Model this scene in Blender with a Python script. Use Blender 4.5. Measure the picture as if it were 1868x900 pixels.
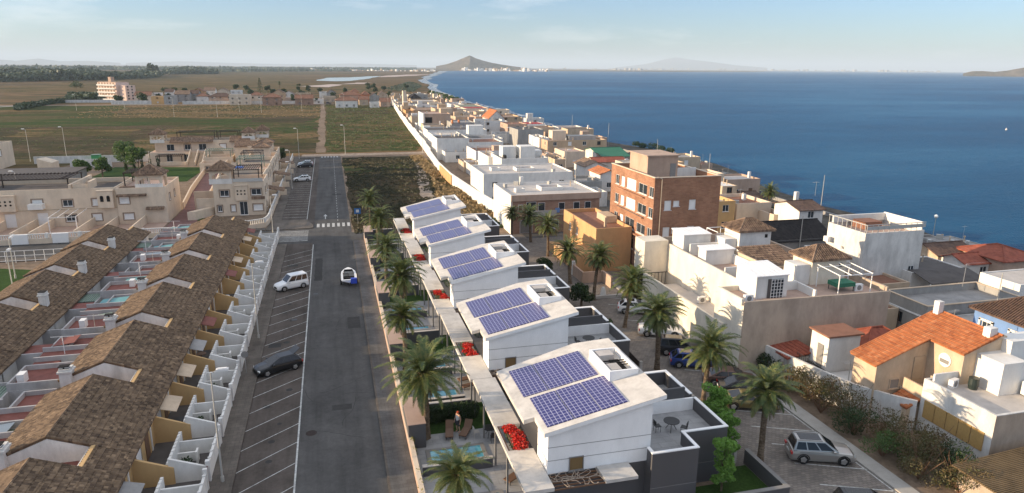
import bpy, bmesh, math, random
from mathutils import Vector, Matrix, noise
R=math.radians; PI=math.pi
rnd=random.Random(7)
for o in list(bpy.data.objects): bpy.data.objects.remove(o)
scene=bpy.context.scene; COL=scene.collection

# ---------------- camera ----------------
H=27.0; F_=1245.0; CX,CY=934.0,450.0
pitch=R(14.7); yaw=R(14.8); roll=R(0.5)
cF=Vector((math.sin(yaw)*math.cos(pitch),math.cos(yaw)*math.cos(pitch),-math.sin(pitch)))
r0=Vector((math.cos(yaw),-math.sin(yaw),0)); u0=r0.cross(cF)
cR=r0*math.cos(roll)+u0*math.sin(roll); cU=u0*math.cos(roll)-r0*math.sin(roll)
CAM=Vector((0,0,H))
cd=bpy.data.cameras.new('camera'); cam=bpy.data.objects.new('camera',cd); COL.objects.link(cam)
cam.matrix_world=Matrix(((cR.x,cU.x,-cF.x,0),(cR.y,cU.y,-cF.y,0),(cR.z,cU.z,-cF.z,H),(0,0,0,1)))
cd.sensor_width=36; cd.lens=36*F_/1868; cd.clip_start=0.5; cd.clip_end=90000
scene.camera=cam
# ---------------- sky, sun, exposure ----------------
HAZE=7.0e-5
SUN_EL=R(11.5); SUN_K=0.12      # low sun out of the left of the picture
sd=Vector((-1,SUN_K,0)).normalized()*math.cos(SUN_EL)+Vector((0,0,math.sin(SUN_EL)))
sl=bpy.data.lights.new('sun','SUN'); sun=bpy.data.objects.new('sun',sl); COL.objects.link(sun)
sl.energy=5.0; sl.angle=R(0.55); sl.color=(1.0,0.77,0.51)
sun.rotation_euler=sd.to_track_quat('Z','Y').to_euler(); sun.location=(-60,0,80)
w=bpy.data.worlds.new('World'); scene.world=w; w.use_nodes=True
nt=w.node_tree; nt.nodes.clear()
wo=nt.nodes.new('ShaderNodeOutputWorld'); bg=nt.nodes.new('ShaderNodeBackground')
sky=nt.nodes.new('ShaderNodeTexSky'); sky.sky_type='NISHITA'; sky.sun_disc=False
sky.sun_elevation=SUN_EL; sky.sun_rotation=math.atan2(sd.x,sd.y)
sky.altitude=0; sky.air_density=1.0; sky.dust_density=0.6; sky.ozone_density=2.0
# wisps of cloud mixed over the sky
tc=nt.nodes.new('ShaderNodeTexCoord'); mp=nt.nodes.new('ShaderNodeMapping'); mp.inputs['Scale'].default_value=(1.0,1.0,6.0)
nz=nt.nodes.new('ShaderNodeTexNoise'); nz.inputs['Scale'].default_value=2.3; nz.inputs['Detail'].default_value=7; nz.inputs['Roughness'].default_value=0.62
cr=nt.nodes.new('ShaderNodeValToRGB'); cr.color_ramp.elements[0].position=0.535; cr.color_ramp.elements[1].position=0.74
cr.color_ramp.elements[1].color=(0.55,0.55,0.55,1)
mx=nt.nodes.new('ShaderNodeMixRGB'); mx.inputs['Color2'].default_value=(7.5,7.2,7.0,1)
nt.links.new(tc.outputs['Generated'],mp.inputs[0]); nt.links.new(mp.outputs[0],nz.inputs['Vector'])
nt.links.new(nz.outputs['Fac'],cr.inputs[0]); nt.links.new(cr.outputs[0],mx.inputs['Fac'])
gr=nt.nodes.new('ShaderNodeMixRGB'); gr.blend_type='MULTIPLY'; gr.inputs[0].default_value=1; gr.inputs['Color2'].default_value=(0.63,0.82,1.19,1); nt.links.new(sky.outputs[0],gr.inputs['Color1']); nt.links.new(gr.outputs[0],mx.inputs['Color1']); 
# unseen overhead sky made brighter and more neutral, added to fill the shadows
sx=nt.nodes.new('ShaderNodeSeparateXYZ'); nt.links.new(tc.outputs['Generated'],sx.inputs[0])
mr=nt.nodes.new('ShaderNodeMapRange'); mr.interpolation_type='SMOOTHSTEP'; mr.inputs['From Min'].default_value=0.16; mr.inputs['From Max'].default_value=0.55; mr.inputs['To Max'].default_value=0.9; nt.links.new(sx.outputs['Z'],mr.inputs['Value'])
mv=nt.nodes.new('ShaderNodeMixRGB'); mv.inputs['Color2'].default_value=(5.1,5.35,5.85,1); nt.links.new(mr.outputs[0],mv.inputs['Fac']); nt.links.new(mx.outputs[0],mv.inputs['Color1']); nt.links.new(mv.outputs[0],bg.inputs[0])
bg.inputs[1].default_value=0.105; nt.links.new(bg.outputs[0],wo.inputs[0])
scene.view_settings.view_transform='Standard'; scene.view_settings.look='None'
scene.view_settings.exposure=0.85; scene.view_settings.gamma=1.0; scene.view_settings.use_curve_mapping=False
scene.render.engine='CYCLES'
scene.cycles.max_bounces=5; scene.cycles.volume_bounces=0; scene.cycles.transparent_max_bounces=6

# ---------------- pixel -> world (real distances) ----------------
def ray(x,y): return cF+cR*((x-CX)/F_)-cU*((y-CY)/F_)
def PX(x,y,z=0.0):
    d=ray(x,y); t=(z-H)/d.z; return CAM+d*t
def PY(x,y,Y):
    d=ray(x,y); return CAM+d*(Y/d.y)
def PD(x,y,D):
    d=ray(x,y); return CAM+d*(D/math.hypot(d.x,d.y))

# ---------------- mesh builder ----------------
class MB:
    def __init__(s): s.v=[]; s.f=[]; s.m=[]
    def face(s,pts,mi=0):
        b=len(s.v); s.v.extend([tuple(p) for p in pts]); s.f.append(tuple(range(b,b+len(pts)))); s.m.append(mi); return s
    def grid(s,ps,fs,mi=0):
        b=len(s.v); s.v.extend([tuple(p) for p in ps])
        for f in fs: s.f.append(tuple(b+i for i in f)); s.m.append(mi)
        return s
    def box(s,x0,y0,z0,x1,y1,z1,mi=0,top=None):
        if x0>x1:x0,x1=x1,x0
        if y0>y1:y0,y1=y1,y0
        if z0>z1:z0,z1=z1,z0
        b=len(s.v); s.v+= [(x0,y0,z0),(x1,y0,z0),(x1,y1,z0),(x0,y1,z0),(x0,y0,z1),(x1,y0,z1),(x1,y1,z1),(x0,y1,z1)]
        for k,f in enumerate([(3,2,1,0),(4,5,6,7),(0,1,5,4),(1,2,6,5),(2,3,7,6),(3,0,4,7)]):
            s.f.append(tuple(b+i for i in f)); s.m.append(top if (k==1 and top is not None) else mi)
        return s
    def obox(s,c,ax,lx,ly,z0,z1,mi=0,top=None):   # oriented box, ax = angle
        ca,sa=math.cos(ax),math.sin(ax); P=[]
        for z in (z0,z1):
            for (a,b_) in ((-lx/2,-ly/2),(lx/2,-ly/2),(lx/2,ly/2),(-lx/2,ly/2)):
                P.append((c[0]+a*ca-b_*sa,c[1]+a*sa+b_*ca,z))
        b=len(s.v); s.v+=P
        for k,f in enumerate([(3,2,1,0),(4,5,6,7),(0,1,5,4),(1,2,6,5),(2,3,7,6),(3,0,4,7)]):
            s.f.append(tuple(b+i for i in f)); s.m.append(top if (k==1 and top is not None) else mi)
        return s
    def prism(s,poly,z0,z1,mi=0,top=None,bottom=True):   # poly ccw; z1 may be a function
        n=len(poly); zf=z1 if callable(z1) else (lambda x,y:z1)
        b=len(s.v); s.v+=[(p[0],p[1],z0) for p in poly]+[(p[0],p[1],zf(p[0],p[1])) for p in poly]
        if bottom: s.f.append(tuple(b+i for i in reversed(range(n)))); s.m.append(mi)
        s.f.append(tuple(b+n+i for i in range(n))); s.m.append(mi if top is None else top)
        for i in range(n):
            j=(i+1)%n; s.f.append((b+i,b+j,b+n+j,b+n+i)); s.m.append(mi)
        return s
    def tube(s,p,q,r0,r1=None,n=6,mi=0,cap=True):
        if r1 is None: r1=r0
        p=Vector(p); q=Vector(q); d=(q-p).normalized()
        a=d.orthogonal().normalized(); b_=d.cross(a); b=len(s.v)
        for (c,r) in ((p,r0),(q,r1)):
            for i in range(n):
                t=2*PI*i/n; s.v.append(tuple(c+(a*math.cos(t)+b_*math.sin(t))*r))
        for i in range(n):
            j=(i+1)%n; s.f.append((b+i,b+j,b+n+j,b+n+i)); s.m.append(mi)
        if cap:
            s.f.append(tuple(b+i for i in reversed(range(n)))); s.m.append(mi); s.f.append(tuple(b+n+i for i in range(n))); s.m.append(mi)
        return s
    def path(s,pts,r,n=5,mi=0):
        for i in range(len(pts)-1):
            ra=r[i] if isinstance(r,(list,tuple)) else r; rb=r[i+1] if isinstance(r,(list,tuple)) else r
            s.tube(pts[i],pts[i+1],ra,rb,n,mi)
        return s
    def lathe(s,c,prof,n=12,mi=0):
        b=len(s.v)
        for (r,z) in prof:
            for i in range(n):
                t=2*PI*i/n; s.v.append((c[0]+r*math.cos(t),c[1]+r*math.sin(t),c[2]+z))
        for k in range(len(prof)-1):
            for i in range(n):
                j=(i+1)%n; s.f.append((b+k*n+i,b+k*n+j,b+(k+1)*n+j,b+(k+1)*n+i)); s.m.append(mi)
        s.f.append(tuple(b+(len(prof)-1)*n+i for i in range(n))); s.m.append(mi)
        return s
def mesh_of(mb,mats,name,org=(0,0,0),smooth=False):
    me=bpy.data.meshes.new(name); ox,oy,oz=org
    me.from_pydata([(x-ox,y-oy,z-oz) for x,y,z in mb.v],[],mb.f)
    if not isinstance(mats,(list,tuple)): mats=[mats]
    for m in mats: me.materials.append(m)
    me.polygons.foreach_set('material_index',[min(i,len(mats)-1) for i in mb.m])
    if smooth: me.polygons.foreach_set('use_smooth',[True]*len(mb.f))
    me.update(); return me
def worldloc(o):
    v=Vector(o.location)
    while o.parent: o=o.parent; v+=Vector(o.location)
    return v
def clusters(mb):
    if len(mb.f)>1500: return None
    par=list(range(len(mb.v)))
    def fd(i):
        while par[i]!=i: par[i]=par[par[i]]; i=par[i]
        return i
    for f in mb.f:
        a=fd(f[0])
        for j in f[1:]: par[fd(j)]=a
    isl={}
    for k,f in enumerate(mb.f): isl.setdefault(fd(f[0]),[]).append(k)
    if len(isl)<2 or len(isl)>90: return None
    bb=[]
    for fs in isl.values():
        vs=[mb.v[i] for k in fs for i in mb.f[k]]; bb.append(([min(v[c] for v in vs)-.03 for c in range(3)],[max(v[c] for v in vs)+.03 for c in range(3)],fs))
    n=len(bb); g=list(range(n))
    def gd(i):
        while g[i]!=i: i=g[i]
        return i
    for i in range(n):
        for j in range(i+1,n):
            if all(bb[i][0][c]<=bb[j][1][c] and bb[j][0][c]<=bb[i][1][c] for c in range(3)): g[gd(j)]=gd(i)
    out={}
    for i in range(n): out.setdefault(gd(i),[]).extend(bb[i][2])
    return list(out.values()) if 2<=len(out)<=9 else None
def part(name,mb,mats,parent,smooth=False,label=None):
    cl=clusters(mb)
    if cl:
        objs=[]
        for fs in cl:
            q=MB(); mp={}
            for k in fs:
                ids=[]
                for i in mb.f[k]:
                    if i not in mp: mp[i]=len(q.v); q.v.append(mb.v[i])
                    ids.append(mp[i])
                q.f.append(tuple(ids)); q.m.append(mb.m[k])
            objs.append(part1(name,q,mats,parent,smooth,label))
        return objs[0]
    return part1(name,mb,mats,parent,smooth,label)
def part1(name,mb,mats,parent,smooth=False,label=None):
    me=mesh_of(mb,mats,name,tuple(worldloc(parent)),smooth); o=bpy.data.objects.new(name,me); COL.objects.link(o); o.parent=parent
    if label: o['label']=label
    return o
def thing(name,label,cat,loc=(0,0,0),group=None,rz=0):
    o=bpy.data.objects.new(name,None); COL.objects.link(o); o.location=loc; o.rotation_euler=(0,0,rz); o.empty_display_size=0.3
    o['label']=label; o['category']=cat
    if group: o['group']=group
    return o
def single(name,mb,mats,label,cat,group=None,org=(0,0,0),smooth=False):
    o=bpy.data.objects.new(name,mesh_of(mb,mats,name,org,smooth)); COL.objects.link(o); o.location=org
    o['label']=label; o['category']=cat
    if group: o['group']=group
    return o
def struct(name,mb,mats,kind='structure',label=None,smooth=False,org=(0,0,0)):
    o=bpy.data.objects.new(name,mesh_of(mb,mats,name,org,smooth)); COL.objects.link(o); o['kind']=kind; o.location=org
    if label: o['label']=label
    return o
def dup(root,loc,rz=0,label=None,scale=None):
    r=root.copy(); COL.objects.link(r); r.location=loc; r.rotation_euler=(0,0,rz)
    if label: r['label']=label
    if scale: r.scale=scale
    for ch in list(root.children):
        c=ch.copy(); COL.objects.link(c); c.parent=r
        for g in list(ch.children):
            d=g.copy(); COL.objects.link(d); d.parent=c
    return r

# ---------------- materials ----------------
def newmat(name):
    m=bpy.data.materials.new(name); m.use_nodes=True; t=m.node_tree
    return m,t,t.nodes['Principled BSDF']
def N(t,k,**kw):
    n=t.nodes.new(k)
    for a,b in kw.items(): setattr(n,a,b)
    return n
def pos(t,sc=(1,1,1)):
    g=N(t,'ShaderNodeNewGeometry'); m=N(t,'ShaderNodeMapping'); m.inputs['Scale'].default_value=sc
    t.links.new(g.outputs['Position'],m.inputs[0]); return m.outputs[0]
def noise_ramp(t,vec,scale,cols,detail=6,rough=0.6,p0=0.3,p1=0.7):
    n=N(t,'ShaderNodeTexNoise'); n.inputs['Scale'].default_value=scale; n.inputs['Detail'].default_value=detail; n.inputs['Roughness'].default_value=rough
    t.links.new(vec,n.inputs['Vector']); r=N(t,'ShaderNodeValToRGB'); e=r.color_ramp.elements
    e[0].position=p0; e[1].position=p1; e[0].color=(*cols[0],1); e[1].color=(*cols[-1],1)
    for i,c in enumerate(cols[1:-1]):
        q=e.new(p0+(p1-p0)*(i+1)/(len(cols)-1)); q.color=(*c,1)
    t.links.new(n.outputs['Fac'],r.inputs[0]); return r.outputs[0],n.outputs['Fac']
def bump(t,b,h,st=0.3,dist=0.02):
    n=N(t,'ShaderNodeBump'); n.inputs['Strength'].default_value=st; n.inputs['Distance'].default_value=dist
    t.links.new(h,n.inputs['Height']); t.links.new(n.outputs[0],b.inputs['Normal'])
def mul(c,k): return tuple(min(1,x*k) for x in c)
MC={}
def plain(name,c,rough=0.6,metal=0.0,var=0.12,sc=1.2,bmp=0.15,stain=0.0):
    key=(name,)
    if key in MC: return MC[key]
    m,t,b=newmat(name); v=pos(t)
    col,f=noise_ramp(t,v,sc,[mul(c,1-var),c,mul(c,1+var*0.6)],7,0.65)
    if stain>0:   # rain streaks and blotches
        v2=pos(t,(1.2,1.2,0.45)); c2,f2=noise_ramp(t,v2,0.55,[(1-stain,)*3,(1,1,1)],9,0.72,0.30,0.60)
        mm=N(t,'ShaderNodeMixRGB',blend_type='MULTIPLY'); mm.inputs[0].default_value=1.0
        t.links.new(col,mm.inputs[1]); t.links.new(c2,mm.inputs[2]); col=mm.outputs[0]
    t.links.new(col,b.inputs['Base Color']); b.inputs['Roughness'].default_value=rough; b.inputs['Metallic'].default_value=metal
    if rough>.65: b.inputs['Specular IOR Level'].default_value=0.2
    if bmp:
        v3=pos(t); n=N(t,'ShaderNodeTexNoise'); n.inputs['Scale'].default_value=14; n.inputs['Detail'].default_value=4; t.links.new(v3,n.inputs['Vector']); bump(t,b,n.outputs['Fac'],bmp,0.01)
    MC[key]=m; return m
def plaster(name,c,stain=0.22): return plain(name,c,0.85,0,0.07,0.7,0.2,stain)
def tilemat(name,cols,sx=4.0,sy=2.9,rough=0.8,big=0.35):
    m,t,b=newmat(name); g=N(t,'ShaderNodeNewGeometry'); mp=N(t,'ShaderNodeMapping'); mp.inputs['Scale'].default_value=(sx,sy,0.0)
    t.links.new(g.outputs['Position'],mp.inputs[0])
    fl=N(t,'ShaderNodeVectorMath',operation='FLOOR'); t.links.new(mp.outputs[0],fl.inputs[0])
    wn=N(t,'ShaderNodeTexWhiteNoise',noise_dimensions='3D'); t.links.new(fl.outputs[0],wn.inputs['Vector'])
    r=N(t,'ShaderNodeValToRGB'); r.color_ramp.interpolation='LINEAR'; e=r.color_ramp.elements
    e[0].color=(*cols[0],1); e[1].color=(*cols[-1],1)
    for i,c in enumerate(cols[1:-1]): q=e.new((i+1)/(len(cols)-1)); q.color=(*c,1)
    t.links.new(wn.outputs['Value'],r.inputs[0])
    c2,f2=noise_ramp(t,pos(t),0.55,[(1-big,)*3,(1,1,1)],8,0.7,0.35,0.65)
    mm=N(t,'ShaderNodeMixRGB',blend_type='MULTIPLY'); mm.inputs[0].default_value=1.0
    t.links.new(r.outputs[0],mm.inputs[1]); t.links.new(c2,mm.inputs[2]); t.links.new(mm.outputs[0],b.inputs['Base Color'])
    b.inputs['Roughness'].default_value=rough; b.inputs['Specular IOR Level'].default_value=0.15; return m
def brickmat(name,c1,c2,mort,sx,sz,scale=1.0,axis='XZ'):
    m,t,b=newmat(name); g=N(t,'ShaderNodeNewGeometry'); s=N(t,'ShaderNodeSeparateXYZ'); t.links.new(g.outputs['Position'],s.inputs[0])
    ad=N(t,'ShaderNodeMath',operation='ADD'); t.links.new(s.outputs['X'],ad.inputs[0]); t.links.new(s.outputs['Y'],ad.inputs[1])
    cb=N(t,'ShaderNodeCombineXYZ')
    if axis=='XZ': t.links.new(ad.outputs[0],cb.inputs[0]); t.links.new(s.outputs['Z'],cb.inputs[1])
    else: t.links.new(s.outputs['X'],cb.inputs[0]); t.links.new(s.outputs['Y'],cb.inputs[1])
    br=N(t,'ShaderNodeTexBrick'); br.inputs['Scale'].default_value=scale; br.inputs['Brick Width'].default_value=sx; br.inputs['Row Height'].default_value=sz
    br.inputs['Mortar Size'].default_value=0.012; br.inputs['Color1'].default_value=(*c1,1); br.inputs['Color2'].default_value=(*c2,1); br.inputs['Mortar'].default_value=(*mort,1)
    t.links.new(cb.outputs[0],br.inputs['Vector'])
    c3,f3=noise_ramp(t,pos(t),0.5,[(0.72,)*3,(1,1,1)],8,0.65,0.35,0.62)
    mm=N(t,'ShaderNodeMixRGB',blend_type='MULTIPLY'); mm.inputs[0].default_value=1.0
    t.links.new(br.outputs['Color'],mm.inputs[1]); t.links.new(c3,mm.inputs[2]); t.links.new(mm.outputs[0],b.inputs['Base Color'])
    b.inputs['Roughness'].default_value=0.85; b.inputs['Specular IOR Level'].default_value=0.15; return m
def ground(name,cols,sc=0.05,fine=1.5,rough=0.95,bst=0.5,bd=0.15,detail=9,stretch=(1,1,1),fc=(0.55,1.25)):
    m,t,b=newmat(name); col,f=noise_ramp(t,pos(t,stretch),sc,cols,detail,0.68,0.33,0.67)
    c2,f2=noise_ramp(t,pos(t),fine,[(fc[0],)*3,(fc[1],)*3],8,0.75,0.32,0.68)
    mm=N(t,'ShaderNodeMixRGB',blend_type='MULTIPLY'); mm.inputs[0].default_value=1.0
    t.links.new(col,mm.inputs[1]); t.links.new(c2,mm.inputs[2]); t.links.new(mm.outputs[0],b.inputs['Base Color'])
    b.inputs['Roughness'].default_value=rough; b.inputs['Specular IOR Level'].default_value=0.06; bump(t,b,f2,bst,bd); return m
def worn(m):
    t=m.node_tree; b=t.nodes['Principled BSDF']; src=b.inputs['Base Color'].links[0].from_socket
    c2,f2=noise_ramp(t,pos(t,(1.0,0.06,1)),0.9,[(0.74,)*3,(1.0,)*3,(1.12,)*3],6,0.6,0.3,0.7)
    c3,f3=noise_ramp(t,pos(t),0.33,[(0.80,)*3,(1.06,)*3],9,0.75,0.36,0.6)
    for c in (c2,c3):
        mm=N(t,'ShaderNodeMixRGB',blend_type='MULTIPLY'); mm.inputs[0].default_value=1.0; t.links.new(src,mm.inputs[1]); t.links.new(c,mm.inputs[2]); src=mm.outputs[0]
    t.links.new(src,b.inputs['Base Color'])
def leafmat(name,cols,sc=1.2,transl=0.35):
    m,t,b=newmat(name); col,f=noise_ramp(t,pos(t),sc,cols,4,0.6,0.3,0.7)
    t.links.new(col,b.inputs['Base Color']); b.inputs['Roughness'].default_value=0.55
    tr=N(t,'ShaderNodeBsdfTranslucent'); t.links.new(col,tr.inputs[0]); ms=N(t,'ShaderNodeMixShader'); ms.inputs[0].default_value=transl
    out=t.nodes['Material Output']; t.links.new(b.outputs[0],ms.inputs[1]); t.links.new(tr.outputs[0],ms.inputs[2]); t.links.new(ms.outputs[0],out.inputs[0])
    return m
def glassmat(name,c=(0.03,0.04,0.05),rough=0.06):
    m,t,b=newmat(name); b.inputs['Base Color'].default_value=(*c,1); b.inputs['Roughness'].default_value=rough; b.inputs['IOR'].default_value=1.5; return m
M={}
M['white']=plaster('white_plaster',(0.72,0.70,0.66)); M['white2']=plaster('old_white_plaster',(0.68,0.66,0.62),0.4)
M['whiteclean']=plain('white_render',(0.87,0.86,0.845),0.7,0,0.04,0.5,0.05,0.12)
M['cream']=plaster('cream_plaster',(0.66,0.545,0.42),0.2); M['creamdark']=plain('cream_trim',(0.40,0.32,0.23),0.8)
M['beige']=plaster('beige_plaster',(0.55,0.43,0.31),0.28); M['pinkish']=plaster('pink_beige_plaster',(0.47,0.34,0.26),0.25)
M['ochre']=plaster('ochre_plaster',(0.56,0.33,0.16),0.2); M['yellow']=plaster('yellow_plaster',(0.55,0.36,0.17),0.15)
M['grey']=plaster('grey_plaster',(0.36,0.35,0.33),0.3); M['blue']=plaster('blue_plaster',(0.16,0.27,0.50),0.2)
M['raw']=plaster('bare_render',(0.46,0.37,0.29),0.35)
M['dgrey']=plain('dark_grey_render',(0.085,0.082,0.085),0.6,0,0.05,0.5,0.05); M['mgrey']=plain('mid_grey_render',(0.22,0.21,0.20),0.7)
M['redfloor']=plain('red_floor_tiles',(0.20,0.075,0.06),0.75,0,0.25,1.5); M['greydeck']=plain('grey_roof_deck',(0.30,0.29,0.28),0.8,0,0.2,0.8,0.2,0.25)
M['lightdeck']=plain('pale_roof_deck',(0.50,0.46,0.42),0.8,0,0.12,0.5,0.1,0.2); M['darkdeck']=plain('dark_roof_felt',(0.10,0.09,0.085),0.85,0,0.25,0.7)
M['browndeck']=plain('brown_roof_deck',(0.24,0.12,0.08),0.85,0,0.2,0.8); M['pinkdeck']=plain('pinkish_deck',(0.42,0.30,0.24),0.8,0,0.15,0.8)
M['tile']=tilemat('mottled_brown_tiles',[(0.092,0.062,0.042),(0.155,0.105,0.068),(0.23,0.158,0.10),(0.118,0.08,0.054),(0.31,0.215,0.135)],4.4,4.2)
M['tileE']=tilemat('mottled_tiles_across',[(0.13,0.09,0.07),(0.24,0.16,0.11),(0.32,0.22,0.15),(0.17,0.11,0.08)],4,2.9)
M['otile']=tilemat('orange_clay_tiles',[(0.34,0.115,0.05),(0.46,0.17,0.07),(0.41,0.14,0.055),(0.52,0.22,0.10)],4,2.9,0.75,0.2)
M['rtile']=tilemat('red_clay_tiles',[(0.26,0.075,0.05),(0.36,0.11,0.07),(0.30,0.09,0.055)],4,2.9)
M['btile']=tilemat('dark_brown_tiles',[(0.09,0.06,0.05),(0.16,0.10,0.075),(0.12,0.08,0.06)],4,2.9)
M['brick']=brickmat('orange_brick',(0.40,0.205,0.12),(0.32,0.15,0.09),(0.30,0.22,0.17),0.5,0.16)
M['brickpink']=brickmat('pink_brick',(0.42,0.25,0.17),(0.34,0.19,0.13),(0.36,0.29,0.24),0.5,0.16)
M['glass']=glassmat('window_glass'); M['blind']=plain('white_shutter',(0.72,0.71,0.69),0.6,0,0.04,2,0.05)
M['frame']=plain('white_window_frame',(0.75,0.74,0.72),0.5,0,0.02,1,0); M['trim']=plain('taupe_window_trim',(0.27,0.20,0.15),0.7)
M['dark']=plain('dark_interior',(0.02,0.018,0.017),0.9,0,0.1,1,0); M['brown']=plain('brown_wood',(0.15,0.08,0.045),0.6)
M['metal']=plain('grey_metal',(0.45,0.45,0.45),0.4,0.6,0.05,1,0); M['galv']=plain('painted_lamp_metal',(0.42,0.41,0.38),0.5,0.2,0.05,1,0)
M['blackmetal']=plain('black_metal',(0.03,0.03,0.03),0.5,0.2,0.05,1,0)
M['asphalt']=ground('asphalt',[(0.078,0.075,0.073),(0.095,0.092,0.089),(0.112,0.108,0.104)],0.08,3.0,0.9,0.15,0.004,fc=(0.85,1.1))
M['asphalt_red']=ground('parking_asphalt',[(0.078,0.066,0.058),(0.098,0.083,0.073),(0.115,0.098,0.087)],0.15,3.0,0.9,0.15,0.004,fc=(0.85,1.1))
M['pave']=brickmat('pavement_slabs',(0.165,0.14,0.12),(0.135,0.118,0.10),(0.095,0.085,0.075),0.6,0.4,1.0,'XY')
M['pavegrey']=brickmat('grey_slabs',(0.25,0.24,0.235),(0.22,0.215,0.21),(0.16,0.155,0.15),0.6,0.6,1.0,'XY')
M['cobble']=brickmat('cobble_paving',(0.26,0.225,0.195),(0.18,0.16,0.145),(0.10,0.09,0.08),0.34,0.24,1.0,'XY')
M['paint']=ground('road_paint',[(0.30,0.30,0.29),(0.50,0.50,0.48),(0.60,0.60,0.58)],1.2,5,0.7,0.1,0.003)
worn(M['asphalt']); worn(M['asphalt_red']); worn(M['pave'])
M['conc']=plain('concrete',(0.38,0.36,0.33),0.85,0,0.12,0.8,0.2,0.2)
M['rust']=plain('rusty_iron',(0.035,0.024,0.02),0.7,0,.3,6)
M['pavegrey2']=brickmat('grey_pavers',(0.155,0.15,0.145),(0.13,0.126,0.122),(0.10,0.096,0.092),0.6,0.4,1.0,'XY'); worn(M['pavegrey2'])
# ================= SETTING =================
def poly_sheet(name,pts,z,mat,jit=0.0,sub=None,kind='structure',label=None):
    if jit:
        q=[]; rr=random.Random(len(pts)*13+int(abs(pts[0][0])*7))
        for i in range(len(pts)):
            a=Vector(pts[i]); b=Vector(pts[(i+1)%len(pts)]); n=max(2,int((b-a).length/(sub or 4)))
            nn=Vector((-(b-a).y,(b-a).x)).normalized()
            for k in range(n): q.append(a+(b-a)*(k/n)+(nn*rr.uniform(-jit,jit) if k else Vector((0,0))))
        pts=[(p.x,p.y) for p in q]
    mb=MB(); mb.face([(x,y,z) for x,y in pts]); 
    return struct(name,mb,mat,kind,label)
M['land']=ground('far_plain',[(0.050,0.040,0.018),(0.135,0.086,0.045),(0.075,0.062,0.026),(0.185,0.115,0.058),(0.048,0.046,0.018),(0.15,0.09,0.055)],0.0065,0.06,0.95,0.3,0.3,11,(0.22,1.0,1))
M['dirt']=ground('bare_dirt',[(0.15,0.11,0.08),(0.22,0.165,0.12),(0.27,0.20,0.15)],0.08,0.9)
M['track']=ground('dirt_track',[(0.24,0.19,0.15),(0.31,0.25,0.20),(0.36,0.29,0.23)],0.1,0.8)
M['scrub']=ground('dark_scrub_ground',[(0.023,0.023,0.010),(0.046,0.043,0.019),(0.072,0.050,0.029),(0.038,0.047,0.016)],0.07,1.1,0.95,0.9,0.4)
M['fieldG']=ground('green_weedy_field',[(0.022,0.042,0.009),(0.10,0.066,0.030),(0.030,0.058,0.012),(0.135,0.090,0.045),(0.026,0.046,0.010),(0.075,0.060,0.024)],0.045,0.5,0.95,0.9,0.4,11,(0.45,1,1),fc=(0.5,1.3))
M['fieldB']=ground('ploughed_brown_field',[(0.055,0.040,0.024),(0.090,0.062,0.036),(0.040,0.042,0.016),(0.105,0.072,0.042),(0.060,0.050,0.026)],0.04,0.45,0.95,0.9,0.4,11,(0.35,1,1),fc=(0.5,1.3))
M['straw']=ground('straw_field',[(0.085,0.064,0.026),(0.175,0.115,0.055),(0.055,0.055,0.018),(0.15,0.095,0.045)],0.04,0.5,0.95,0.9,0.4,11,(0.4,1,1),fc=(0.5,1.3))
M['greenstrip']=ground('green_crop',[(0.028,0.054,0.011),(0.070,0.060,0.022),(0.032,0.064,0.012),(0.11,0.080,0.036),(0.030,0.056,0.012)],0.03,0.45,0.95,0.9,0.4,11,(0.3,1,1),fc=(0.5,1.3))
M['lawn']=ground('lawn_grass',[(0.03,0.06,0.015),(0.045,0.085,0.02)],0.6,8,0.9,0.6,0.03)
M['beach']=ground('grey_beach_sand',[(0.065,0.060,0.052),(0.11,0.10,0.085),(0.045,0.042,0.038)],0.05,0.7)
# ground sheet with the coast line
coast=[(99,-60),(96,60),(95,72),(97.9,88),(99,100),(97,117),(98.5,139),(106,165),(109,181),(108,212),(101,242),(100,290),(103,341),(107,432),(103,582),(108,680),(114,778),(132,960),(174,1387),(260,2000),(470,3200),(731,4763),(1050,5400),(1900,5900),(3100,6100),(5000,7500),(8000,11500),(14000,15500),(30000,16400),(45000,16000)]
land=[(-40000,-3000),(99,-3000)]+coast+[(45000,45000),(-40000,45000)]
cv=[]
for i in range(len(coast)-1):
    a=Vector(coast[i]); b=Vector(coast[i+1]); n=max(1,int((b-a).length/ (9 if i<16 else 120))); nn=Vector((-(b-a).y,(b-a).x)).normalized()
    for k in range(n):
        q=a+(b-a)*k/n; s=1.1 if i<16 else 12; q=q+nn*(s*noise.noise(Vector((q.x*.07,q.y*.07,0)))*2 if i<26 else 0); cv.append((q.x,q.y))
mb=MB(); P=[(-40000,-3000),(99,-3000)]+cv+[(45000,16000),(45000,45000),(-40000,45000)]
mb.face([(x,y,0) for x,y in P]); n=len(cv)
for i in range(n-1):
    a=cv[i]; b=cv[i+1]; mb.face([(a[0],a[1],0),(a[0]+2.5,a[1],-1.2),(b[0]+2.5,b[1],-1.2),(b[0],b[1],0)])
struct('ground',mb,M['land'])
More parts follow.
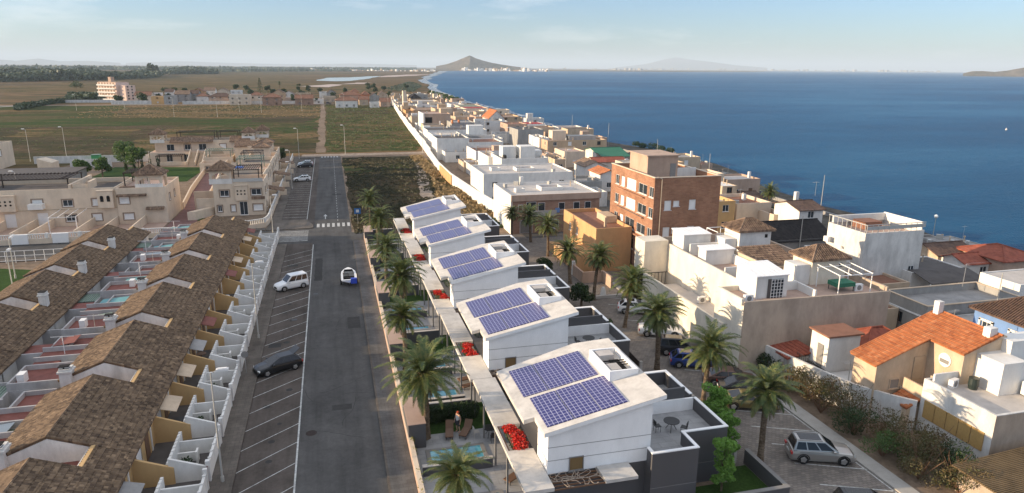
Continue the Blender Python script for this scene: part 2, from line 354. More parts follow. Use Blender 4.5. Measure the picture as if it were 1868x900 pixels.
# sea
m,t,b=newmat('sea_water')
v=pos(t,(0.5,1,1)); col,f=noise_ramp(t,v,0.006,[(0.003,0.056,0.140),(0.006,0.080,0.180),(0.026,0.125,0.235)],10,0.68,0.40,0.62)
ly=N(t,'ShaderNodeNewGeometry')
t.links.new(col,b.inputs['Base Color']); b.inputs['Roughness'].default_value=0.32; b.inputs['IOR'].default_value=1.33
try: b.inputs['Specular IOR Level'].default_value=0.05
except: pass
n1=N(t,'ShaderNodeTexNoise'); n1.inputs['Scale'].default_value=0.9; n1.inputs['Detail'].default_value=8; n1.inputs['Roughness'].default_value=0.7; t.links.new(pos(t,(0.45,1,1)),n1.inputs['Vector'])
bump(t,b,n1.outputs['Fac'],1.0,1.1); M['sea']=m
mb=MB(); mb.face([(60,-3000,-0.7),(45000,-3000,-0.7),(45000,17000,-0.7),(60,17000,-0.7)]); struct('sea',mb,M['sea'])
m,t,b=newmat('shore_foam'); col,f=noise_ramp(t,pos(t),0.25,[(0.30,0.38,0.42),(0.62,0.66,0.68)],8,0.7); t.links.new(col,b.inputs['Base Color']); b.inputs['Roughness'].default_value=0.6
al=N(t,'ShaderNodeMath',operation='GREATER_THAN'); al.inputs[1].default_value=0.50; t.links.new(f,al.inputs[0]); t.links.new(al.outputs[0],b.inputs['Alpha']); M['foam']=m
mb=MB()
for i in range(n-1):
    a=cv[i]; b=cv[i+1]
    if 330<a[1]<4700:
        wd=3+a[1]*0.012; mb.face([(a[0]+1.0,a[1],-0.66),(a[0]+wd,a[1],-0.66),(b[0]+wd,b[1],-0.66),(b[0]+1.0,b[1],-0.66)])
struct('foam',mb,M['foam'])
# beach strip
bs=[(x+0.3,y) for x,y in cv if -50<y<620]
mb=MB()
for i in range(len(bs)-1):
    a,b=bs[i],bs[i+1]; mb.face([(min(a[0]-9,92),a[1],0.006),(a[0],a[1],0.006),(b[0],b[1],0.006),(min(b[0]-9,92),b[1],0.006)])
struct('beach',mb,M['beach'])
# land cover patches
poly_sheet('town_ground',[(-70,-20),(92,-20),(92,620),(48,620),(31,235),(27,222),(-70,222)],0.004,M['dirt'],1.0,9)
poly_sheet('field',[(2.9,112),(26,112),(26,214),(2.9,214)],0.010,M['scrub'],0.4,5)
poly_sheet('field',[(18,126),(29.5,119),(27.5,160),(27,214),(23,214),(25,175),(22,160)],0.018,M['straw'],1.2,5)
poly_sheet('field',[(-2,228),(27,228),(33,260),(44,522),(-3,522)],0.010,M['fieldG'],1.0,9)
poly_sheet('field',[(-230,228),(-4,228),(-5,345),(-240,345)],0.012,M['fieldB'],1.0,9)
poly_sheet('field',[(-70,300),(-6,290),(-5,345),(-60,345)],0.020,M['fieldG'],3.0,9)
poly_sheet('field',[(-55,232),(-20,230),(-20,262),(-42,262)],0.022,M['fieldG'],2.5,7)
poly_sheet('field',[(-240,346),(-5,346),(-5,440),(-245,440)],0.014,M['greenstrip'],3.0,14)
poly_sheet('field',[(-110,400),(-5,380),(-5,520),(-120,518)],0.024,M['straw'],4.0,14)
poly_sheet('field',[(-260,440),(-120,440),(-130,520),(-290,520)],0.016,M['greenstrip'],4.0,14)
poly_sheet('field',[(-420,230),(-243,230),(-250,520),(-480,520)],0.008,M['straw'],6.0,20)
for (a,mt,z) in (([(-1500,760),(-300,700),(-330,1000),(-1700,1150)],'straw',0.05),([(-330,760),(60,780),(40,1150),(-380,1200)],'straw',0.06),([(-380,1250),(-60,1200),(-120,2200),(-700,2200)],'straw',0.07),
   ([(-1800,2600),(100,2600),(150,3000),(-2600,3300)],'fieldG',0.09),([(-2600,3600),(200,3500),(300,3900),(-3600,4200)],'fieldB',0.1)):
    poly_sheet('field',a,z,M[mt],18,70)
poly_sheet('field',[(3,178),(22,180),(21,206),(3,204)],0.014,M['fieldG'],1.2,4)
poly_sheet('dirt_path',[(28.5,121),(23,133),(20.5,147),(22.5,165),(25,190),(26.8,212),(24.8,212),(22.6,190),(19.6,165),(17.8,147),(20.5,131),(26,120)],0.022,M['track'],.5,3)
for (pts_,mt_,z_) in (([(2,250),(18,244),(26,262),(12,275),(0,268)],'straw',.024),([(4,330),(30,322),(34,345),(10,352)],'straw',.031),([(6,420),(36,410),(38,450),(2,462)],'fieldB',.033),([(-40,360),(-12,352),(-8,392),(-44,398)],'fieldB',.035),([(-180,250),(-120,246),(-110,280),(-190,290)],'fieldG',.047),([(-120,300),(-75,296),(-80,330),(-125,334)],'straw',.037),([(-66,232),(-56,232),(-58,340),(-70,342)],'straw',.039),([(-215,445),(-150,440),(-150,470),(-220,480)],'straw',.041),([(-60,470),(-10,462),(-8,500),(-66,510)],'fieldG',.043),([(-20,262),(-5,258),(-5,300),(-24,296)],'straw',.045)):
    poly_sheet('field',pts_,z_,M[mt_],3.0,6)
poly_sheet('shore_ground',[(81,90),(97,90),(96,140),(104,165),(106,212),(99,245),(99,290),(88,290),(84,240),(82,180)],0.012,M['beach'],1.5,6)
poly_sheet('dirt_road',[(-9,217.5),(29,219.5),(30,225),(-9,223.5)],0.026,M['track'],0.3,5)
poly_sheet('dirt_road',[(-320,522),(44,524),(45,531),(-320,529)],0.03,M['track'],0.6,9)
poly_sheet('dirt_road',[(-330,300),(-200,520),(-194,520),(-322,296)],0.028,M['greydeck'],0.6,9)
poly_sheet('dirt_road',[(-5,228),(-2.2,228),(-3,522),(-6,522)],0.028,M['dirt'],0.5,9)
# pond and salt flats in the marsh
m,t,b=newmat('pond_water'); b.inputs['Base Color'].default_value=(0.16,0.23,0.28,1); b.inputs['Roughness'].default_value=0.12; M['pond']=m
M['salt']=plain('salt_crust',(0.42,0.34,0.30),0.9,0,0.25,0.01,0)
poly_sheet('pond',[tuple(PX(x,y)[:2]) for x,y in ((577,147.5),(605,148.5),(640,148),(668,144.5),(700,139),(672,139.5),(640,141.5),(600,142))],0.10,M['pond'],6,40)
poly_sheet('mud_flat',[tuple(PX(x,y)[:2]) for x,y in ((545,158),(600,159.5),(625,155),(605,154))],0.09,M['salt'],5,25)
poly_sheet('mud_flat',[tuple(PX(x,y)[:2]) for x,y in ((690,141.5),(760,138.5),(790,136),(740,136.5),(700,138.5))],0.12,M['salt'],8,60)
poly_sheet('mud_flat',[tuple(PX(x,y)[:2]) for x,y in ((620,154),(660,153.5),(680,151),(650,151))],0.09,M['salt'],5,25)
# mountain and far hills
def hill(name,prof,D,depth,mat,base=-2,kind='structure',label=None,seed=1):
    # ridge of real height and depth standing D metres away
    mb=MB(); rr=random.Random(seed); cols=[]; 
    xs=[]; 
    for i in range(len(prof)-1):
        (x0,y0),(x1,y1)=prof[i],prof[i+1]; k=max(2,int((x1-x0)/3))
        for j in range(k): xs.append((x0+(x1-x0)*j/k,y0+(y1-y0)*j/k))
    xs.append(prof[-1]); rows=9; vs=[]; 
    for (x,y) in xs:
        top=PD(x,y,D); ht=max(1,top.z-base)
        d=Vector((top.x,top.y,0)).normalized()
        for r in range(rows):
            u=r/(rows-1)*2-1; hh=ht*(max(0,1-abs(u)**1.15))
            nn=(noise.noise(Vector((x*.06,u*2.2,seed)))*0.30+noise.noise(Vector((x*.18,u*5,seed)))*0.12)*(.2+abs(u))-.06
            q=top+d*(u*depth*(0.35+0.65*min(1,ht/120))); vs.append((q.x+nn*depth*.1,q.y,base+hh*(1+nn*(1 if r!=rows//2 else 0.0))))
    fs=[]; 
    for i in range(len(xs)-1):
        for r in range(rows-1): a=i*rows+r; fs.append((a,a+1,a+rows+1,a+rows))
    mb.grid(vs,fs); return struct(name,mb,mat,kind,label,smooth=False)
M['hill']=ground('hill_rock',[(0.10,0.085,0.065),(0.16,0.13,0.10),(0.075,0.08,0.05)],0.006,0.05,0.95,0.6,4)
hill('mountain',[(796,121),(815,117.5),(833,111.5),(846,106),(853,103),(857,101.5),(861,103),(868,106.5),(882,111),(898,115),(915,118),(935,121),(950,123)],5800,300,M['hill'])
hill('hill',[(1758,134),(1775,130),(1795,130),(1815,131.5),(1838,129),(1860,125),(1885,121),(1930,124),(1990,138)],5200,300,M['hill'],seed=4)
hill('hill',[(1120,124),(1180,117),(1215,108),(1235,104.5),(1260,109),(1290,112),(1340,119),(1400,124)],27000,1700,M['hill'],seed=5)
hill('hill',[(-60,110),(0,109),(30,111),(70,107),(110,112),(160,111),(220,115)],23000,1500,M['hill'],seed=6)
hill('hill',[(230,115),(330,112),(420,115),(560,118),(640,116),(760,119)],26000,1500,M['hill'],seed=7)
# haze box
m=bpy.data.materials.new('haze_air'); m.use_nodes=True; t=m.node_tree; t.nodes.clear()
out=t.nodes.new('ShaderNodeOutputMaterial'); pv=t.nodes.new('ShaderNodeVolumePrincipled'); pv.inputs['Color'].default_value=(0.72,0.86,1.0,1); pv.inputs['Density'].default_value=HAZE; pv.inputs['Anisotropy'].default_value=0.0
t.links.new(pv.outputs[0],out.inputs['Volume'])
mb=MB(); mb.box(-41000,-3500,-4,46000,46000,460); hz=struct('haze',mb,m,'stuff')

# ================= STREET =================
mb=MB()
def sheet(mb,x0,y0,x1,y1,z,mi=0): mb.face([(x0,y0,z),(x1,y0,z),(x1,y1,z),(x0,y1,z)],mi)
sheet(mb,-3.75,10,2.4,217,0.030); sheet(mb,-75,108.5,-3.75,118.5,0.030); sheet(mb,2.4,108.5,4.3,114.5,0.030); struct('road',mb,M['asphalt'])
mb=MB(); sheet(mb,-7.75,10,-3.75,108.5,0.030); sheet(mb,-9.6,126,-5.1,214,0.030); sheet(mb,-5.1,118.5,-3.75,217,0.030); struct('parking_bays',mb,M['asphalt_red'])
mb=MB()
mb.box(-9.2,10,0,-7.75,108.3,0.14); mb.box(-11.5,214.2,0,-5.1,217,0.14)
mb.prism([(-11.6,118.7),(-4.4,118.7),(-3.9,119.2),(-3.9,121),(-5.1,126),(-9.6,126),(-9.6,214),(-11.2,214),(-11.2,126)],0,0.14)
mb.box(-75,118.7,0,-11.7,120.4,0.14); mb.box(-75,106.6,0,-9.4,108.3,0.14)
struct('pavement',mb,M['pave'])
mb=MB()
for (x0,x1,y0,y1) in ((-7.75,-7.60,10,108.3),(-9.6,-9.45,126,214)): mb.box(x0,y0,0,x1,y1,0.146)
struct('kerb',mb,M['pave'])
mb=MB(); mb.box(2.52,10,0,4.15,108.3,0.14); struct('pavement',mb,M['pavegrey2'])
mb=MB(); mb.box(2.36,10,0,2.52,108.3,0.146); struct('kerb',mb,M['pave'])
mb=MB(); L=0.036
sheet(mb,-3.72,20,-3.60,107.5,L); sheet(mb,-5.15,121,-5.05,214,L)
for i in range(-8,25):
    y=42.8+i*2.83
    if y>104: break
    mb.face([(-7.7,y-.03-1.2,L),(-3.7,y+2.05,L),(-3.7,y+2.14,L),(-7.7,y+.06-1.2,L)])
for i in range(32):
    y=128.5+i*2.62; sheet(mb,-9.5,y,-5.15,y+0.10,L)
for i in range(7): sheet(mb,-3.3+i*0.86,119.4,-2.85+i*0.86,122.2,L)
for i in range(6): sheet(mb,-3.3+i*0.9,215.3,-2.85+i*0.9,217.6,L)
for i in range(34): sheet(mb,0.25,124+i*2.7,0.33,125.3+i*2.7,L)
for i in range(9): sheet(mb,-9.5,110.2+i*0.85,-4.6,110.45+i*0.85,L)
mb.face([(-1.95,126,L),(-1.8,126,L),(-1.8,128.5,L),(-1.95,128.5,L)]); mb.face([(-2.25,128.5,L),(-1.5,128.5,L),(-1.875,130.2,L)])
sheet(mb,-9.2,196,-5.4,198,0.033); struct('road_markings',mb,M['paint'])
def disc(mb,x,y,r,z,n=20,mi=0): mb.face([(x+r*math.cos(2*PI*i/n),y+r*math.sin(2*PI*i/n),z) for i in range(n)],mi)
p=PX(568,791); mb=MB(); mb.lathe((p.x,p.y,0.030),[(0.42,0),(0.42,0.006),(0.34,0.006),(0.34,0.003),(0.30,0.010)],20); mr_=MB(); single('manhole_cover',mb,M['rust'],'round dark iron manhole cover in the asphalt of the near roadway','manhole cover',None,(p.x,p.y,0.03))
for (x,y,lb) in ((576,537,'small dark drain cover in the road beside the white van'),(537,584,'small dark drain cover in the parking bays behind the black car')):
    p=PX(x,y); mb=MB(); mb.box(p.x-.28,p.y-.28,.03,p.x+.28,p.y+.28,.042); single('drain_cover',mb,M['blackmetal'],lb,'drain cover',None,(p.x,p.y,0.03))
M['patch']=ground('asphalt_patch_dark',[(0.045,0.044,0.043),(0.060,0.058,0.056)],0.3,3.0,0.9,0.15,0.004,fc=(0.85,1.1))
for (x0,y0,x1,y1) in ((-1.2,52,0.4,52.9),(0.6,70,1.9,73.5),(-3.2,88,-2.2,99),(-7.2,66.5,-6.0,67.6),(-0.5,150,1.4,152),(-6.8,95.5,-5.5,96.4)): poly_sheet('road_patch',[(x0,y0),(x1,y0),(x1,y1),(x0,y1)],0.0335,M['patch'],.05,.6)
mb=MB(); rr=random.Random(31)
for i in range(11):   # cracks sealed with tar
    x=rr.uniform(-3.2,1.8); y=rr.uniform(42,104); a=rr.uniform(1.2,1.9) if i%2 else rr.uniform(-.3,.4); p0=(x,y)
    for k in range(9):
        a+=rr.uniform(-.35,.35); p1=(p0[0]+.55*math.cos(a),p0[1]+.55*math.sin(a))
        if not(-3.5<p1[0]<2.1): break
        nx,ny=-math.sin(a)*.022,math.cos(a)*.022; mb.face([(p0[0]-nx,p0[1]-ny,.0345),(p1[0]-nx,p1[1]-ny,.0345),(p1[0]+nx,p1[1]+ny,.0345),(p0[0]+nx,p0[1]+ny,.0345)]); p0=p1
struct('road_cracks',mb,M['patch'])
mb=MB()
for i in range(16):
    y=44+i*2.83+1.2; x=rr.uniform(-6.6,-4.6); disc(mb,x,y+rr.uniform(-.4,.4),rr.uniform(.15,.38),.0345,9)
struct('oil_stains',mb,M['patch'])
# east parking court
mb=MB(); sheet(mb,24,24,36.5,108,0.020); struct('parking_court',mb,M['cobble'])
mb=MB(); mb.prism([(35.0,24),(36.2,24),(36.2,52),(34.6,60),(34.6,82),(33.9,82),(33.9,60),(34.9,52)],0,0.12); struct('kerb',mb,M['conc'])
mb=MB()
for i in range(-5,14):
    y0=39.0+i*2.65; mb.face([(30.5,y0,.026),(34.9,y0-1.9,.026),(34.9,y0-1.78,.026),(30.5,y0+.12,.026)])
sheet(mb,34.75,26,34.85,52,0.026); struct('parking_lines',mb,M['paint'])
mb=MB(); sheet(mb,50,24,56,300,0.022); sheet(mb,30,104,50,112,0.024); struct('back_street',mb,M['asphalt'])
mb=MB(); mb.prism([(36.2,26),(41,26),(41,49),(36.2,50.5)],0,0.05); struct('planting_bed',mb,M['dirt'])
M['shutterwood']=plain('golden_wood_slats',(0.42,0.26,0.09),0.6,0,0.15,6); M['skyglass']=glassmat('skylight_glass',(0.35,0.37,0.38),0.1); M['darkbarrel']=plain('dark_green_plastic',(0.02,0.03,0.025),0.4,0,.05,1,0)
M['straww']=plain('yellowed_corrugated_sheet',(0.13,0.09,0.048),0.7,0,0.4,0.8); M['railing']=plain('grey_railing',(0.42,0.42,0.40),0.6,0,.05,1,0)
M['blacktile']=tilemat('blackened_tiles',[(0.012,0.011,0.012),(0.035,0.030,0.03),(0.022,0.02,0.02)],4,2.9); M['cream2']=plaster('warm_white_plaster',(0.74,0.67,0.55),0.25)
M['creeper']=leafmat('yellow_green_creeper',[(0.10,0.13,0.03),(0.22,0.22,0.05),(0.30,0.26,0.07)],2.0); M['brownfence']=plain('dark_brown_slats',(0.06,0.04,0.032),0.6)
M['dusty']=tilemat('dusty_clay_tiles',[(0.20,0.10,0.065),(0.28,0.15,0.10),(0.24,0.12,0.08)],4,2.9); M['redawn']=plain('red_awning',(0.33,0.04,0.035),0.7); M['tan']=plaster('tan_plaster',(0.50,0.37,0.25),0.2)
M['orange']=plaster('orange_plaster',(0.60,0.22,0.09),0.15); M['maroon']=plain('maroon_roof',(0.13,0.05,0.05),0.8); M['greendeck']=plain('grey_green_roof',(0.20,0.22,0.16),0.8)
M['yardwall']=plaster('grey_white_yard_walls',(0.44,0.42,0.41),0.35); M['btilewood']=plain('dark_pergola_wood',(0.045,0.032,0.026),0.7); M['pinkprom']=brickmat('pink_paving',(0.24,0.13,0.115),(0.20,0.11,0.10),(0.15,0.09,0.08),.5,.25,1,'XY')
M['pinkpale']=plaster('pale_pink_plaster',(0.66,0.50,0.42),0.15)
# ================= PLANT HELPERS =================
M['leafdark']=leafmat('dark_leaves',[(0.012,0.030,0.008),(0.03,0.06,0.015),(0.05,0.09,0.025)])
M['leafgreen']=leafmat('green_leaves',[(0.035,0.075,0.015),(0.07,0.13,0.03),(0.12,0.19,0.05)])
M['leafbright']=leafmat('bright_leaves',[(0.10,0.22,0.03),(0.18,0.34,0.06),(0.26,0.44,0.10)])
M['leafdry']=leafmat('dry_brown_leaves',[(0.09,0.055,0.025),(0.14,0.10,0.04),(0.08,0.09,0.03),(0.17,0.11,0.06)],1.0)
M['palm']=leafmat('palm_fronds',[(0.032,0.060,0.015),(0.068,0.108,0.027),(0.15,0.155,0.045),(0.052,0.09,0.023)],2.2,0.25)
M['bark']=ground('palm_bark',[(0.085,0.06,0.042),(0.16,0.12,0.085),(0.22,0.17,0.12)],2.0,9,0.95,0.9,0.05)
M['red']=leafmat('red_flowers',[(0.45,0.012,0.010),(0.72,0.030,0.016),(0.30,0.008,0.008),(0.85,0.08,0.04)],3.0,0.2)
M['wood_far']=leafmat('far_wood_foliage',[(0.014,0.028,0.010),(0.03,0.052,0.018),(0.05,0.07,0.025)],0.05,0.1)
M['greenslat']=plain('green_slats',(0.16,0.22,0.17),0.6); M['greenroof']=plain('green_canvas',(0.035,0.15,0.09),0.7)
def leafcloud(mb,blobs,n,size,rr,mi=0,flat=0.0):
    tot=sum(b[1][0]*b[1][1]*b[1][2] for b in blobs)
    vs=[];fs=[]
    for c,r in blobs:
        k=max(4,int(n*r[0]*r[1]*r[2]/tot))
        for _ in range(k):
            while True:
                a=Vector((rr.uniform(-1,1),rr.uniform(-1,1),rr.uniform(-1,1)))
                if a.length<=1: break
            if a.length<.6 and rr.random()<.7: a=a.normalized()*rr.uniform(.6,1)
            p=Vector((c[0]+a.x*r[0],c[1]+a.y*r[1],c[2]+a.z*r[2]))
            d=Vector((rr.gauss(0,1),rr.gauss(0,1),rr.gauss(0,1)+.2)).normalized(); e=d.orthogonal().normalized(); g=d.cross(e)
            s=size*rr.uniform(.6,1.4); th=rr.uniform(0,6.28); e,g=e*math.cos(th)+g*math.sin(th),g*math.cos(th)-e*math.sin(th)
            b=len(vs); vs+=[tuple(p-e*s),tuple(p-g*s*.5+e*s*.1),tuple(p+e*s),tuple(p+g*s*.5)]; fs.append((b,b+1,b+2,b+3))
    mb.grid(vs,fs,mi)
def frond(mb,base,az,el,L,rr,leaf=0.55,pairs=30,droop=1.5,mi=0):
    d=Vector((math.cos(az)*math.cos(el),math.sin(az)*math.cos(el),math.sin(el))); side=Vector((-math.sin(az),math.cos(az),0))
    pts=[Vector(base)]; k=12; cur=Vector(base); e=el
    for i in range(k):
        e=el-droop*((i+1)/k)**1.6; v=Vector((math.cos(az)*math.cos(e),math.sin(az)*math.cos(e),math.sin(e))); cur=cur+v*(L/k); pts.append(cur.copy())
    for i in range(k): mb.tube(pts[i],pts[i+1],.035*(1-i/k)+.008,.035*(1-(i+1)/k)+.008,3,mi,False)
    vs=[];fs=[]
    for j in range(pairs):
        t=0.10+0.90*j/(pairs-1); f=t*k; i=min(k-1,int(f)); p=pts[i].lerp(pts[i+1],f-i); tan=(pts[i+1]-pts[i]).normalized(); up=side.cross(tan).normalized()
        if up.z<0: up=-up
        ll=leaf*(math.sin(PI*min(1,t*0.88+0.10))**0.6)*(1.0-.35*t)
        for s in (-1,1):
            dv=(side*s*0.85+tan*0.75+up*0.28+Vector((0,0,-0.30*t))+Vector((rr.uniform(-.12,.12),rr.uniform(-.12,.12),rr.uniform(-.16,.10)))).normalized()
            q=p+dv*ll; q2=p+dv*ll*.5+Vector((0,0,.02)); wv=tan*0.032
            b=len(vs); vs+=[tuple(p-wv),tuple(q2-wv),tuple(q+Vector((0,0,-.10*ll))),tuple(q2+wv),tuple(p+wv)]; fs.append((b,b+1,b+2,b+3,b+4))
    mb.grid(vs,fs,mi)
def make_palm(h,seed,crownL=2.7,n=58,r0=.23):
    rr=random.Random(seed); t=thing('palm_tree','','palm tree')
    tr=MB(); k=int(h/.22); bx,by=rr.uniform(-.25,.25),rr.uniform(-.25,.25)
    rings=[]; 
    for i in range(k+1):
        u=i/k; x=bx*u*u; y=by*u*u; r=r0*(1.25-.25*min(1,u*6))*(1-.12*u)
        rings.append((x,y,u*h,r*1.08)); rings.append((x,y,u*h+.10,r*.92))
    vs=[];fs=[];m=10
    for (x,y,z,r) in rings:
        for a in range(m): q=1+rr.uniform(-.05,.05); vs.append((x+r*q*math.cos(2*PI*a/m),y+r*q*math.sin(2*PI*a/m),z))
    for i in range(len(rings)-1):
        for a in range(m): b=(a+1)%m; fs.append((i*m+a,i*m+b,(i+1)*m+b,(i+1)*m+a))
    tr.grid(vs,fs)
    # swollen boot of cut frond bases
    for i in range(40):
        a=rr.uniform(0,6.28); z=h-.75+rr.uniform(0,.9); tr.tube((bx+.16*math.cos(a),by+.16*math.sin(a),z),(bx+.42*math.cos(a),by+.42*math.sin(a),z+.22),.06,.03,4)
    part('trunk',tr,M['bark'],t)
    cr=MB()
    for i in range(n):
        u=i/n; az=i*2.39996+rr.uniform(-.2,.2); el=R(82)-u**0.8*R(98)+rr.uniform(-.12,.12)
        frond(cr,(bx,by,h+.25-.5*u),az,el,crownL*rr.uniform(.85,1.1)*(0.8+.3*math.sin(PI*min(1,u+.15))),rr,.60,32,rr.uniform(.85,1.6)*(1.15-.35*u))
    part('crown',cr,M['palm'],t)
    dd=MB()
    for i in range(16): frond(dd,(bx,by,h-.25),i*2.4+rr.uniform(-.3,.3),R(rr.uniform(-62,-30)),crownL*rr.uniform(.45,.75),rr,.40,18,.5)
    part('dead_fronds',dd,M['leafdry'],t); return t
def make_tree(h,cr,seed,mat,label,cat='tree',name='tree',n=2600,leaf=.16,trunk=.18,blobs=14,zlo=.42):
    rr=random.Random(seed); t=thing(name,label,cat)
    tk=MB(); tk.tube((0,0,-.1),(0.05,0,h*.45),trunk,trunk*.6,8); bl=[]
    for i in range(blobs):
        a=rr.uniform(0,6.28); u=rr.uniform(0,1); rad=cr*math.sqrt(rr.random())*.72*(1-.35*u); z=h*zlo+u*h*(.88-zlo)
        c=(rad*math.cos(a),rad*math.sin(a),z); s=cr*(rr.uniform(.28,.5) if blobs<20 else rr.uniform(.17,.36)); bl.append((c,(s,s,s*.8)))
        if i%2==0: tk.tube((0.05,0,h*.3+u*h*.1),c,trunk*.35,trunk*.08,5)
    part('trunk',tk,M['bark'],t); c=MB(); leafcloud(c,bl,n,leaf,rr); part('crown',c,mat,t); return t
# ================= TERRACES =================
def tiled_slope(mb,x0,z0,x1,z1,y0,y1,cw=0.26,cl=0.42,r=0.05,mi=0,th=0.10,under=True,cut=None):
    """pan tiles on a slope that runs along x (x0 eave, x1 ridge), columns side by side in y"""
    n=max(2,int(round((y1-y0)/cw))); cw=(y1-y0)/n; L=math.hypot(x1-x0,z1-z0); k=max(1,int(round(L/cl)))
    nx,nz=-(z1-z0)/L,(x1-x0)/L
    if nz<0: nx,nz=-nx,-nz
    prof=[(0,0),(0.25,.75),(0.5,1),(0.75,.75)]
    for c in range(k):
        t0,t1=c/k,(c+1)/k; vs=[]; fs=[]
        for (t,l) in ((t0,0.045),(t1,0.0)):
            for i in range(n):
                for (u,h) in prof:
                    d=l+h*r; vs.append((x0+(x1-x0)*t+nx*d,y0+(i+u)*cw,z0+(z1-z0)*t+nz*d))
            d=l; vs.append((x0+(x1-x0)*t+nx*d,y1,z0+(z1-z0)*t+nz*d))
        m=n*4+1
        for i in range(m-1): 
            fs.append((i,i+1,m+i+1,m+i) if (x1<x0) else (i+1,i,m+i,m+i+1))
        # riser at the lower edge of the course
        b=len(vs)
        for i in range(m): q=vs[i]; vs.append((q[0]-nx*0.045,q[1],q[2]-nz*0.045))
        for i in range(m-1): fs.append((i,b+i,b+i+1,i+1))
        mb.grid(vs,fs,mi)
    if under:
        a=[(x0,y0,z0-.01),(x0,y1,z0-.01),(x1,y1,z1-.01),(x1,y0,z1-.01)]; bq=[(x,y,z-th) for x,y,z in a]; vs=a+bq
        mb.grid(vs,[(0,1,2,3),(7,6,5,4),(0,3,7,4),(1,0,4,5),(2,1,5,6),(3,2,6,7)],mi)
def tslope_y(mb,y0,z0,y1,z1,x0,x1,**k):
    t=MB(); tiled_slope(t,y0,z0,y1,z1,x0,x1,**k); mb.grid([(y,x,z) for x,y,z in t.v],[tuple(reversed(f)) for f in t.f],k.get('mi',0))
def window_w(parent,p,axis,sgn,w,h,z,mats,d=0.0,frame=0.06,name='window',cross=True,blind=False,lab=None):
    """window as frame (part) + pane (sub-part); p=(x,y) centre on wall plane, axis 'x' wall runs along x, facing sgn"""
    fr=MB(); pn=MB(); x,y=p
    def bx(mb,u0,u1,z0,z1,t0,t1):
        if axis=='x': mb.box(x+u0,y+sgn*t0,z0,x+u1,y+sgn*t1,z1)
        else: mb.box(x+sgn*t0,y+u0,z0,x+sgn*t1,y+u1,z1)
    f=frame; bx(fr,-w/2-f,w/2+f,z-f,z,.0,.09); bx(fr,-w/2-f,w/2+f,z+h,z+h+f,.0,.07); bx(fr,-w/2-f,-w/2,z,z+h,.0,.07); bx(fr,w/2,w/2+f,z,z+h,.0,.07)
    bx(fr,-w/2-f-.05,w/2+f+.05,z-f-.04,z-f,.0,.13)
    if cross and not blind: bx(fr,-.025,.025,z,z+h,.008,.05)
    bx(pn,-w/2,w/2,z,z+h,-.05,.02)
    o=part(name,fr,mats[0],parent,label=lab); part('shutter' if blind else 'pane',pn,mats[1],o); return o
XR=-18.2; UL=9.1; PITCH=11.65
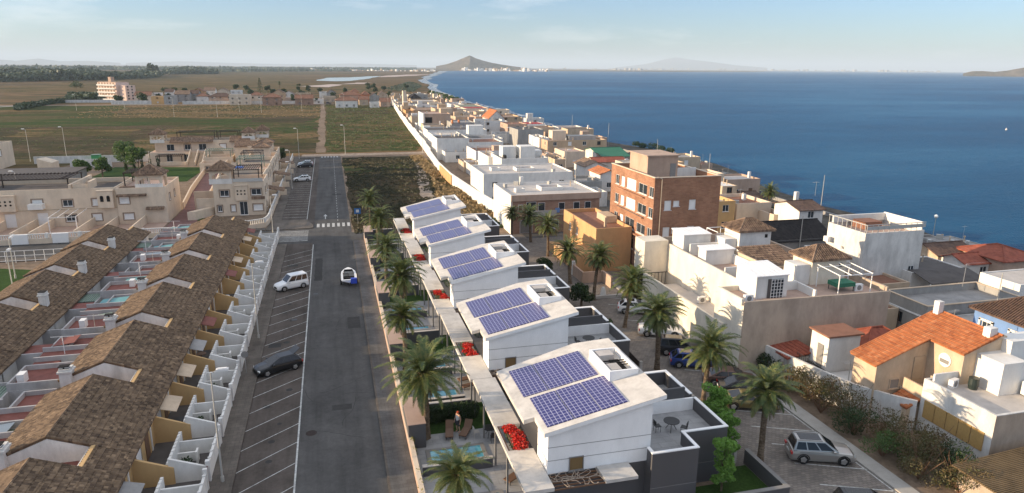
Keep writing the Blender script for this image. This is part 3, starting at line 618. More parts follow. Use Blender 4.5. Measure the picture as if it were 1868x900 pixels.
def make_terrace():
    t=thing('terrace_house','','terraced house')
    # local: ridge at x=0, unit from y=0 to PITCH, roof over 0..UL
    ez,wz=2.62,3.2; ex,wx=4.85,-3.35; RZ=4.5
    rf=MB(); tiled_slope(rf,ex,ez,0.03,RZ,0,UL); tiled_slope(rf,wx,wz,-0.03,RZ,0,UL); tiled_slope(rf,ex,ez,2.35,ez+(RZ-ez)*(ex-2.35)/ex,UL,PITCH)
    rf_o=part('roof',rf,M['tile'],t)
    rg=MB(); k=int(UL/.4)
    for i in range(k): rg.tube((0,UL*i/k,RZ+.02),(0,UL*(i+1)/k+.03,RZ+.035),0.12,0.10,7)
    part('ridge_cap',rg,M['tile'],rf_o)
    wl=MB()
    # gable walls near and far, in white, up to the roof line
    for y0,y1 in ((0.02,0.22),(UL-.22,UL-.02)):
        s=lambda x: RZ-.13-(RZ-ez)*x/ex if x>0 else RZ-.13-(RZ-wz)*(-x)/(-wx)
        pts=[(wx+.15,0),(4.4,0),(4.4,s(4.4)),(0,s(0)),(wx+.15,s(wx+.15))]
        b=[(x,y0,z) for x,z in pts]; c=[(x,y1,z) for x,z in pts]; n=5
        wl.grid(b+c,[(0,1,2,3,4),(9,8,7,6,5)]+[(i+5,(i+1)%n+5,(i+1)%n,i) for i in range(n)])
    wl.box(wx+.15,.2,0,wx+.35,UL-.2,wz-.1)
    wl.box(2.2,UL,0,2.36,PITCH,ez+(RZ-ez)*(ex-2.35)/ex-.12)
    part('gable_wall',wl,M['white2'],t)
    # verge tiles along the gables (pale mortar edge)
    vg=MB()
    for y in (0.03,UL-.03):
        vg.box(0,0,0,0,0,0) if False else None
        for (xa,za,xb,zb) in ((ex,ez,0,RZ),(wx,wz,0,RZ)):
            kk=12
            for i in range(kk):
                u0,u1=i/kk,(i+1)/kk; vg.tube((xa+(xb-xa)*u0,y,za+(zb-za)*u0+.05),(xa+(xb-xa)*u1,y,za+(zb-za)*u1+.07),.085,.075,6)
    part('verge_tiles',vg,M['tile'],t)
    st=MB(); st.prism([(2.36,UL+.0),(2.62,UL+.0),(2.62,PITCH-.02),(2.36,PITCH-.02)],2.9,3.62); part('stub_wall',st,M['yellow'],t)
    nf=MB(); nf.box(wx+.3,UL-.02,2.5,2.2,PITCH+.02,2.62); part('notch_floor',nf,M['redfloor'],t)
    # street-side walls: yellow house front with windows, doors
    fw=MB(); fw.box(4.25,0.22,0,4.45,PITCH,2.62); part('front_wall',fw,M['yellow'],t)
    for hy in (0,PITCH/2):
        window_w(t,(4.45,hy+1.6),'y',1,1.25,1.25,0.95,(M['creamdark'],M['blind']),blind=True)
        d=MB(); d.box(4.45,hy+3.35,0.1,4.50,hy+4.25,2.2); part('door',d,M['brown'],t)
        lp=MB(); lp.box(4.45,hy+4.8,0,4.52,hy+5.0,2.5); part('drainpipe',lp,M['white'],t)
        yw=MB()  # sloping yellow side wall of the front yard
        pts=[(4.45,0.02),(6.9,0.02),(6.9,1.25),(4.45,2.25)]; y=hy+.02
        b=[(x,y,z) for x,z in pts]; c=[(x,y+.18,z) for x,z in pts]
        yw.grid(b+c,[(0,1,2,3),(7,6,5,4)]+[(i+4,(i+1)%4+4,(i+1)%4,i) for i in range(4)])
        part('yard_wall',yw,M['yellow'],t)
        ww=MB() # white wall between house yard and front garden, and garden party wall with slope
        ww.box(6.4,hy+.25,0,6.58,hy+4.6,1.45)
        for i in range(9): ww.box(6.42,hy+.3+i*.5,1.45,6.56,hy+.45+i*.5,1.52)
        pts=[(6.58,0.0),(9.0,0.0),(9.0,0.95),(6.58,1.9)]
        b=[(x,hy+.12,z) for x,z in pts]; c=[(x,hy+.30,z) for x,z in pts]
        ww.grid(b+c,[(0,1,2,3),(7,6,5,4)]+[(i+4,(i+1)%4+4,(i+1)%4,i) for i in range(4)])
        ww.box(6.58,hy+2.7,0,7.9,hy+2.84,.75); ww.box(7.8,hy+2.3,0,7.94,hy+2.9,.95); ww.box(6.58,hy+3.6,0,8.9,hy+3.74,1.15)
        part('garden_wall',ww,M['white'],t)
        sw=MB(); sw.box(8.95,hy+.0,0,9.12,hy+4.5,1.35); sw.box(8.9,hy+4.5,0,9.17,hy+4.72,1.65); sw.box(8.9,hy+5.5,0,9.17,hy+5.78,1.65)
        for i in range(5): sw.box(8.93,hy+.5+i*.9,1.35,9.14,hy+.62+i*.9,1.45)
        part('street_wall',sw,M['white'],t)
        gt=MB()
        for i in range(8): gt.box(9.0,hy+4.75+i*.095,.1,9.03,hy+4.79+i*.095,1.35)
        gt.box(8.99,hy+4.72,.15,9.04,hy+5.5,.2); gt.box(8.99,hy+4.72,1.25,9.04,hy+5.5,1.3); part('gate',gt,M['redfloor'],t)
        # shrub and pots in garden bed
        sh=MB(); leafcloud(sh,[((7.2,hy+1.9,.45),(.45,.5,.4))],110,.11,random.Random(int(hy*10))); part('garden_shrub',sh,M['leafdark'],t)
    fl=MB(); fl.box(4.45,0,0.0,9.0,PITCH,0.06); part('yard_floor',fl,M['darkdeck'],t)
    # chimney at the yard side of the near gable
    ch=MB(); ch.box(-3.1,-.35,2.6,-2.3,.55,4.25); ch.box(-3.2,-.45,3.95,-2.2,.65,4.08); 
    for cx in (-2.95,-2.55): ch.box(cx-.13,-.2,4.25,cx+.13,.1,4.42)
    co=part('chimney',ch,M['white2'],t); cc=MB(); cc.box(-3.1,-.3,4.42,-2.35,.2,4.48); cc.box(-3.05,-.25,4.25,-2.4,.15,4.27); part('chimney_pot',cc,M['dark'],co)
    # back yard: red roof terrace, court, canopy of slats
    by=MB(); by.box(-7.2,1.0,2.35,wx+.15,4.4,2.55); by.box(-7.2,4.5,2.35,-5.2,6.1,2.5); by.box(-7.2,6.2,2.35,wx+.15,8.2,2.55); by.box(-5.4,8.2,2.35,wx+.15,10.9,2.55); part('terrace_floor',by,M['redfloor'],t)
    bw=MB()
    for (x0,y0,x1,y1,z) in ((-7.25,.9,wx+.1,1.05,2.95),(-7.25,4.35,wx+.1,4.5,2.95),(-7.25,1.0,-7.1,4.4,2.95),(-7.25,6.1,wx+.1,6.25,2.9),(-7.25,8.15,wx+.1,8.3,2.95),(-5.5,10.9,wx+.1,11.05,2.9),(-5.5,8.2,-5.35,10.9,2.9)):
        bw.box(x0,y0,2.3,x1,y1,z)
    bw.box(-7.3,0,0,-7.14,PITCH,2.35); bw.box(-7.2,.86,0,wx+.2,.98,2.35); bw.box(-7.2,6.05,0,wx+.2,6.18,2.35)
    part('yard_party_wall',bw,M['yardwall'],t)
    bf=MB(); bf.box(-7.2,0,0,wx+.2,PITCH,0.05); part('back_yard_floor',bf,M['mgrey'],t)
    sc=MB()
    for i in range(7): sc.box(-7.1,4.7+i*.19,2.3,-4.0,4.84+i*.19,2.34)
    for i in range(4): sc.box(-7.1+i*.98,4.6,2.24,-7.04+i*.98,6.0,2.30)
    part('slat_canopy',sc,M['greenslat'],t)
    an=MB(); an.tube((-4.6,1.6,2.55),(-4.6,1.6,4.1),.03,.02,5); an.tube((-5.1,1.6,3.95),(-4.1,1.6,3.95),.015,.015,4)
    for i in range(5): an.tube((-5.05+i*.22,1.35,3.95),(-5.05+i*.22,1.85,3.95),.01,.01,3)
    part('antenna',an,M['metal'],t)
    return t
ORD=['nearest to the camera','second from the near end','third from the near end','fourth from the near end','fifth from the near end','sixth from the near end','farthest, by the cross street']
proto=make_terrace()
for k in range(-1,6):
    loc=(XR,44.1+PITCH*k,0); lb='brown-tiled terraced house beside the parking bays, '+ORD[k+1]
    if k==-1: proto.location=loc; proto['label']=lb; proto['group']='terraced houses beside the parking bays'
    else: dup(proto,loc,0,lb)
_tt=[o for o in COL.objects if o.parent is None and o.name.startswith('terrace_house')]
M['turq']=plain('turquoise_sheet',(0.10,0.26,0.27),0.6); M['greyblue']=plain('grey_blue_sheet',(0.17,0.21,0.25),0.5)
for k,u in enumerate(_tt):   # what each household has added to its own yard
    rr=random.Random(900+k); ox,oy=u.location.x,u.location.y
    for (a,b) in ((4.5,6.1),(8.4,10.8)):
        if rr.random()<.8:
            q=MB(); x0=ox-7.1+rr.uniform(0,1.4); x1=x0+rr.uniform(1.6,3.2); zz_=2.5+rr.uniform(.0,.5); y1=oy+a+rr.uniform(.9,b-a)
            q.grid([(x0,oy+a,zz_),(x1,oy+a,zz_+.2),(x1,y1,zz_+.2),(x0,y1,zz_),(x0,oy+a,zz_-.05),(x1,oy+a,zz_+.15),(x1,y1,zz_+.15),(x0,y1,zz_-.05)],[(0,1,2,3),(7,6,5,4),(0,4,5,1),(1,5,6,2),(2,6,7,3),(3,7,4,0)]); part('yard_canopy',q,M[rr.choice(['turq','greyblue','greyblue','greenslat','redfloor'])],u)
    if rr.random()<.7: q=MB(); x=ox-rr.uniform(4,6.8); y=oy+rr.uniform(1.3,3.8); q.box(x,y,2.55,x+.5,y+.8,3.3); part('yard_cupboard',q,M['blind'],u)
    if rr.random()<.6: q=MB(); x=ox-rr.uniform(4.5,6.8); y=oy+rr.uniform(6.6,7.8); q.tube((x,y,2.5),(x,y,4.2),.03,.03,5); q.tube((x-.9,y,4.2),(x+.9,y,4.15),.02,.02,4); part('washing_post',q,M['frame'],u)
    for hy in (0,5.8):
        if rr.random()<.6:
            q=MB(); x=ox+rr.uniform(5.0,5.8); y=oy+hy+rr.uniform(1.2,4.0); q.lathe((x,y,.06),[(.05,0),(.05,.68),(.45,.70),(.45,.74),(.02,.75)],12); part('yard_table',q,M[rr.choice(['frame','brown','blackmetal'])],u)
        if rr.random()<.5: q=MB(); y0_=oy+hy+rr.uniform(.6,1.4); q.grid([(ox+4.47,y0_,2.45),(ox+4.47,y0_+2.4,2.45),(ox+5.9,y0_+2.4,2.05),(ox+5.9,y0_,2.05),(ox+4.47,y0_,2.40),(ox+4.47,y0_+2.4,2.40),(ox+5.9,y0_+2.4,2.0),(ox+5.9,y0_,2.0)],[(3,2,1,0),(4,5,6,7),(0,1,5,4),(1,2,6,5),(2,3,7,6),(3,0,4,7)]); part('awning',q,M[rr.choice(['beige','greydeck','redfloor'])],u)
    for ch in list(u.children):
        if ch.name.startswith('antenna') and rr.random()<.45: bpy.data.objects.remove(ch)
for k in range(-1,5):
    q=dup(proto,(-31.9,52.0+PITCH*k,0),0,'brown-tiled terraced house in the back row, '+['nearest to the camera','second in view','third in view','fourth in view','fifth in view','farthest, by the white fence'][k+1]); q['group']='terraced houses in the back row'
    for ch in list(q.children):  # the back row turns its own front to the lawn; keep only what it shows
        nm=ch.name.split('.')[0]
        if nm in ('street_wall','gate','garden_shrub','garden_wall','yard_floor','terrace_floor','yard_wall','door','antenna','slat_canopy','yard_party_wall','back_yard_floor','window','drainpipe','front_wall','chimney','yard_canopy','yard_cupboard','washing_post','yard_table','awning'):
            for g in list(ch.children): bpy.data.objects.remove(g)
            bpy.data.objects.remove(ch)
    o=q.location
    fw=MB(); fw.box(o.x+4.2,o.y+.1,0,o.x+4.4,o.y+PITCH,2.62); part('back_wall',fw,M['white'],q)
    ch=MB(); cx=o.x+2.9; cy=o.y-.25; ch.box(cx-.35,cy-.35,2.6,cx+.35,cy+.35,4.75); ch.box(cx-.42,cy-.42,4.4,cx+.42,cy+.42,4.5); 
    c0=part('chimney',ch,M['white2'],q); cc=MB(); cc.box(cx-.3,cy-.3,4.75,cx+.3,cy+.3,4.84); cc.box(cx-.26,cy+.36,4.5,cx+.26,cy+.40,4.7); part('chimney_pot',cc,M['dark'],c0)
    # low yards between the two rows
    fl=MB(); fl.box(o.x+4.4,o.y,0,o.x+6.5,o.y+PITCH,.04); part('back_yard_floor',fl,M['mgrey'],q)
    pw=MB(); pw.box(o.x+4.4,o.y,0,o.x+6.5,o.y+.14,2.6); pw.box(o.x+4.4,o.y+5.8,0,o.x+6.5,o.y+5.94,2.6); part('yard_party_wall',pw,M['yardwall'],q)
    tf=MB(); tf.box(o.x+4.45,o.y+.2,2.2,o.x+6.45,o.y+2.6,2.4); part('terrace_floor',tf,M['redfloor'],q)
    if k%2==0:
        sc=MB()
        for i in range(9): sc.box(o.x+4.5+i*.22,o.y+3.0,2.35,o.x+4.64+i*.22,o.y+5.7,2.40)
        part('slat_canopy',sc,M['greenslat'],q)
    if k in (1,):
        sd=MB(); sd.lathe((0,0,0),[(0.0,0),(.3,.03),(.55,.11),(.72,.2)],18); c=Vector((cx-.75,cy,3.9)); ro=Matrix.Rotation(R(75),4,'Y')
        sd.v=[tuple(c+(ro@Vector(v))) for v in sd.v]; part('satellite_dish',sd,M['metal'],q)
# lawn and court behind the back row
poly_sheet('lawn',[(-46,60),(-38,60),(-38,101),(-46,104)],0.03,M['lawn'])
poly_sheet('path',[(-38,40),(-35.2,40),(-35.2,106),(-38,106)],0.03,M['lightdeck'])
poly_sheet('sports_court',[(-62,60),(-46.6,60),(-46.6,104),(-62,104)],0.03,M['pavegrey'])
# ================= VILLAS =================
M['vroof']=plain('pale_travertine_roof',(0.57,0.54,0.50),0.75,0,0.20,0.9,0.15,0.22)
M['terr']=brickmat('grey_terrace_tiles',(0.40,0.40,0.40),(0.36,0.36,0.365),(0.26,0.26,0.26),1.2,0.6,1.0,'XY')
M['pool']=glassmat('pool_water',(0.10,0.42,0.50),0.04)
def solarmat():
    m,t,b=newmat('solar_cells'); uv=N(t,'ShaderNodeTexCoord'); sp=N(t,'ShaderNodeSeparateXYZ'); t.links.new(uv.outputs['Object'],sp.inputs[0])
    def lines(ax,period,wd):
        a=N(t,'ShaderNodeMath',operation='MULTIPLY'); a.inputs[1].default_value=1/period; t.links.new(sp.outputs[ax],a.inputs[0])
        f=N(t,'ShaderNodeMath',operation='FRACT'); t.links.new(a.outputs[0],f.inputs[0]); g=N(t,'ShaderNodeMath',operation='LESS_THAN'); g.inputs[1].default_value=wd; t.links.new(f.outputs[0],g.inputs[0]); return g.outputs[0]
    a=lines('X',0.28,0.15); c=lines('Y',0.34,0.12); mxx=N(t,'ShaderNodeMath',operation='MAXIMUM'); t.links.new(a,mxx.inputs[0]); t.links.new(c,mxx.inputs[1])
    r=N(t,'ShaderNodeMixRGB'); r.inputs['Color1'].default_value=(0.018,0.018,0.125,1); r.inputs['Color2'].default_value=(0.30,0.30,0.44,1); t.links.new(mxx.outputs[0],r.inputs[0]); t.links.new(r.outputs[0],b.inputs['Base Color'])
    b.inputs['Roughness'].default_value=0.28; return m
M['solar']=solarmat()
def sunlounger(p,rz,label):
    t=thing('sun_lounger',label,'sun lounger',p,'sun loungers by the pools'); x,y,z=p
    a=MB(); a.obox((x,y),rz,1.25,.6,z+.28,z+.36); part('seat',a,M['brown'],t)
    b=MB(); c,s=math.cos(rz),math.sin(rz)
    def w(u,v,h): return (x+u*c-v*s,y+u*s+v*c,z+h)
    b.grid([w(.62,-.3,.3),w(.62,.3,.3),w(1.15,.3,.78),w(1.15,-.3,.78),w(.66,-.3,.26),w(.66,.3,.26),w(1.19,.3,.74),w(1.19,-.3,.74)],[(0,1,2,3),(7,6,5,4),(0,3,7,4),(1,5,6,2),(3,2,6,7),(1,0,4,5)]); part('backrest',b,M['brown'],t)
    for u,v in ((-.5,-.24),(-.5,.24),(.55,-.24),(.55,.24)):
        l=MB(); l.tube(w(u,v,0),w(u,v,.3),.025,.025,5); part('leg',l,M['blackmetal'],t)
def table_set(p,label,r=.5,n=3,a0=.4):
    t=thing('round_table',label,'table',p); x,y,z=p
    a=MB(); a.lathe((x,y,z),[(0.02,.70),(r,.70),(r,.74),(0.0,.745)],20); part('tabletop',a,M['blackmetal'],t)
    for i in range(3):
        g=2*PI*i/3; l=MB(); l.tube((x+.42*math.cos(g),y+.42*math.sin(g),z),(x,y,z+.70),.022,.022,5); part('leg',l,M['blackmetal'],t)
    return t
def chair(p,rz,label,mat=None):
    x,y,z=p; t=thing('garden_chair',label,'chair',p,'chairs at the outdoor tables'); c,s=math.cos(rz),math.sin(rz); mat=mat or M['blackmetal']
    def w(u,v,h): return (x+u*c-v*s,y+u*s+v*c,z+h)
    a=MB(); a.obox((x,y),rz,.42,.42,z+.42,z+.46); part('seat',a,mat,t)
    b=MB(); q=w(-.21,0,0); b.obox((q[0],q[1]),rz,.04,.42,z+.55,z+.85); b.tube(w(-.2,-.19,.4),w(-.22,-.19,.85),.015); b.tube(w(-.2,.19,.4),w(-.22,.19,.85),.015); part('backrest',b,mat,t)
    for u,v in ((-.18,-.18),(-.18,.18),(.18,-.18),(.18,.18)):
        l=MB(); l.tube(w(u,v,0),w(u,v,.43),.015); part('leg',l,mat,t)
def make_villa():
    t=thing('villa','','villa')
    zr=lambda x: 5.45+0.205*(x+0.9)
    W,D=6.9,9.6
    # ground floor volume and terrace block
    g=MB(); g.prism([(0.1,.2),(6.6,.2),(6.6,-.75),(9.8,-.75),(9.8,1.15),(13,1.15),(13,5.5),(13,5.6),(10.6,5.6),(10.6,9.9),(0.1,9.9)],0,2.95); part('ground_floor_wall',g,M['dgrey'],t)
    jt=MB()
    for z in (1.5,): jt.box(6.59,-.762,z,9.812,-.75,z+.025); jt.box(9.8,1.138,z,13.012,1.15,z+.025)
    part('wall_joint',jt,M['mgrey'],t)
    tf=MB(); tf.prism([(6.7,-.6),(9.65,-.6),(9.65,1.3),(12.85,1.3),(12.85,5.45),(6.7,5.45)],2.95,3.02); part('terrace_floor',tf,M['terr'],t)
    pr=MB(); cp=MB()
    def par(x0,y0,x1,y1,z=3.95,b=2.95): pr.box(x0,y0,b,x1,y1,z); cp.box(x0-.03,y0-.03,z,x1+.03,y1+.03,z+.07)
    par(6.6,-.75,9.8,-.6); par(9.65,-.56,9.8,1.3); par(9.84,1.15,13,1.3); par(12.85,1.34,13,5.4); par(6.6,-.56,6.75,.0)
    part('parapet',pr,M['dgrey'],t); part('coping',cp,M['whiteclean'],t)
    wi=MB(); wi.box(6.9,5.42,2.95,12.84,5.58,3.95); part('inner_wall',wi,M['whiteclean'],t)
    # rear dark terrace
    rt=MB(); rt.box(8.2,5.6,2.95,12.2,5.78,4.75); rt.box(8.2,5.8,0,12.9,9.9,2.95); rt.box(8.2,9.7,2.95,12.9,9.9,4.05); rt.box(12.72,5.8,2.95,12.9,9.68,4.05); part('rear_wall',rt,M['dgrey'],t)
    rc=MB(); rc.box(8.2,9.66,4.05,12.94,9.94,4.12); rc.box(12.68,5.8,4.05,12.94,9.64,4.12); part('coping',rc,M['whiteclean'],t)
    rfl=MB(); rfl.box(8.2,5.8,2.95,12.7,9.68,3.0); part('terrace_floor',rfl,M['terr'],t)
    sb=MB(); sb.box(6.95,5.6,2.95,8.2,7.9,4.9); part('store_box',sb,M['white'],t); sw=MB(); sw.box(6.95,5.35,3.15,8.1,5.41,3.85); part('store_window',sw,M['dark'],t)
    # upper white volume
    u=MB(); u.prism([(0.1,0.2),(W,0.2),(W,9.6),(1.4,9.6),(1.4,2.3),(0.1,2.3)],2.95,lambda x,y: zr(x)-.02)
    uo=part('upper_wall',u,M['whiteclean'],t)
    j=MB()
    for z in (3.85,4.75): j.box(.1,.188,z,W,.2,z+.03); j.box(.088,.2,z,.1,2.3,z+.03); j.box(W,.2,z,W+.012,9.6,z+.03)
    part('wall_joint',j,M['mgrey'],uo)
    # facade window low on the front
    window_w(t,(1.95,.2),'x',-1,.85,.85,3.05,(M['mgrey'],M['ochreglass']),frame=.05,cross=False)
    # roof slab, monopitch rising to the sea side
    r=MB(); pts=[(-.2,.0),(7.7,.0),(7.7,9.4),(5.2,10.2),(-.9,9.4),(-.9,2.1),(-.2,2.1)]
    b=[(x,y,zr(x)) for x,y in pts]; c=[(x,y,zr(x)+.28) for x,y in pts]; n=len(pts)
    r.grid(b+c,[tuple(reversed(range(n))),tuple(range(n,2*n))]+[(i,(i+1)%n,(i+1)%n+n,i+n) for i in range(n)]); ro=part('roof',r,M['vroof'],t)
    fa=MB(); 
    for (x0,x1) in ((-.2,7.7),): fa.grid([(x0,-.012,zr(x0)+.01),(x1,-.012,zr(x1)+.01),(x1,-.012,zr(x1)+.27),(x0,-.012,zr(x0)+.27)],[(0,1,2,3)])
    part('roof_fascia',fa,M['whiteclean'],ro)
    # roof stair box with air conditioning units
    bx=MB(); bx.box(5.3,3.4,5.6,7.35,3.55,7.75); bx.box(5.3,3.55,5.6,5.45,7.0,7.75); bx.box(7.2,3.55,5.6,7.35,7.0,7.75); bx.box(5.3,7.0,5.6,7.35,7.15,7.75); bx.box(5.45,3.55,5.6,7.2,7.0,7.0); part('plant_enclosure',bx,M['whiteclean'],t)
    for (x0,y0,dx,dy) in ((5.55,3.7,.75,1.0),(5.6,6.0,1.1,.9)):
        ac=MB(); ac.box(x0,y0,7.0,x0+dx,y0+dy,7.72); a=part('air_conditioner',ac,M['lightdeck'],t)
    pg=MB(); pg.box(6.3,3.55,7.3,7.2,6.0,7.35)
    for i in range(3): pg.box(5.45,4.7+i*.35,7.5,7.2,4.78+i*.35,7.56)
    part('plant_grille',pg,M['dark'],t)
    # solar panels: two arrays of three
    for (y0,y1) in ((.55,4.35),(4.75,8.75)):
        for i in range(3):
            x0=.15+i*1.76 if y0<1 else -.15+i*1.76; x1=x0+1.68
            s=MB(); a0=zr(x0)+.34; a1=zr(x1)+.34
            s.grid([(x0,y0,a0),(x1,y0,a1),(x1,y1,a1),(x0,y1,a0),(x0,y0,a0-.06),(x1,y0,a1-.06),(x1,y1,a1-.06),(x0,y1,a0-.06)],[(0,1,2,3),(7,6,5,4),(0,4,5,1),(1,5,6,2),(2,6,7,3),(3,7,4,0)]); part('solar_panel',s,M['solar'],t)
    # entrance canopy along the pool side
    cn=MB(); cn.box(-1.75,-1.4,2.85,0.05,3.1,3.1); cn.box(-1.75,6.35,2.85,0.05,13.85,3.1); cn.box(0.05,4.6,2.85,1.35,13.6,3.06) if False else None
    cn.box(-1.75,3.1,2.85,-1.6,6.35,3.1); part('canopy',cn,M['vroof'],t)
    bm=MB()
    for i in range(4): bm.box(-1.55+i*.38,3.1,2.88,-1.47+i*.38,6.35,3.04)
    part('pergola_beams',bm,M['brown'],t)
    fl=MB(); rr=random.Random(3); leafcloud(fl,[((-.55+rr.uniform(-.25,.2),3.4+i*.43,3.10),(.52,.40,.13)) for i in range(7)],1700,.085,rr); part('red_climber',fl,M['red'],t)
    fg=MB(); leafcloud(fg,[((-.6+rr.uniform(-.3,.25),3.4+i*.43,3.02),(.55,.42,.10)) for i in range(7)],420,.08,rr); part('climber_leaves',fg,M['leafgreen'],t)
    # front canopy and dry branch pergola
    fc=MB(); fc.box(3.3,-1.4,2.85,5.4,.17,3.06); part('front_canopy',fc,M['vroof'],t)
    dp=MB(); dp.box(.05,-1.4,0.9,3.3,.17,1.0); part('sunken_planter',dp,M['dark'],t)
    br=MB(); rr=random.Random(9)
    for i in range(5): br.box(.1,-1.3+i*.33,2.8,3.3,-1.24+i*.33,2.88)
    bro=part('pergola_beams',br,M['brown'],t)
    bb=MB(); bb.tube((.12,-.6,2.93),(3.2,-.6,2.93),.02,.02,4)
    for i in range(26):
        x=rr.uniform(.2,3.1); y=-.6; p=[(x,y,2.93)]; a=rr.uniform(0,6.28)
        for k in range(5): a+=rr.uniform(-.9,.9); x=min(3.2,max(.15,x+.28*math.cos(a))); y=min(.1,max(-1.35,y+.28*math.sin(a))); p.append((x,y,2.93+rr.uniform(0,.1)))
        bb.path(p,.018,4)
    part1('bare_branches',bb,M['raw'],t)
    cl=MB(); rr=random.Random(5); leafcloud(cl,[((.9,8.4,2.9),(.45,1.5,.35)),((.5,9.8,2.9),(.3,.6,.3))],420,.09,rr); part('wall_climber',cl,M['leafdark'],t)
    # posts of the canopy
    for y in (-1.3,3.1,6.4,10.2,13.6):
        p=MB(); p.box(-1.72,y-.06,0,-1.6,y+.06,2.85); part('canopy_post',p,M['mgrey'],t)
    return t
M['ochreglass']=glassmat('amber_glass',(0.20,0.13,0.06),0.15)
VD=['nearest to the camera','second from the near end','middle one of the row','second from the far end','farthest from the camera']
pv=make_villa()
for i in range(5):
    loc=(11.5-.2*i,34.8+15.3*i,0); lb='white villa with blue solar panels and red climber, '+VD[i]
    if i==0: pv.location=loc; pv['label']=lb; pv['group']='white villas with solar panels'
    else:
        q=dup(pv,loc,0,lb)
        for ch in q.children:
            if ch.name.startswith('red_climber'):
                rr=random.Random(60+i); fl=MB(); leafcloud(fl,[((-.6+rr.uniform(-.35,.3),3.35+j*.42+rr.uniform(-.15,.15),3.08),(rr.uniform(.3,.6),rr.uniform(.25,.5),rr.uniform(.10,.18))) for j in range(7)],1500,.085,rr); ch.data=mesh_of(fl,M['red'],'red_climber')
# plot walls, gardens, pools of each villa
def plot(i):
    y0=33.8+15.3*i; x1=9.7-.2*i; nm=VD[i]
    g=MB(); g.face([(4.5,y0,.034),(x1+1.8,y0,.034),(x1+1.8,y0+15.3,.034),(4.5,y0+15.3,.034)]); struct('garden_paving',g,M['terr'])
    yl=y0+12.6
    g=MB(); g.face([(4.5,yl,.042),(x1+1.6,yl,.042),(x1+1.6,yl+4.2,.042),(4.5,yl+4.2,.042)]); struct('lawn',g,M['lawn'])
    for (yy,hh,tx) in ((y0+7.2,.75,'low'),(y0+1.2,.9,'mid'),(y0+15.0,1.3,'tall')):
        wmb=MB(); wmb.box(4.75,yy,0,x1-.1,yy+.28,hh); ww=thing('garden_wall',('%s grey wall in the pool garden of the villa %s'%({'low':'low','mid':'waist-high','tall':'taller'}[tx],nm)),'wall',(4.75,yy,0),'dark grey walls between the pool gardens')
        part('wall',wmb,M['dgrey'],ww); c=MB(); c.box(4.72,yy-.03,hh,x1-.07,yy+.31,hh+.05); part('coping',c,M['lightdeck'],ww)
    for (yy,tx) in ((y0+8.2,'upper'),(y0+2.2,'lower')):
        pl=thing('swimming_pool','%s rectangular blue swimming pool beside the villa %s'%({'upper':'farther','lower':'nearer'}[tx],nm),'swimming pool',(5.4,yy,0),'pools in the villa gardens')
        p=MB(); p.box(5.6,yy+.25,.036,9.3-.2*i,yy+2.0,.075); part('water',p,M['poolw'],pl)
        c=MB()
        for q in ((5.3,yy,9.6-.2*i,yy+.25),(5.3,yy+2.0,9.6-.2*i,yy+2.25),(5.3,yy+.25,5.6,yy+2.0),(9.3-.2*i,yy+.25,9.6-.2*i,yy+2.0)): c.box(q[0],q[1],.036,q[2],q[3],.11)
        part('pool_edge',c,M['mgrey'],pl)
    bx=MB(); bx.box(4.2,y0+10.9,0,5.45,y0+15.2,1.95); b=thing('meter_housing','tall brown box housing beside the pavement wall and villa %s'%nm,'housing',(4.2,y0+10.9,0),'brown box housings along the pavement')
    part('body',bx,M['dgrey'],b); tp=MB(); tp.box(4.17,y0+10.87,1.95,5.48,y0+15.23,2.0); part('top',tp,M['pinkdeck'],b)
m,t,b=newmat('pool_water_lit'); col,f=noise_ramp(t,pos(t),1.3,[(0.05,0.22,0.32),(0.12,0.38,0.48),(0.22,0.50,0.58)],3,0.5); t.links.new(col,b.inputs['Base Color']); b.inputs['Roughness'].default_value=0.08; M['poolw']=m
for i in range(5): plot(i)
# pavement boundary wall with creeper strip
bw=thing('boundary_wall','long low tan wall with pale coping between the right pavement and the villa gardens','wall',(4.2,33,0))
a=MB(); a.box(4.18,24,0,4.45,109.5,.95); part('wall',a,M['pinkdeck'],bw); a=MB(); a.box(4.15,24,.95,4.48,109.5,1.0); part('coping',a,M['cream'],bw)
hp=MB(); rr=random.Random(2)
leafcloud(hp,[((4.3+rr.uniform(0,.15),y+rr.uniform(0,.6),.75),(.22,.6,.35)) for y in list(range(24,41,1))+[43,44,47,50,58,59,66,73,74,88]],2400,.07,rr); single('creeper',hp,M['creeper'] if 'creeper' in M else M['leafgreen'],'yellow-green creeper growing over the low tan pavement wall','creeper',None,(4.3,24,0))
hg=MB(); rr=random.Random(4); leafcloud(hg,[((6.2+i*.5,48.1,.8),(.5,.4,.8)) for i in range(8)],5200,.07,rr); single('hedge',hg,M['leafdark'],'dark clipped hedge across the garden behind the person and loungers','hedge',None,(8,48.1,0))
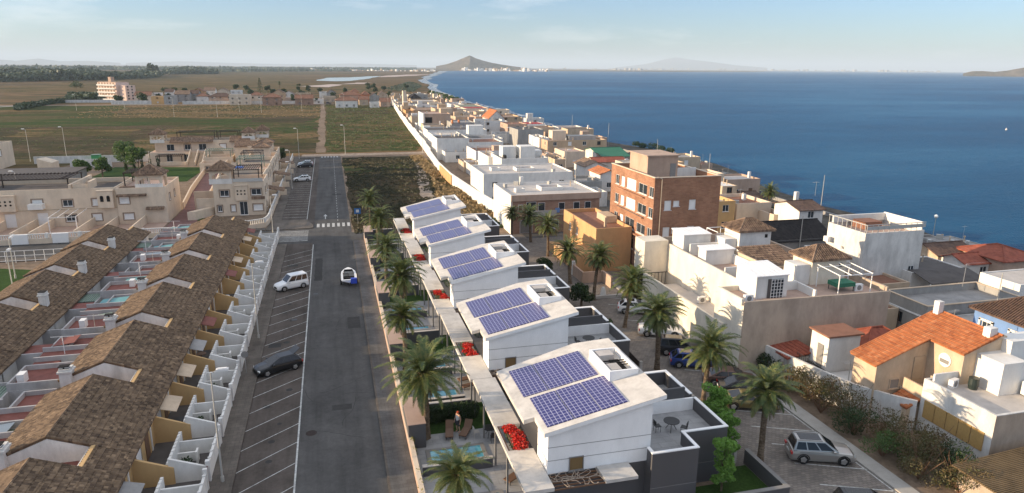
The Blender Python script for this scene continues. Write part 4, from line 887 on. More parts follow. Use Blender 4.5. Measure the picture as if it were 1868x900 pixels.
# garden things
for (px,py,rz,lb) in ((820,797,R(80),'brown sun lounger left of the person in white'),(848,795,R(62),'brown sun lounger right of the person in white'),(855,709,R(15),'dark sun lounger by the second pool, lower of the pair'),(848,697,R(15),'dark sun lounger by the second pool, upper of the pair'),(935,878,R(35),'grey sun lounger beside the nearest pool under the canopy edge')):
    p=PX(px,py,.03); sunlounger((p.x,p.y,.04),rz,lb)
p=PX(893,796,.03); table_set((p.x,p.y,.04),'small round dark table on the pool terrace behind the loungers'); 
chair((p.x-1.0,p.y+.15,.04),0.1,'pale garden chair left of the pool terrace table',M['lightdeck']); chair((p.x+.1,p.y-.85,.04),1.5,'dark garden chair in front of the pool terrace table')
for i in range(5):
    x0=11.5-.2*i; y0=34.8+15.3*i
    if i<2:
        table_set((x0+9.9,y0+3.1,3.02),'round black table on the roof terrace of the villa '+VD[i],.55)
        chair((x0+8.9,y0+3.2,3.02),0.0,'black chair left of the roof terrace table, villa '+VD[i]); chair((x0+10.6,y0+2.6,3.02),2.4,'black chair right of the roof terrace table, villa '+VD[i])
    p=MB(); p.lathe((x0+7.3,y0+4.9,3.02),[(.14,0),(.2,.3),(.17,.32)],10); pt=thing('potted_plant','potted plant on the roof terrace of the villa '+VD[i],'plant',(x0+7.3,y0+4.9,3.02),'potted plants on the roof terraces'); part('pot',p,M['dgrey'],pt)
    l=MB(); leafcloud(l,[((x0+7.3,y0+4.9,3.75),(.22,.22,.45))],60,.09,random.Random(i)); part('leaves',l,M['leafdark'],pt)
# dark fence along the parking court
for (x0,y0,x1,y1,lb) in ((25.6,51.5,25.9,60,'dark slatted fence between the second and middle villas and the parking court'),(26.3,37.5,26.8,44.5,'dark slatted fence right of the feathery trees by the nearest villa')):
    f=thing('garden_fence',lb,'fence',(x0,y0,0),'dark fences by the parking court'); a=Vector((x0,y0,0)); b_=Vector((x1,y1,0)); d=(b_-a); ang=math.atan2(d.y,d.x); c=(a+b_)/2
    q=MB(); q.obox((c.x,c.y),ang,d.length,.2,0,.55); part('base_wall',q,M['lightdeck'],f)
    q=MB(); 
    for k in range(9): q.obox((c.x,c.y),ang,d.length,.05,.6+k*.11,.69+k*.11)
    part('slat_panel',q,M['brownfence'] if 'brownfence' in M else M['brown'],f)
    for e in (a,b_): q=MB(); q.box(e.x-.12,e.y-.12,0,e.x+.12,e.y+.12,1.75); part('post',q,M['lightdeck'],f)
gw=thing('garden_wall','grey corner wall with white cap beside the feathery trees at the bottom','wall',(24,33,0)); q=MB(); q.box(21,32.6,0,27.2,32.85,1.1); q.box(26.95,32.85,0,27.2,37.3,1.1); part('wall',q,M['dgrey'],gw); q=MB(); q.box(21,32.57,1.1,27.23,32.88,1.15); q.box(26.92,32.88,1.1,27.23,37.3,1.15); part('coping',q,M['mgrey'],gw)
poly_sheet('lawn',[(21.4,33),(26.9,33),(26.9,37),(24.7,37),(24.7,45),(26,45),(26,47),(24.6,47),(24.6,35.5),(21.4,35.5)],0.045,M['lawn'])
# ================= PALMS =================
P1=make_palm(4.6,1,2.9,62,.24); P2=make_palm(5.6,2,2.5,54,.22); P3=make_palm(5.0,3,2.7,58,.2)
WP=[(830,900,P1,1.0,'palm in front of the nearest pool, lowest in the picture',1.6),(778,800,P1,1.14,'large palm rising from the lawn left of the hedge and loungers',1.0),(733,618,P2,1.12,'palm on the pavement side beside the second villa from the near end, big crown',1.0),
 (705,520,P3,1.05,'palm on the pavement side beside the middle villa',1.0),(690,458,P1,1.0,'palm beside the pavement by the second villa from the far end',1.0),(676,416,P3,.95,'palm beside the pavement by the farthest villa, at the road corner',1.0)]
used=set()
def place_palm(proto,loc,s,rz,lb,grp):
    if id(proto) not in used: used.add(id(proto)); q=proto; q.location=loc; q.rotation_euler=(0,0,rz); q['label']=lb
    else: q=dup(proto,loc,rz,lb)
    rt_=random.Random(int(abs(loc[0]*31+loc[1]*17))); q.rotation_euler=(rt_.uniform(-.07,.07),rt_.uniform(-.07,.07),rz)
    q.scale=(s*rt_.uniform(.94,1.04),s*rt_.uniform(.94,1.04),s*rt_.uniform(.93,1.07)); q['group']=grp; q['category']='palm tree'
for k,(px,py,pr_,s,lb,e) in enumerate(WP):
    p=PX(px,py); 
    if k==0: p=Vector((6.0,35.2,0)); s=.78
    place_palm(pr_,(p.x,p.y,.03),s,k*1.3,lb,'palms between the pavement and the villas')
p=PX(738,640); place_palm(P2,(5.4,58.5,.03),.95,2.2,'palm close to the second villa, overlapped by the large lawn palm','palms between the pavement and the villas')
EP=[(28.0,36.9,P2,1.12,'palm nearest the camera in the parking court, left of the silver car'),(28.6,45.8,P3,1.08,'palm in front of the yellow car in the parking court'),(28.0,53.0,P2,1.12,'palm beside the black car in the parking court'),(29.4,63.5,P3,1.12,'palm in front of the white car by the tall cream wall'),(29.4,72.7,P2,1.05,'palm beside the courtyard with the round green tree'),(28.8,79.5,P1,.98,'palm left of the ochre garden wall'),(30.0,92.8,P3,1.0,'palm below the ochre house stairs'),(29.9,101.5,P1,.95,'middle palm of the far three by the long flat building'),(27.4,104,P2,.85,'farthest palm left of the ochre house, darkest crown')]
for k,(x,y,pr_,s,lb) in enumerate(EP): place_palm(pr_,(x,y,.02),s*.92,k*1.1+.5,lb,'palms along the parking court')
place_palm(P3,tuple(PX(1400,389,0)),.82,.6,'lone palm on the beach behind the brick building','palms on the beach')
# trees by the villas
make_tree(4.9,1.55,21,M['leafbright'],'bright green rounded tree behind the roof terrace of the nearest villa',n=7600,leaf=.085,trunk=.1,zlo=.2,blobs=34).location=(26.5,40.6,0)
make_tree(4.7,1.15,22,M['leafbright'],'feathery light green tree, taller of the pair at the corner of the nearest villa',n=6400,leaf=.075,trunk=.08,zlo=.15,blobs=30).location=(25.6,37.6,0)
make_tree(4.3,1.1,23,M['leafbright'],'feathery light green tree, lower of the pair at the corner of the nearest villa',n=6200,leaf=.075,trunk=.08,zlo=.12,blobs=30).location=(23.6,34.7,0)
make_tree(2.8,1.6,24,M['leafdark'],'dark green round tree beside the middle villa terrace and the parking court',n=3400,leaf=.12).location=(27.0,70.5,0)
make_tree(2.6,1.1,25,M['leafdark'],'dark slim shrub at the fence by the second villa terrace','shrub','shrub',n=1600,leaf=.12).location=(26.0,60.5,0)
make_tree(2.6,1.3,26,M['leafdark'],'dark green tree in the corner behind the second villa from the far end',n=1800,leaf=.12).location=(26.4,83.5,0)
# ================= VEHICLES =================
def carpaint(name,c,met=0.3):
    m,t,b=newmat(name); b.inputs['Base Color'].default_value=(*c,1); b.inputs['Roughness'].default_value=0.28; b.inputs['Metallic'].default_value=met
    try: b.inputs['Coat Weight'].default_value=0.25; b.inputs['Coat Roughness'].default_value=0.05
    except: pass
    return m
M['tyre']=plain('tyre_rubber',(0.02,0.02,0.02),0.85,0,0.1,3,0); M['rim']=plain('alloy_rim',(0.5,0.5,0.5),0.3,0.8,0.05,1,0)
M['lampw']=plain('headlight_glass',(0.75,0.75,0.72),0.2,0,0.02,1,0); M['lampr']=plain('tail_light_red',(0.45,0.02,0.02),0.25,0,0.02,1,0)
M['plate']=plain('number_plate',(0.75,0.75,0.72),0.5,0,0.02,1,0)
PROF={ # (x fraction of length from rear, belt z, half width factor); cabin: base rear,roof rear,roof front,base front, roof z
 'suv':dict(L=4.5,W=1.84,st=[(0,.62,.86),(.02,.98,.94),(.12,1.04,1),(.5,1.02,1),(.70,1.00,1),(.93,.88,.95),(.985,.70,.88),(1,.50,.80)],cab=(.03,.08,.52,.72),roof=1.66,wr=.36),
 'hatch':dict(L=4.15,W=1.76,st=[(0,.55,.84),(.02,.90,.93),(.12,.96,1),(.5,.94,1),(.70,.92,1),(.92,.78,.95),(.985,.62,.86),(1,.45,.78)],cab=(.03,.17,.50,.74),roof=1.42,wr=.33),
 'sedan':dict(L=4.7,W=1.84,st=[(0,.55,.84),(.015,.90,.92),(.16,.98,1),(.5,.94,1),(.70,.92,1),(.93,.74,.95),(.985,.58,.86),(1,.42,.78)],cab=(.10,.30,.54,.75),roof=1.42,wr=.34),
 'coupe':dict(L=4.6,W=1.88,st=[(0,.55,.84),(.015,.92,.92),(.14,.99,1),(.5,.88,1),(.68,.86,1),(.93,.66,.95),(.985,.52,.86),(1,.40,.78)],cab=(.06,.34,.52,.72),roof=1.30,wr=.35),
 'van':dict(L=4.0,W=1.66,st=[(0,.60,.92),(.01,1.02,.98),(.12,1.06,1),(.5,1.05,1),(.70,1.02,1),(.92,.86,.95),(.985,.66,.88),(1,.48,.80)],cab=(.01,.03,.54,.72),roof=1.82,wr=.31)}
def make_car(kind,paint,label,loc,rz,group=None,rack=False,boot=False):
    K=PROF[kind]; L,W=K['L'],K['W']/2; t=thing('parked_car',label,'car' if kind!='van' else 'van',(0,0,0),group)
    b=MB(); st=K['st']; vs=[]; n=0
    def ring(x,zt,w): return [(x,-w*.90,.24),(x,-w*1.0,.42),(x,-w*1.0,zt-.22),(x,-w*.95,zt-.05),(x,-w*.78,zt),(x,0,zt+.035),(x,w*.78,zt),(x,w*.95,zt-.05),(x,w*1.0,zt-.22),(x,w*1.0,.42),(x,w*.90,.24)]
    S=[]
    for i in range(len(st)-1):
        k=1 if i in (0,len(st)-2) else 3
        for j in range(k):
            u=j/k; S.append(tuple(st[i][q]*(1-u)+st[i+1][q]*u for q in range(3)))
    S.append(st[-1])
    for (fx,zt,wf) in S: vs+=ring((fx-.5)*L,zt,W*wf)
    n=11; fs=[(i*n+j,i*n+(j+1)%n,(i+1)*n+(j+1)%n,(i+1)*n+j) for i in range(len(S)-1) for j in range(n)]
    fs=[tuple(reversed(f)) for f in fs]; fs.append(tuple(range(n))); fs.append(tuple(reversed([(len(S)-1)*n+i for i in range(n)])))
    b.grid(vs,fs); body=part('body',b,paint,t,smooth=False)
    a,r1,r2,f_=[(q-.5)*L for q in K['cab']]; zb=.93 if kind not in('suv','van') else 1.0
    zb={'suv':1.0,'van':1.03,'hatch':.92,'sedan':.93,'coupe':.88}[kind]; zr=K['roof']; wb=W*.90; wr_=W*(.66 if kind!='van' else .80)
    c=MB(); P=[(a,-wb,zb),(f_,-wb,zb),(f_,wb,zb),(a,wb,zb),(r1,-wr_,zr-.03),(r2,-wr_,zr-.03),(r2,wr_,zr-.03),(r1,wr_,zr-.03),(r1+.05,-wr_*.86,zr+.02),(r2-.1,-wr_*.86,zr+.02),(r2-.1,wr_*.86,zr+.02),(r1+.05,wr_*.86,zr+.02)]
    c.grid(P,[(0,1,5,4),(1,2,6,5),(2,3,7,6),(3,0,4,7),(4,5,9,8),(5,6,10,9),(6,7,11,10),(7,4,8,11),(8,9,10,11)]); part('cabin',c,paint,t)
    def pane(q,u0,u1,v0,v1,off):
        A,B,C_,D=[Vector(P[i]) for i in q]; nn=(B-A).cross(D-A).normalized()
        f=lambda u,v:(A.lerp(B,u)).lerp(D.lerp(C_,u),v)+nn*off
        return [f(u0,v0),f(u1,v0),f(u1,v1),f(u0,v1)]
    g=MB(); g.face(pane((1,2,6,5),.05,.95,.08,.95,.008)); part('windscreen',g,M['carglass'],t)
    g=MB(); g.face(pane((3,0,4,7),.07,.93,.12,.92,.008)); part('rear_window',g,M['carglass'],t)
    for q in ((0,1,5,4),(2,3,7,6)):
        rev=q[0]==2
        for (u0,u1) in (((.05,.30),(.33,.60),(.63,.93)) if kind in('suv','van','hatch') else ((.10,.50),(.53,.92))):
            if rev: u0,u1=1-u1,1-u0
            g=MB(); g.face(pane(q,u0,u1,.12,.90,.008)); part('side_window',g,M['carglass'],t)
    if kind in('suv','hatch') and rack!='plain':
        g=MB(); g.box(r1+.25,-wr_*.72,zr+.015,r2-.25,wr_*.72,zr+.035); part('roof_window',g,M['carglass'],t)
    wx=(.19,.80); r=K['wr']
    for fx in wx:
        for s in (-1,1):
            x=(fx-.5)*L; y=s*(W-.10); wmb=MB(); wmb.tube((x,y-.12,r),(x,y+.12,r),r,r,18); wo=part('wheel',wmb,M['tyre'],t)
            rm=MB(); rm.tube((x,y+s*.121,r),(x,y+s*.135,r),r*.66,r*.62,5 if kind!='van' else 14); part('rim',rm,M['rim'],wo)
            ar=MB(); k=12
            for i in range(k):
                a0=PI*i/k; a1=PI*(i+1)/k; R0=r+.02; R1=r+.09
                ar.face([(x+R0*math.cos(a0),s*(W+.004),r+R0*math.sin(a0)),(x+R1*math.cos(a0),s*(W+.004),r+R1*math.sin(a0)),(x+R1*math.cos(a1),s*(W+.004),r+R1*math.sin(a1)),(x+R0*math.cos(a1),s*(W+.004),r+R0*math.sin(a1))])
            part('wheel_arch',ar,M['tyre'],t)
    zf=st[-3][1]; zr0=st[1][1]
    for s in (-1,1):
        h=MB(); h.grid([(L/2*.955,s*W*.60,zf-.22),(L/2*.90,s*W*.93,zf-.20),(L/2*.90,s*W*.93,zf-.06),(L/2*.955,s*W*.60,zf-.09),(L/2*.985,s*W*.60,zf-.24),(L/2*.93,s*W*.96,zf-.22),(L/2*.91,s*W*.955,zf-.07),(L/2*.965,s*W*.60,zf-.10)],[(0,1,2,3),(4,5,6,7),(0,4,5,1),(3,2,6,7),(0,3,7,4),(1,2,6,5)]); part('headlight',h,M['lampw'],t)
        h=MB(); h.box(-L/2*1.003,s*W*.60,zr0-.28,-L/2*.955,s*W*.93,zr0-.10); part('tail_light',h,M['lampr'],t)
        h=MB(); h.box(f_-.45,s*(W+.02),zb,f_-.28,s*(W+.16),zb+.13); part('mirror',h,paint,t)
    h=MB(); h.box(L/2*.985,-W*.45,.36,L/2*1.004,W*.45,.56); part('grille',h,M['tyre'],t)
    h=MB(); h.box(-L/2*1.008,-.26,.62,-L/2*1.0,.26,.73); part('number_plate',h,M['plate'],t)
    if rack==True:
        for s in (-1,1): h=MB(); h.tube((r1+.1,s*wr_*.92,zr+.06),(r2-.2,s*wr_*.92,zr+.06),.025); part('roof_rail',h,M['metal'],t)
    if boot:
        h=MB(); h.grid([(r1+.1,-.55,zr),(r1+.1,.55,zr),(r1-.6,.5,zr+.45),(r1-.6,-.5,zr+.45),(r1+.1,-.55,zr-.05),(r1+.1,.55,zr-.05),(r1-.6,.5,zr+.40),(r1-.6,-.5,zr+.40)],[(0,1,2,3),(7,6,5,4),(0,4,5,1),(1,5,6,2),(2,6,7,3),(3,7,4,0)]); part('open_tailgate',h,paint,t)
    t.rotation_euler=(0,0,rz); t.location=loc; return t
M['carglass']=glassmat('car_window_glass',(0.012,0.014,0.018),0.04)
cW=carpaint('white_car_paint',(0.72,0.72,0.71),0.0); cB=carpaint('black_car_paint',(0.008,0.009,0.012),0.2); cN=carpaint('blue_car_paint',(0.02,0.05,0.22),0.3); cY=carpaint('gold_car_paint',(0.22,0.17,0.06),0.4)
cS=carpaint('silver_car_paint',(0.42,0.41,0.39),0.7); cBr=carpaint('bronze_car_paint',(0.13,0.07,0.05),0.4); cK=carpaint('dark_grey_car_paint',(0.04,0.04,0.045),0.4); cSl=carpaint('pale_silver_car_paint',(0.55,0.56,0.57),0.5)
ang=R(180+8)
make_car('hatch',cB,'black hatchback with raised tailgate in the near parking bays',(-5.9,61.0,.03),R(204),None,'plain',True)
make_car('van',cW,'small white van with side windows in the street parking bays',(-5.9,85.6,.03),R(206),None,'plain')
for (px,py,kind,pt,lb) in ((570,331,'hatch',cW,'white hatchback alone in the far parking bays'),(562,306,'hatch',cK,'dark car nearer of the two at the far end of the bays'),(566,302.5,'hatch',cSl,'silver car farthest back in the far parking bays')):
    p=PX(px,py); make_car(kind,pt,lb,(-7.4 if kind else 0,p.y+.6,.03),R(182),'cars in the far parking bays')
EC=[((32.6,67.6),'hatch',cW,'white hatchback below the cream wall, farther of the two white cars'),((32.2,60.7),'coupe',cW,'white convertible-style car half hidden behind a palm crown'),((31.9,55.9),'suv',cK,'black sports utility car under the cream wall'),((31.6,53.0),'hatch',cN,'bright blue small car beside the black one'),
 ((33.0,48.8),'sedan',cBr,'bronze car behind the palm, front towards the flower bed'),((33.2,46.7),'sedan',cB,'black car between the bronze and gold cars'),((32.2,44.6),'coupe',cY,'gold low sports car in the parking court'),((32.6,36.5),'suv',cS,'silver sports utility car with dark roof parked in the nearest marked bays')]
for (xy,k,pt,lb) in EC: make_car(k,pt,lb,(xy[0],xy[1],.03),R(-22 if k!='suv' or pt is cK else -20),'cars in the parking court' if pt is not cS else None,True if pt is cS else False)
p=PX(1553,893); make_car('suv',cB,'black car cut off by the bottom edge of the picture',(31.2,30.0,.03),R(-20),'cars in the parking court')
# far cars in front of the suburb
for (px,lb,pt) in ((600,'tiny dark car, left one by the far blue and white house',cK),(622,'tiny blue car by the far blue and white house',cN),(640,'tiny pale car, right one by the far blue and white house',cSl),(735,'tiny white car by the far end of the long wall',cW)):
    p=PX(px,196.5); make_car('hatch',pt,lb,(p.x,527,.04),0,'cars before the far suburb')
# boat on a trailer with a blue cover
bt=thing('trailer_boat','small white motorboat on a trailer with a blue bag at its stern','boat',(0,0,0))
hl=MB(); st=[(-2.3,.95,.55,.85),(-1.2,1.0,.42,.92),(0,1.0,.38,.98),(1.2,.88,.40,1.06),(2.1,.50,.55,1.14),(2.6,.06,.95,1.2)]; vs=[]
for (x,w_,zk,zd) in st: vs+=[(x,-w_,zd),(x,-w_*.85,zk+.22),(x,0,zk),(x,w_*.85,zk+.22),(x,w_,zd)]
fs=[(i*5+j,(i+1)*5+j,(i+1)*5+j+1,i*5+j+1) for i in range(5) for j in range(4)]+[(0,1,2,3,4)]; hl.grid(vs,fs); 
part('hull',hl,cW,bt)
dk=MB(); dk.grid([(2.55,0,1.21),(2.1,-.48,1.15),(1.2,-.85,1.08),(.5,-.93,1.05),(.5,.93,1.05),(1.2,.85,1.08),(2.1,.48,1.15)],[(0,1,2,3,4,5,6)]); 
for s in (-1,1): dk.grid([(.5,s*.93,1.05),(.5,s*.72,1.05),(-2.25,s*.70,.9),(-2.25,s*.94,.9)],[(0,1,2,3)])
dk.box(-2.25,-.7,.86,-1.9,.7,.9); part('deck',dk,cW,bt)
ck=MB(); ck.box(-1.9,-.72,.55,.5,.72,.60); ck.box(-1.2,-.6,.6,-.8,.6,.88); part('cockpit',ck,M['dark'],bt)
ws=MB(); ws.grid([(.9,-.6,1.08),(.9,.6,1.08),(.55,.5,1.5),(.55,-.5,1.5),(.3,-.75,1.07),(.3,.75,1.07)],[(0,1,2,3),(4,0,3),(1,5,2)]); part('windscreen',ws,M['carglass'],bt)
ob=MB(); ob.box(-2.75,-.95,.55,-2.3,-.2,1.2); part('engine_bag',ob,plain('blue_cover',(0.02,0.06,0.45),0.6),bt)
tr=MB(); tr.tube((-2.2,0,.42),(3.3,0,.45),.05); tr.tube((-1.0,-.95,.3),(-1.0,.95,.3),.04); part('trailer_frame',tr,M['metal'],bt)
for s in (-1,1): w_=MB(); w_.tube((-1,s*1.0-.08,.3),(-1,s*1.0+.08,.3),.3,.3,14); part('wheel',w_,M['tyre'],bt)
bt.location=(1.15,86.8,.03); bt.rotation_euler=(0,0,R(90))
# ================= PEOPLE =================
def person(label,loc,rz,shirt,trousers,hair,h=1.75,pose='stand'):
    t=thing('person',label,'person',(0,0,0)); s=h/1.75
    J=dict(pelvis=(0,0,.95),spine=(0,0.0,1.15),chest=(0,.0,1.35),neck=(0,0,1.50),head=(0,.02,1.60),top=(0,.02,1.72),
      shL=(.19,0,1.43),elL=(.27,.02,1.15),haL=(.25,.16,.92),shR=(-.19,0,1.43),elR=(-.28,-.02,1.15),haR=(-.30,.06,.90),
      hipL=(.10,0,.92),knL=(.12,.05,.50),anL=(.12,-.02,.09),toL=(.13,.16,.04),hipR=(-.10,0,.92),knR=(-.12,.0,.50),anR=(-.13,-.05,.09),toR=(-.14,.13,.04))
    rad=dict(pelvis=.14,spine=.125,chest=.15,neck=.055,head=.10,top=.07,shL=.065,elL=.045,haL=.035,shR=.065,elR=.045,haR=.035,hipL=.09,knL=.06,anL=.045,toL=.04,hipR=.09,knR=.06,anR=.045,toR=.04)
    E=[('pelvis','spine'),('spine','chest'),('chest','neck'),('neck','head'),('head','top'),('chest','shL'),('shL','elL'),('elL','haL'),('chest','shR'),('shR','elR'),('elR','haR'),('pelvis','hipL'),('hipL','knL'),('knL','anL'),('anL','toL'),('pelvis','hipR'),('hipR','knR'),('knR','anR'),('anR','toR')]
    def skinned(keys,name,mat,fat=1.0,sub=2):
        ks=[k for k in J if k in keys]; me=bpy.data.meshes.new(name); me.from_pydata([tuple(v*s for v in J[k]) for k in ks],[(ks.index(a),ks.index(b)) for a,b in E if a in ks and b in ks],[])
        o=bpy.data.objects.new(name,me); COL.objects.link(o); md=o.modifiers.new('skin','SKIN'); o.modifiers.new('sub','SUBSURF').levels=sub
        sv=me.skin_vertices[0].data
        for i,k in enumerate(ks): sv[i].radius=(rad[k]*fat*s,)*2; sv[i].use_root=(i==0)
        me.materials.append(mat)
        dg=bpy.context.evaluated_depsgraph_get(); nm=bpy.data.meshes.new_from_object(o.evaluated_get(dg)); o.modifiers.clear(); o.data=nm; o.parent=t; return o
    bpy.context.view_layer.update()
    skin=plain('skin_tone',(0.48,0.29,0.20),0.6,0,0.04,4,0)
    body=skinned(set(J),'body',skin)
    sh=skinned({'pelvis','spine','chest','shL','shR'},'shirt',shirt,1.16); 
    tr_=skinned({'pelvis','hipL','knL','hipR','knR'},'shorts',trousers,1.18)
    hm=MB(); hm.lathe((0,-.005*s,1.62*s),[(.06,-.06),(.108,0),(.105,.07),(.07,.125),(.01,.14)],10); part('hair',hm,hair,t)
    fc=MB(); fc.box(-.012,.10*s,1.60*s,.012,.135*s,1.64*s); fc.box(-.05,.112*s,1.65*s,-.025,.12*s,1.665*s); fc.box(.025,.112*s,1.65*s,.05,.12*s,1.665*s); part('face',fc,skin,t)
    for sx,k in ((1,'haL'),(-1,'haR')):
        hx,hy,hz=[v*s for v in J[k]]; hd=MB(); hd.box(hx-.018,hy-.03,hz-.10,hx+.018,hy+.045,hz)
        for f in range(4): hd.tube((hx,hy-.022+f*.020,hz-.09),(hx-.01*sx,hy-.018+f*.021,hz-.155-.01*(f in(1,2))),.0095,.007,5)
        hd.tube((hx,hy+.04,hz-.02),(hx-.02*sx,hy+.075,hz-.07),.011,.008,5); part('hand',hd,skin,t)
    t.rotation_euler=(0,0,rz); t.location=loc; return t
p=PX(837,792,.04); person('person in a white top and dark shorts standing between the two brown loungers',(p.x,p.y+.3,.045),R(120),plain('white_shirt',(0.7,0.7,0.68),0.8),plain('dark_shorts',(0.05,0.05,0.06),0.8),plain('auburn_hair',(0.35,0.07,0.03),0.8))
# ================= HOUSE HELPERS =================
def wall_open(mb,a,b,z0,z1,ops,depth=.14,mi=0):
    """wall from a to b (xy), outward normal to the right of a->b; ops=(u,w,z,h) holes with reveals"""
    a=Vector((a[0],a[1],0)); b=Vector((b[0],b[1],0)); d=(b-a); L=d.length; d=d/L; nrm=Vector((d.y,-d.x,0))
    us=sorted({0,L,*[o[0]-o[1]/2 for o in ops],*[o[0]+o[1]/2 for o in ops]}); zs=sorted({z0,z1,*[z0+o[2] for o in ops],*[z0+o[2]+o[3] for o in ops]})
    P=lambda u,z,t=0: tuple(a+d*u-nrm*t+Vector((0,0,z)))
    for i in range(len(us)-1):
        for j in range(len(zs)-1):
            uc=(us[i]+us[i+1])/2; zc=(zs[j]+zs[j+1])/2-z0
            if any(abs(uc-o[0])<o[1]/2 and o[2]<zc<o[2]+o[3] for o in ops): continue
            mb.face([P(us[i],zs[j]),P(us[i+1],zs[j]),P(us[i+1],zs[j+1]),P(us[i],zs[j+1])],mi)
    for o in ops:
        u0,u1=o[0]-o[1]/2,o[0]+o[1]/2; v0,v1=z0+o[2],z0+o[2]+o[3]
        for q in (((u0,v0),(u1,v0)),((u1,v0),(u1,v1)),((u1,v1),(u0,v1)),((u0,v1),(u0,v0))):
            mb.face([P(*q[0]),P(*q[0],depth),P(*q[1],depth),P(*q[1])],mi)
def house(name,label,cat,X0,Y0,X1,Y1,h,wall,deck,par=.7,ops=None,group=None,coping=None,z0=0,detail=1,parent=None):
    """flat roofed block with real wall openings; ops={'S':[(u,w,z,h,kind)],...}; kinds win, blind, door, hole"""
    ops=ops or {}; t=parent or thing(name,label,cat,((X0+X1)/2,(Y0+Y1)/2,z0),group)
    w=MB(); F={'S':((X0,Y0),(X1,Y0)),'E':((X1,Y0),(X1,Y1)),'N':((X1,Y1),(X0,Y1)),'W':((X0,Y1),(X0,Y0))}
    for k,(a,b) in F.items(): wall_open(w,a,b,z0,h,[o[:4] for o in ops.get(k,[])])
    th=.2
    if par>0:
        w.box(X0+th,Y0+th,h-par-.02,X0+th+.01,Y1-th,h) if False else None
        I=[(X0+th,Y0+th),(X1-th,Y0+th),(X1-th,Y1-th),(X0+th,Y1-th)]
        for i in range(4):
            a,b=I[i],I[(i+1)%4]; w.face([(b[0],b[1],h-par),(a[0],a[1],h-par),(a[0],a[1],h),(b[0],b[1],h)])
        O=[(X0,Y0),(X1,Y0),(X1,Y1),(X0,Y1)]
        for i in range(4): j=(i+1)%4; w.face([(O[i][0],O[i][1],h),(O[j][0],O[j][1],h),(I[j][0],I[j][1],h),(I[i][0],I[i][1],h)])
        dk=MB(); dk.face([(I[0][0],I[0][1],h-par),(I[1][0],I[1][1],h-par),(I[2][0],I[2][1],h-par),(I[3][0],I[3][1],h-par)])
    else:
        dk=MB(); dk.box(X0-.05,Y0-.05,h-.001,X1+.05,Y1+.05,h+.08)
    part('wall',w,wall,t); part('roof',dk,deck,t)
    if coping:
        c=MB()
        for q in ((X0-.04,Y0-.04,X1+.04,Y0+.24),(X0-.04,Y1-.24,X1+.04,Y1+.04),(X0-.04,Y0+.24,X0+.24,Y1-.24),(X1-.24,Y0+.24,X1+.04,Y1-.24)): c.box(q[0],q[1],h+.002,q[2],q[3],h+.07)
        part('coping',c,coping,t)
    for k,(a,b) in F.items():
        a=Vector((*a,0)); b=Vector((*b,0)); d=(b-a).normalized(); nrm=Vector((d.y,-d.x,0))
        for o in ops.get(k,[]):
            kind=o[4] if len(o)>4 else 'win'; u,wd,z,hh=o[:4]; c=a+d*u-nrm*.10; c.z=z0+z+hh/2
            ax=math.atan2(d.y,d.x); fm=M['frame'] if kind!='brownwin' else M['brown']
            if kind=='hole': continue
            if kind in('door','garage'):
                q=MB(); q.obox((c.x,c.y),ax,wd,.06,z0+z,z0+z+hh); part('door',q,M['brown'] if kind=='door' else M['blind'],t); continue
            fr=MB()
            for (du,dz,fw,fh) in ((0,-hh/2+.03,wd,.06),(0,hh/2-.03,wd,.06),(-wd/2+.03,0,.06,hh-.12),(wd/2-.03,0,.06,hh-.12))+(() if kind=='blind' else ((0,0,.05,hh-.12),)):
                q=c+d*du; fr.obox((q.x,q.y),ax,fw,.07,c.z+dz-fh/2,c.z+dz+fh/2)
            s=c+nrm*.10; 
            fr.obox((s.x+nrm.x*.03,s.y+nrm.y*.03),ax,wd+.16,.10,z0+z-.06,z0+z-.005)
            fo=part('window',fr,fm,t)
            if detail:
                pn=MB(); q=c-nrm*(.02 if kind!='blind' else -.005); pn.obox((q.x,q.y),ax,wd-.12,.02,z0+z+.06,z0+z+hh-.06); sh_=kind=='blind' or (kind=='trim' and int(u*7+z*3)%3); part('shutter' if sh_ else 'pane',pn,M['blind'] if sh_ else M['glass'],fo)
            if kind=='trim' :
                tm=MB()
                for (du,dz,fw,fh) in ((0,-hh/2-.12,wd+.4,.2),(0,hh/2+.1,wd+.4,.2),(-wd/2-.11,0,.2,hh+.04),(wd/2+.11,0,.2,hh+.04)):
                    q=s+d*du; tm.obox((q.x+nrm.x*.01,q.y+nrm.y*.01),ax,fw,.07,c.z+dz-fh/2,c.z+dz+fh/2)
                part('window_trim',tm,M['trim'],fo)
    return t
def hip(mb,X0,Y0,X1,Y1,z,rise,ov=.35,mi=0,th=.14):
    X0-=ov;Y0-=ov;X1+=ov;Y1+=ov; w,d=X1-X0,Y1-Y0; m=min(w,d)/2
    if w>=d: r0=(X0+m,(Y0+Y1)/2,z+rise); r1=(X1-m,(Y0+Y1)/2,z+rise)
    else: r0=((X0+X1)/2,Y0+m,z+rise); r1=((X0+X1)/2,Y1-m,z+rise)
    c=[(X0,Y0,z),(X1,Y0,z),(X1,Y1,z),(X0,Y1,z)]; lo=[(x,y,z-th) for x,y,_ in c]; vs=c+lo+[r0,r1]
    if w>=d: fs=[(0,1,9,8),(1,2,9),(2,3,8,9),(3,0,8)]
    else: fs=[(0,1,8),(1,2,9,8),(2,3,9),(3,0,8,9)]
    fs+=[(0,4,5,1),(1,5,6,2),(2,6,7,3),(3,7,4,0),(7,6,5,4)]; mb.grid(vs,fs,mi)
    for a,b in ((c[0],r0),(c[3],r0 if w>=d else r1),(c[1],r1 if w>=d else r0),(c[2],r1),(r0,r1)):
        if (Vector(a)-Vector(b)).length>.3: mb.tube((a[0],a[1],a[2]+.03),(b[0],b[1],b[2]+.03),.09,.09,5,mi)
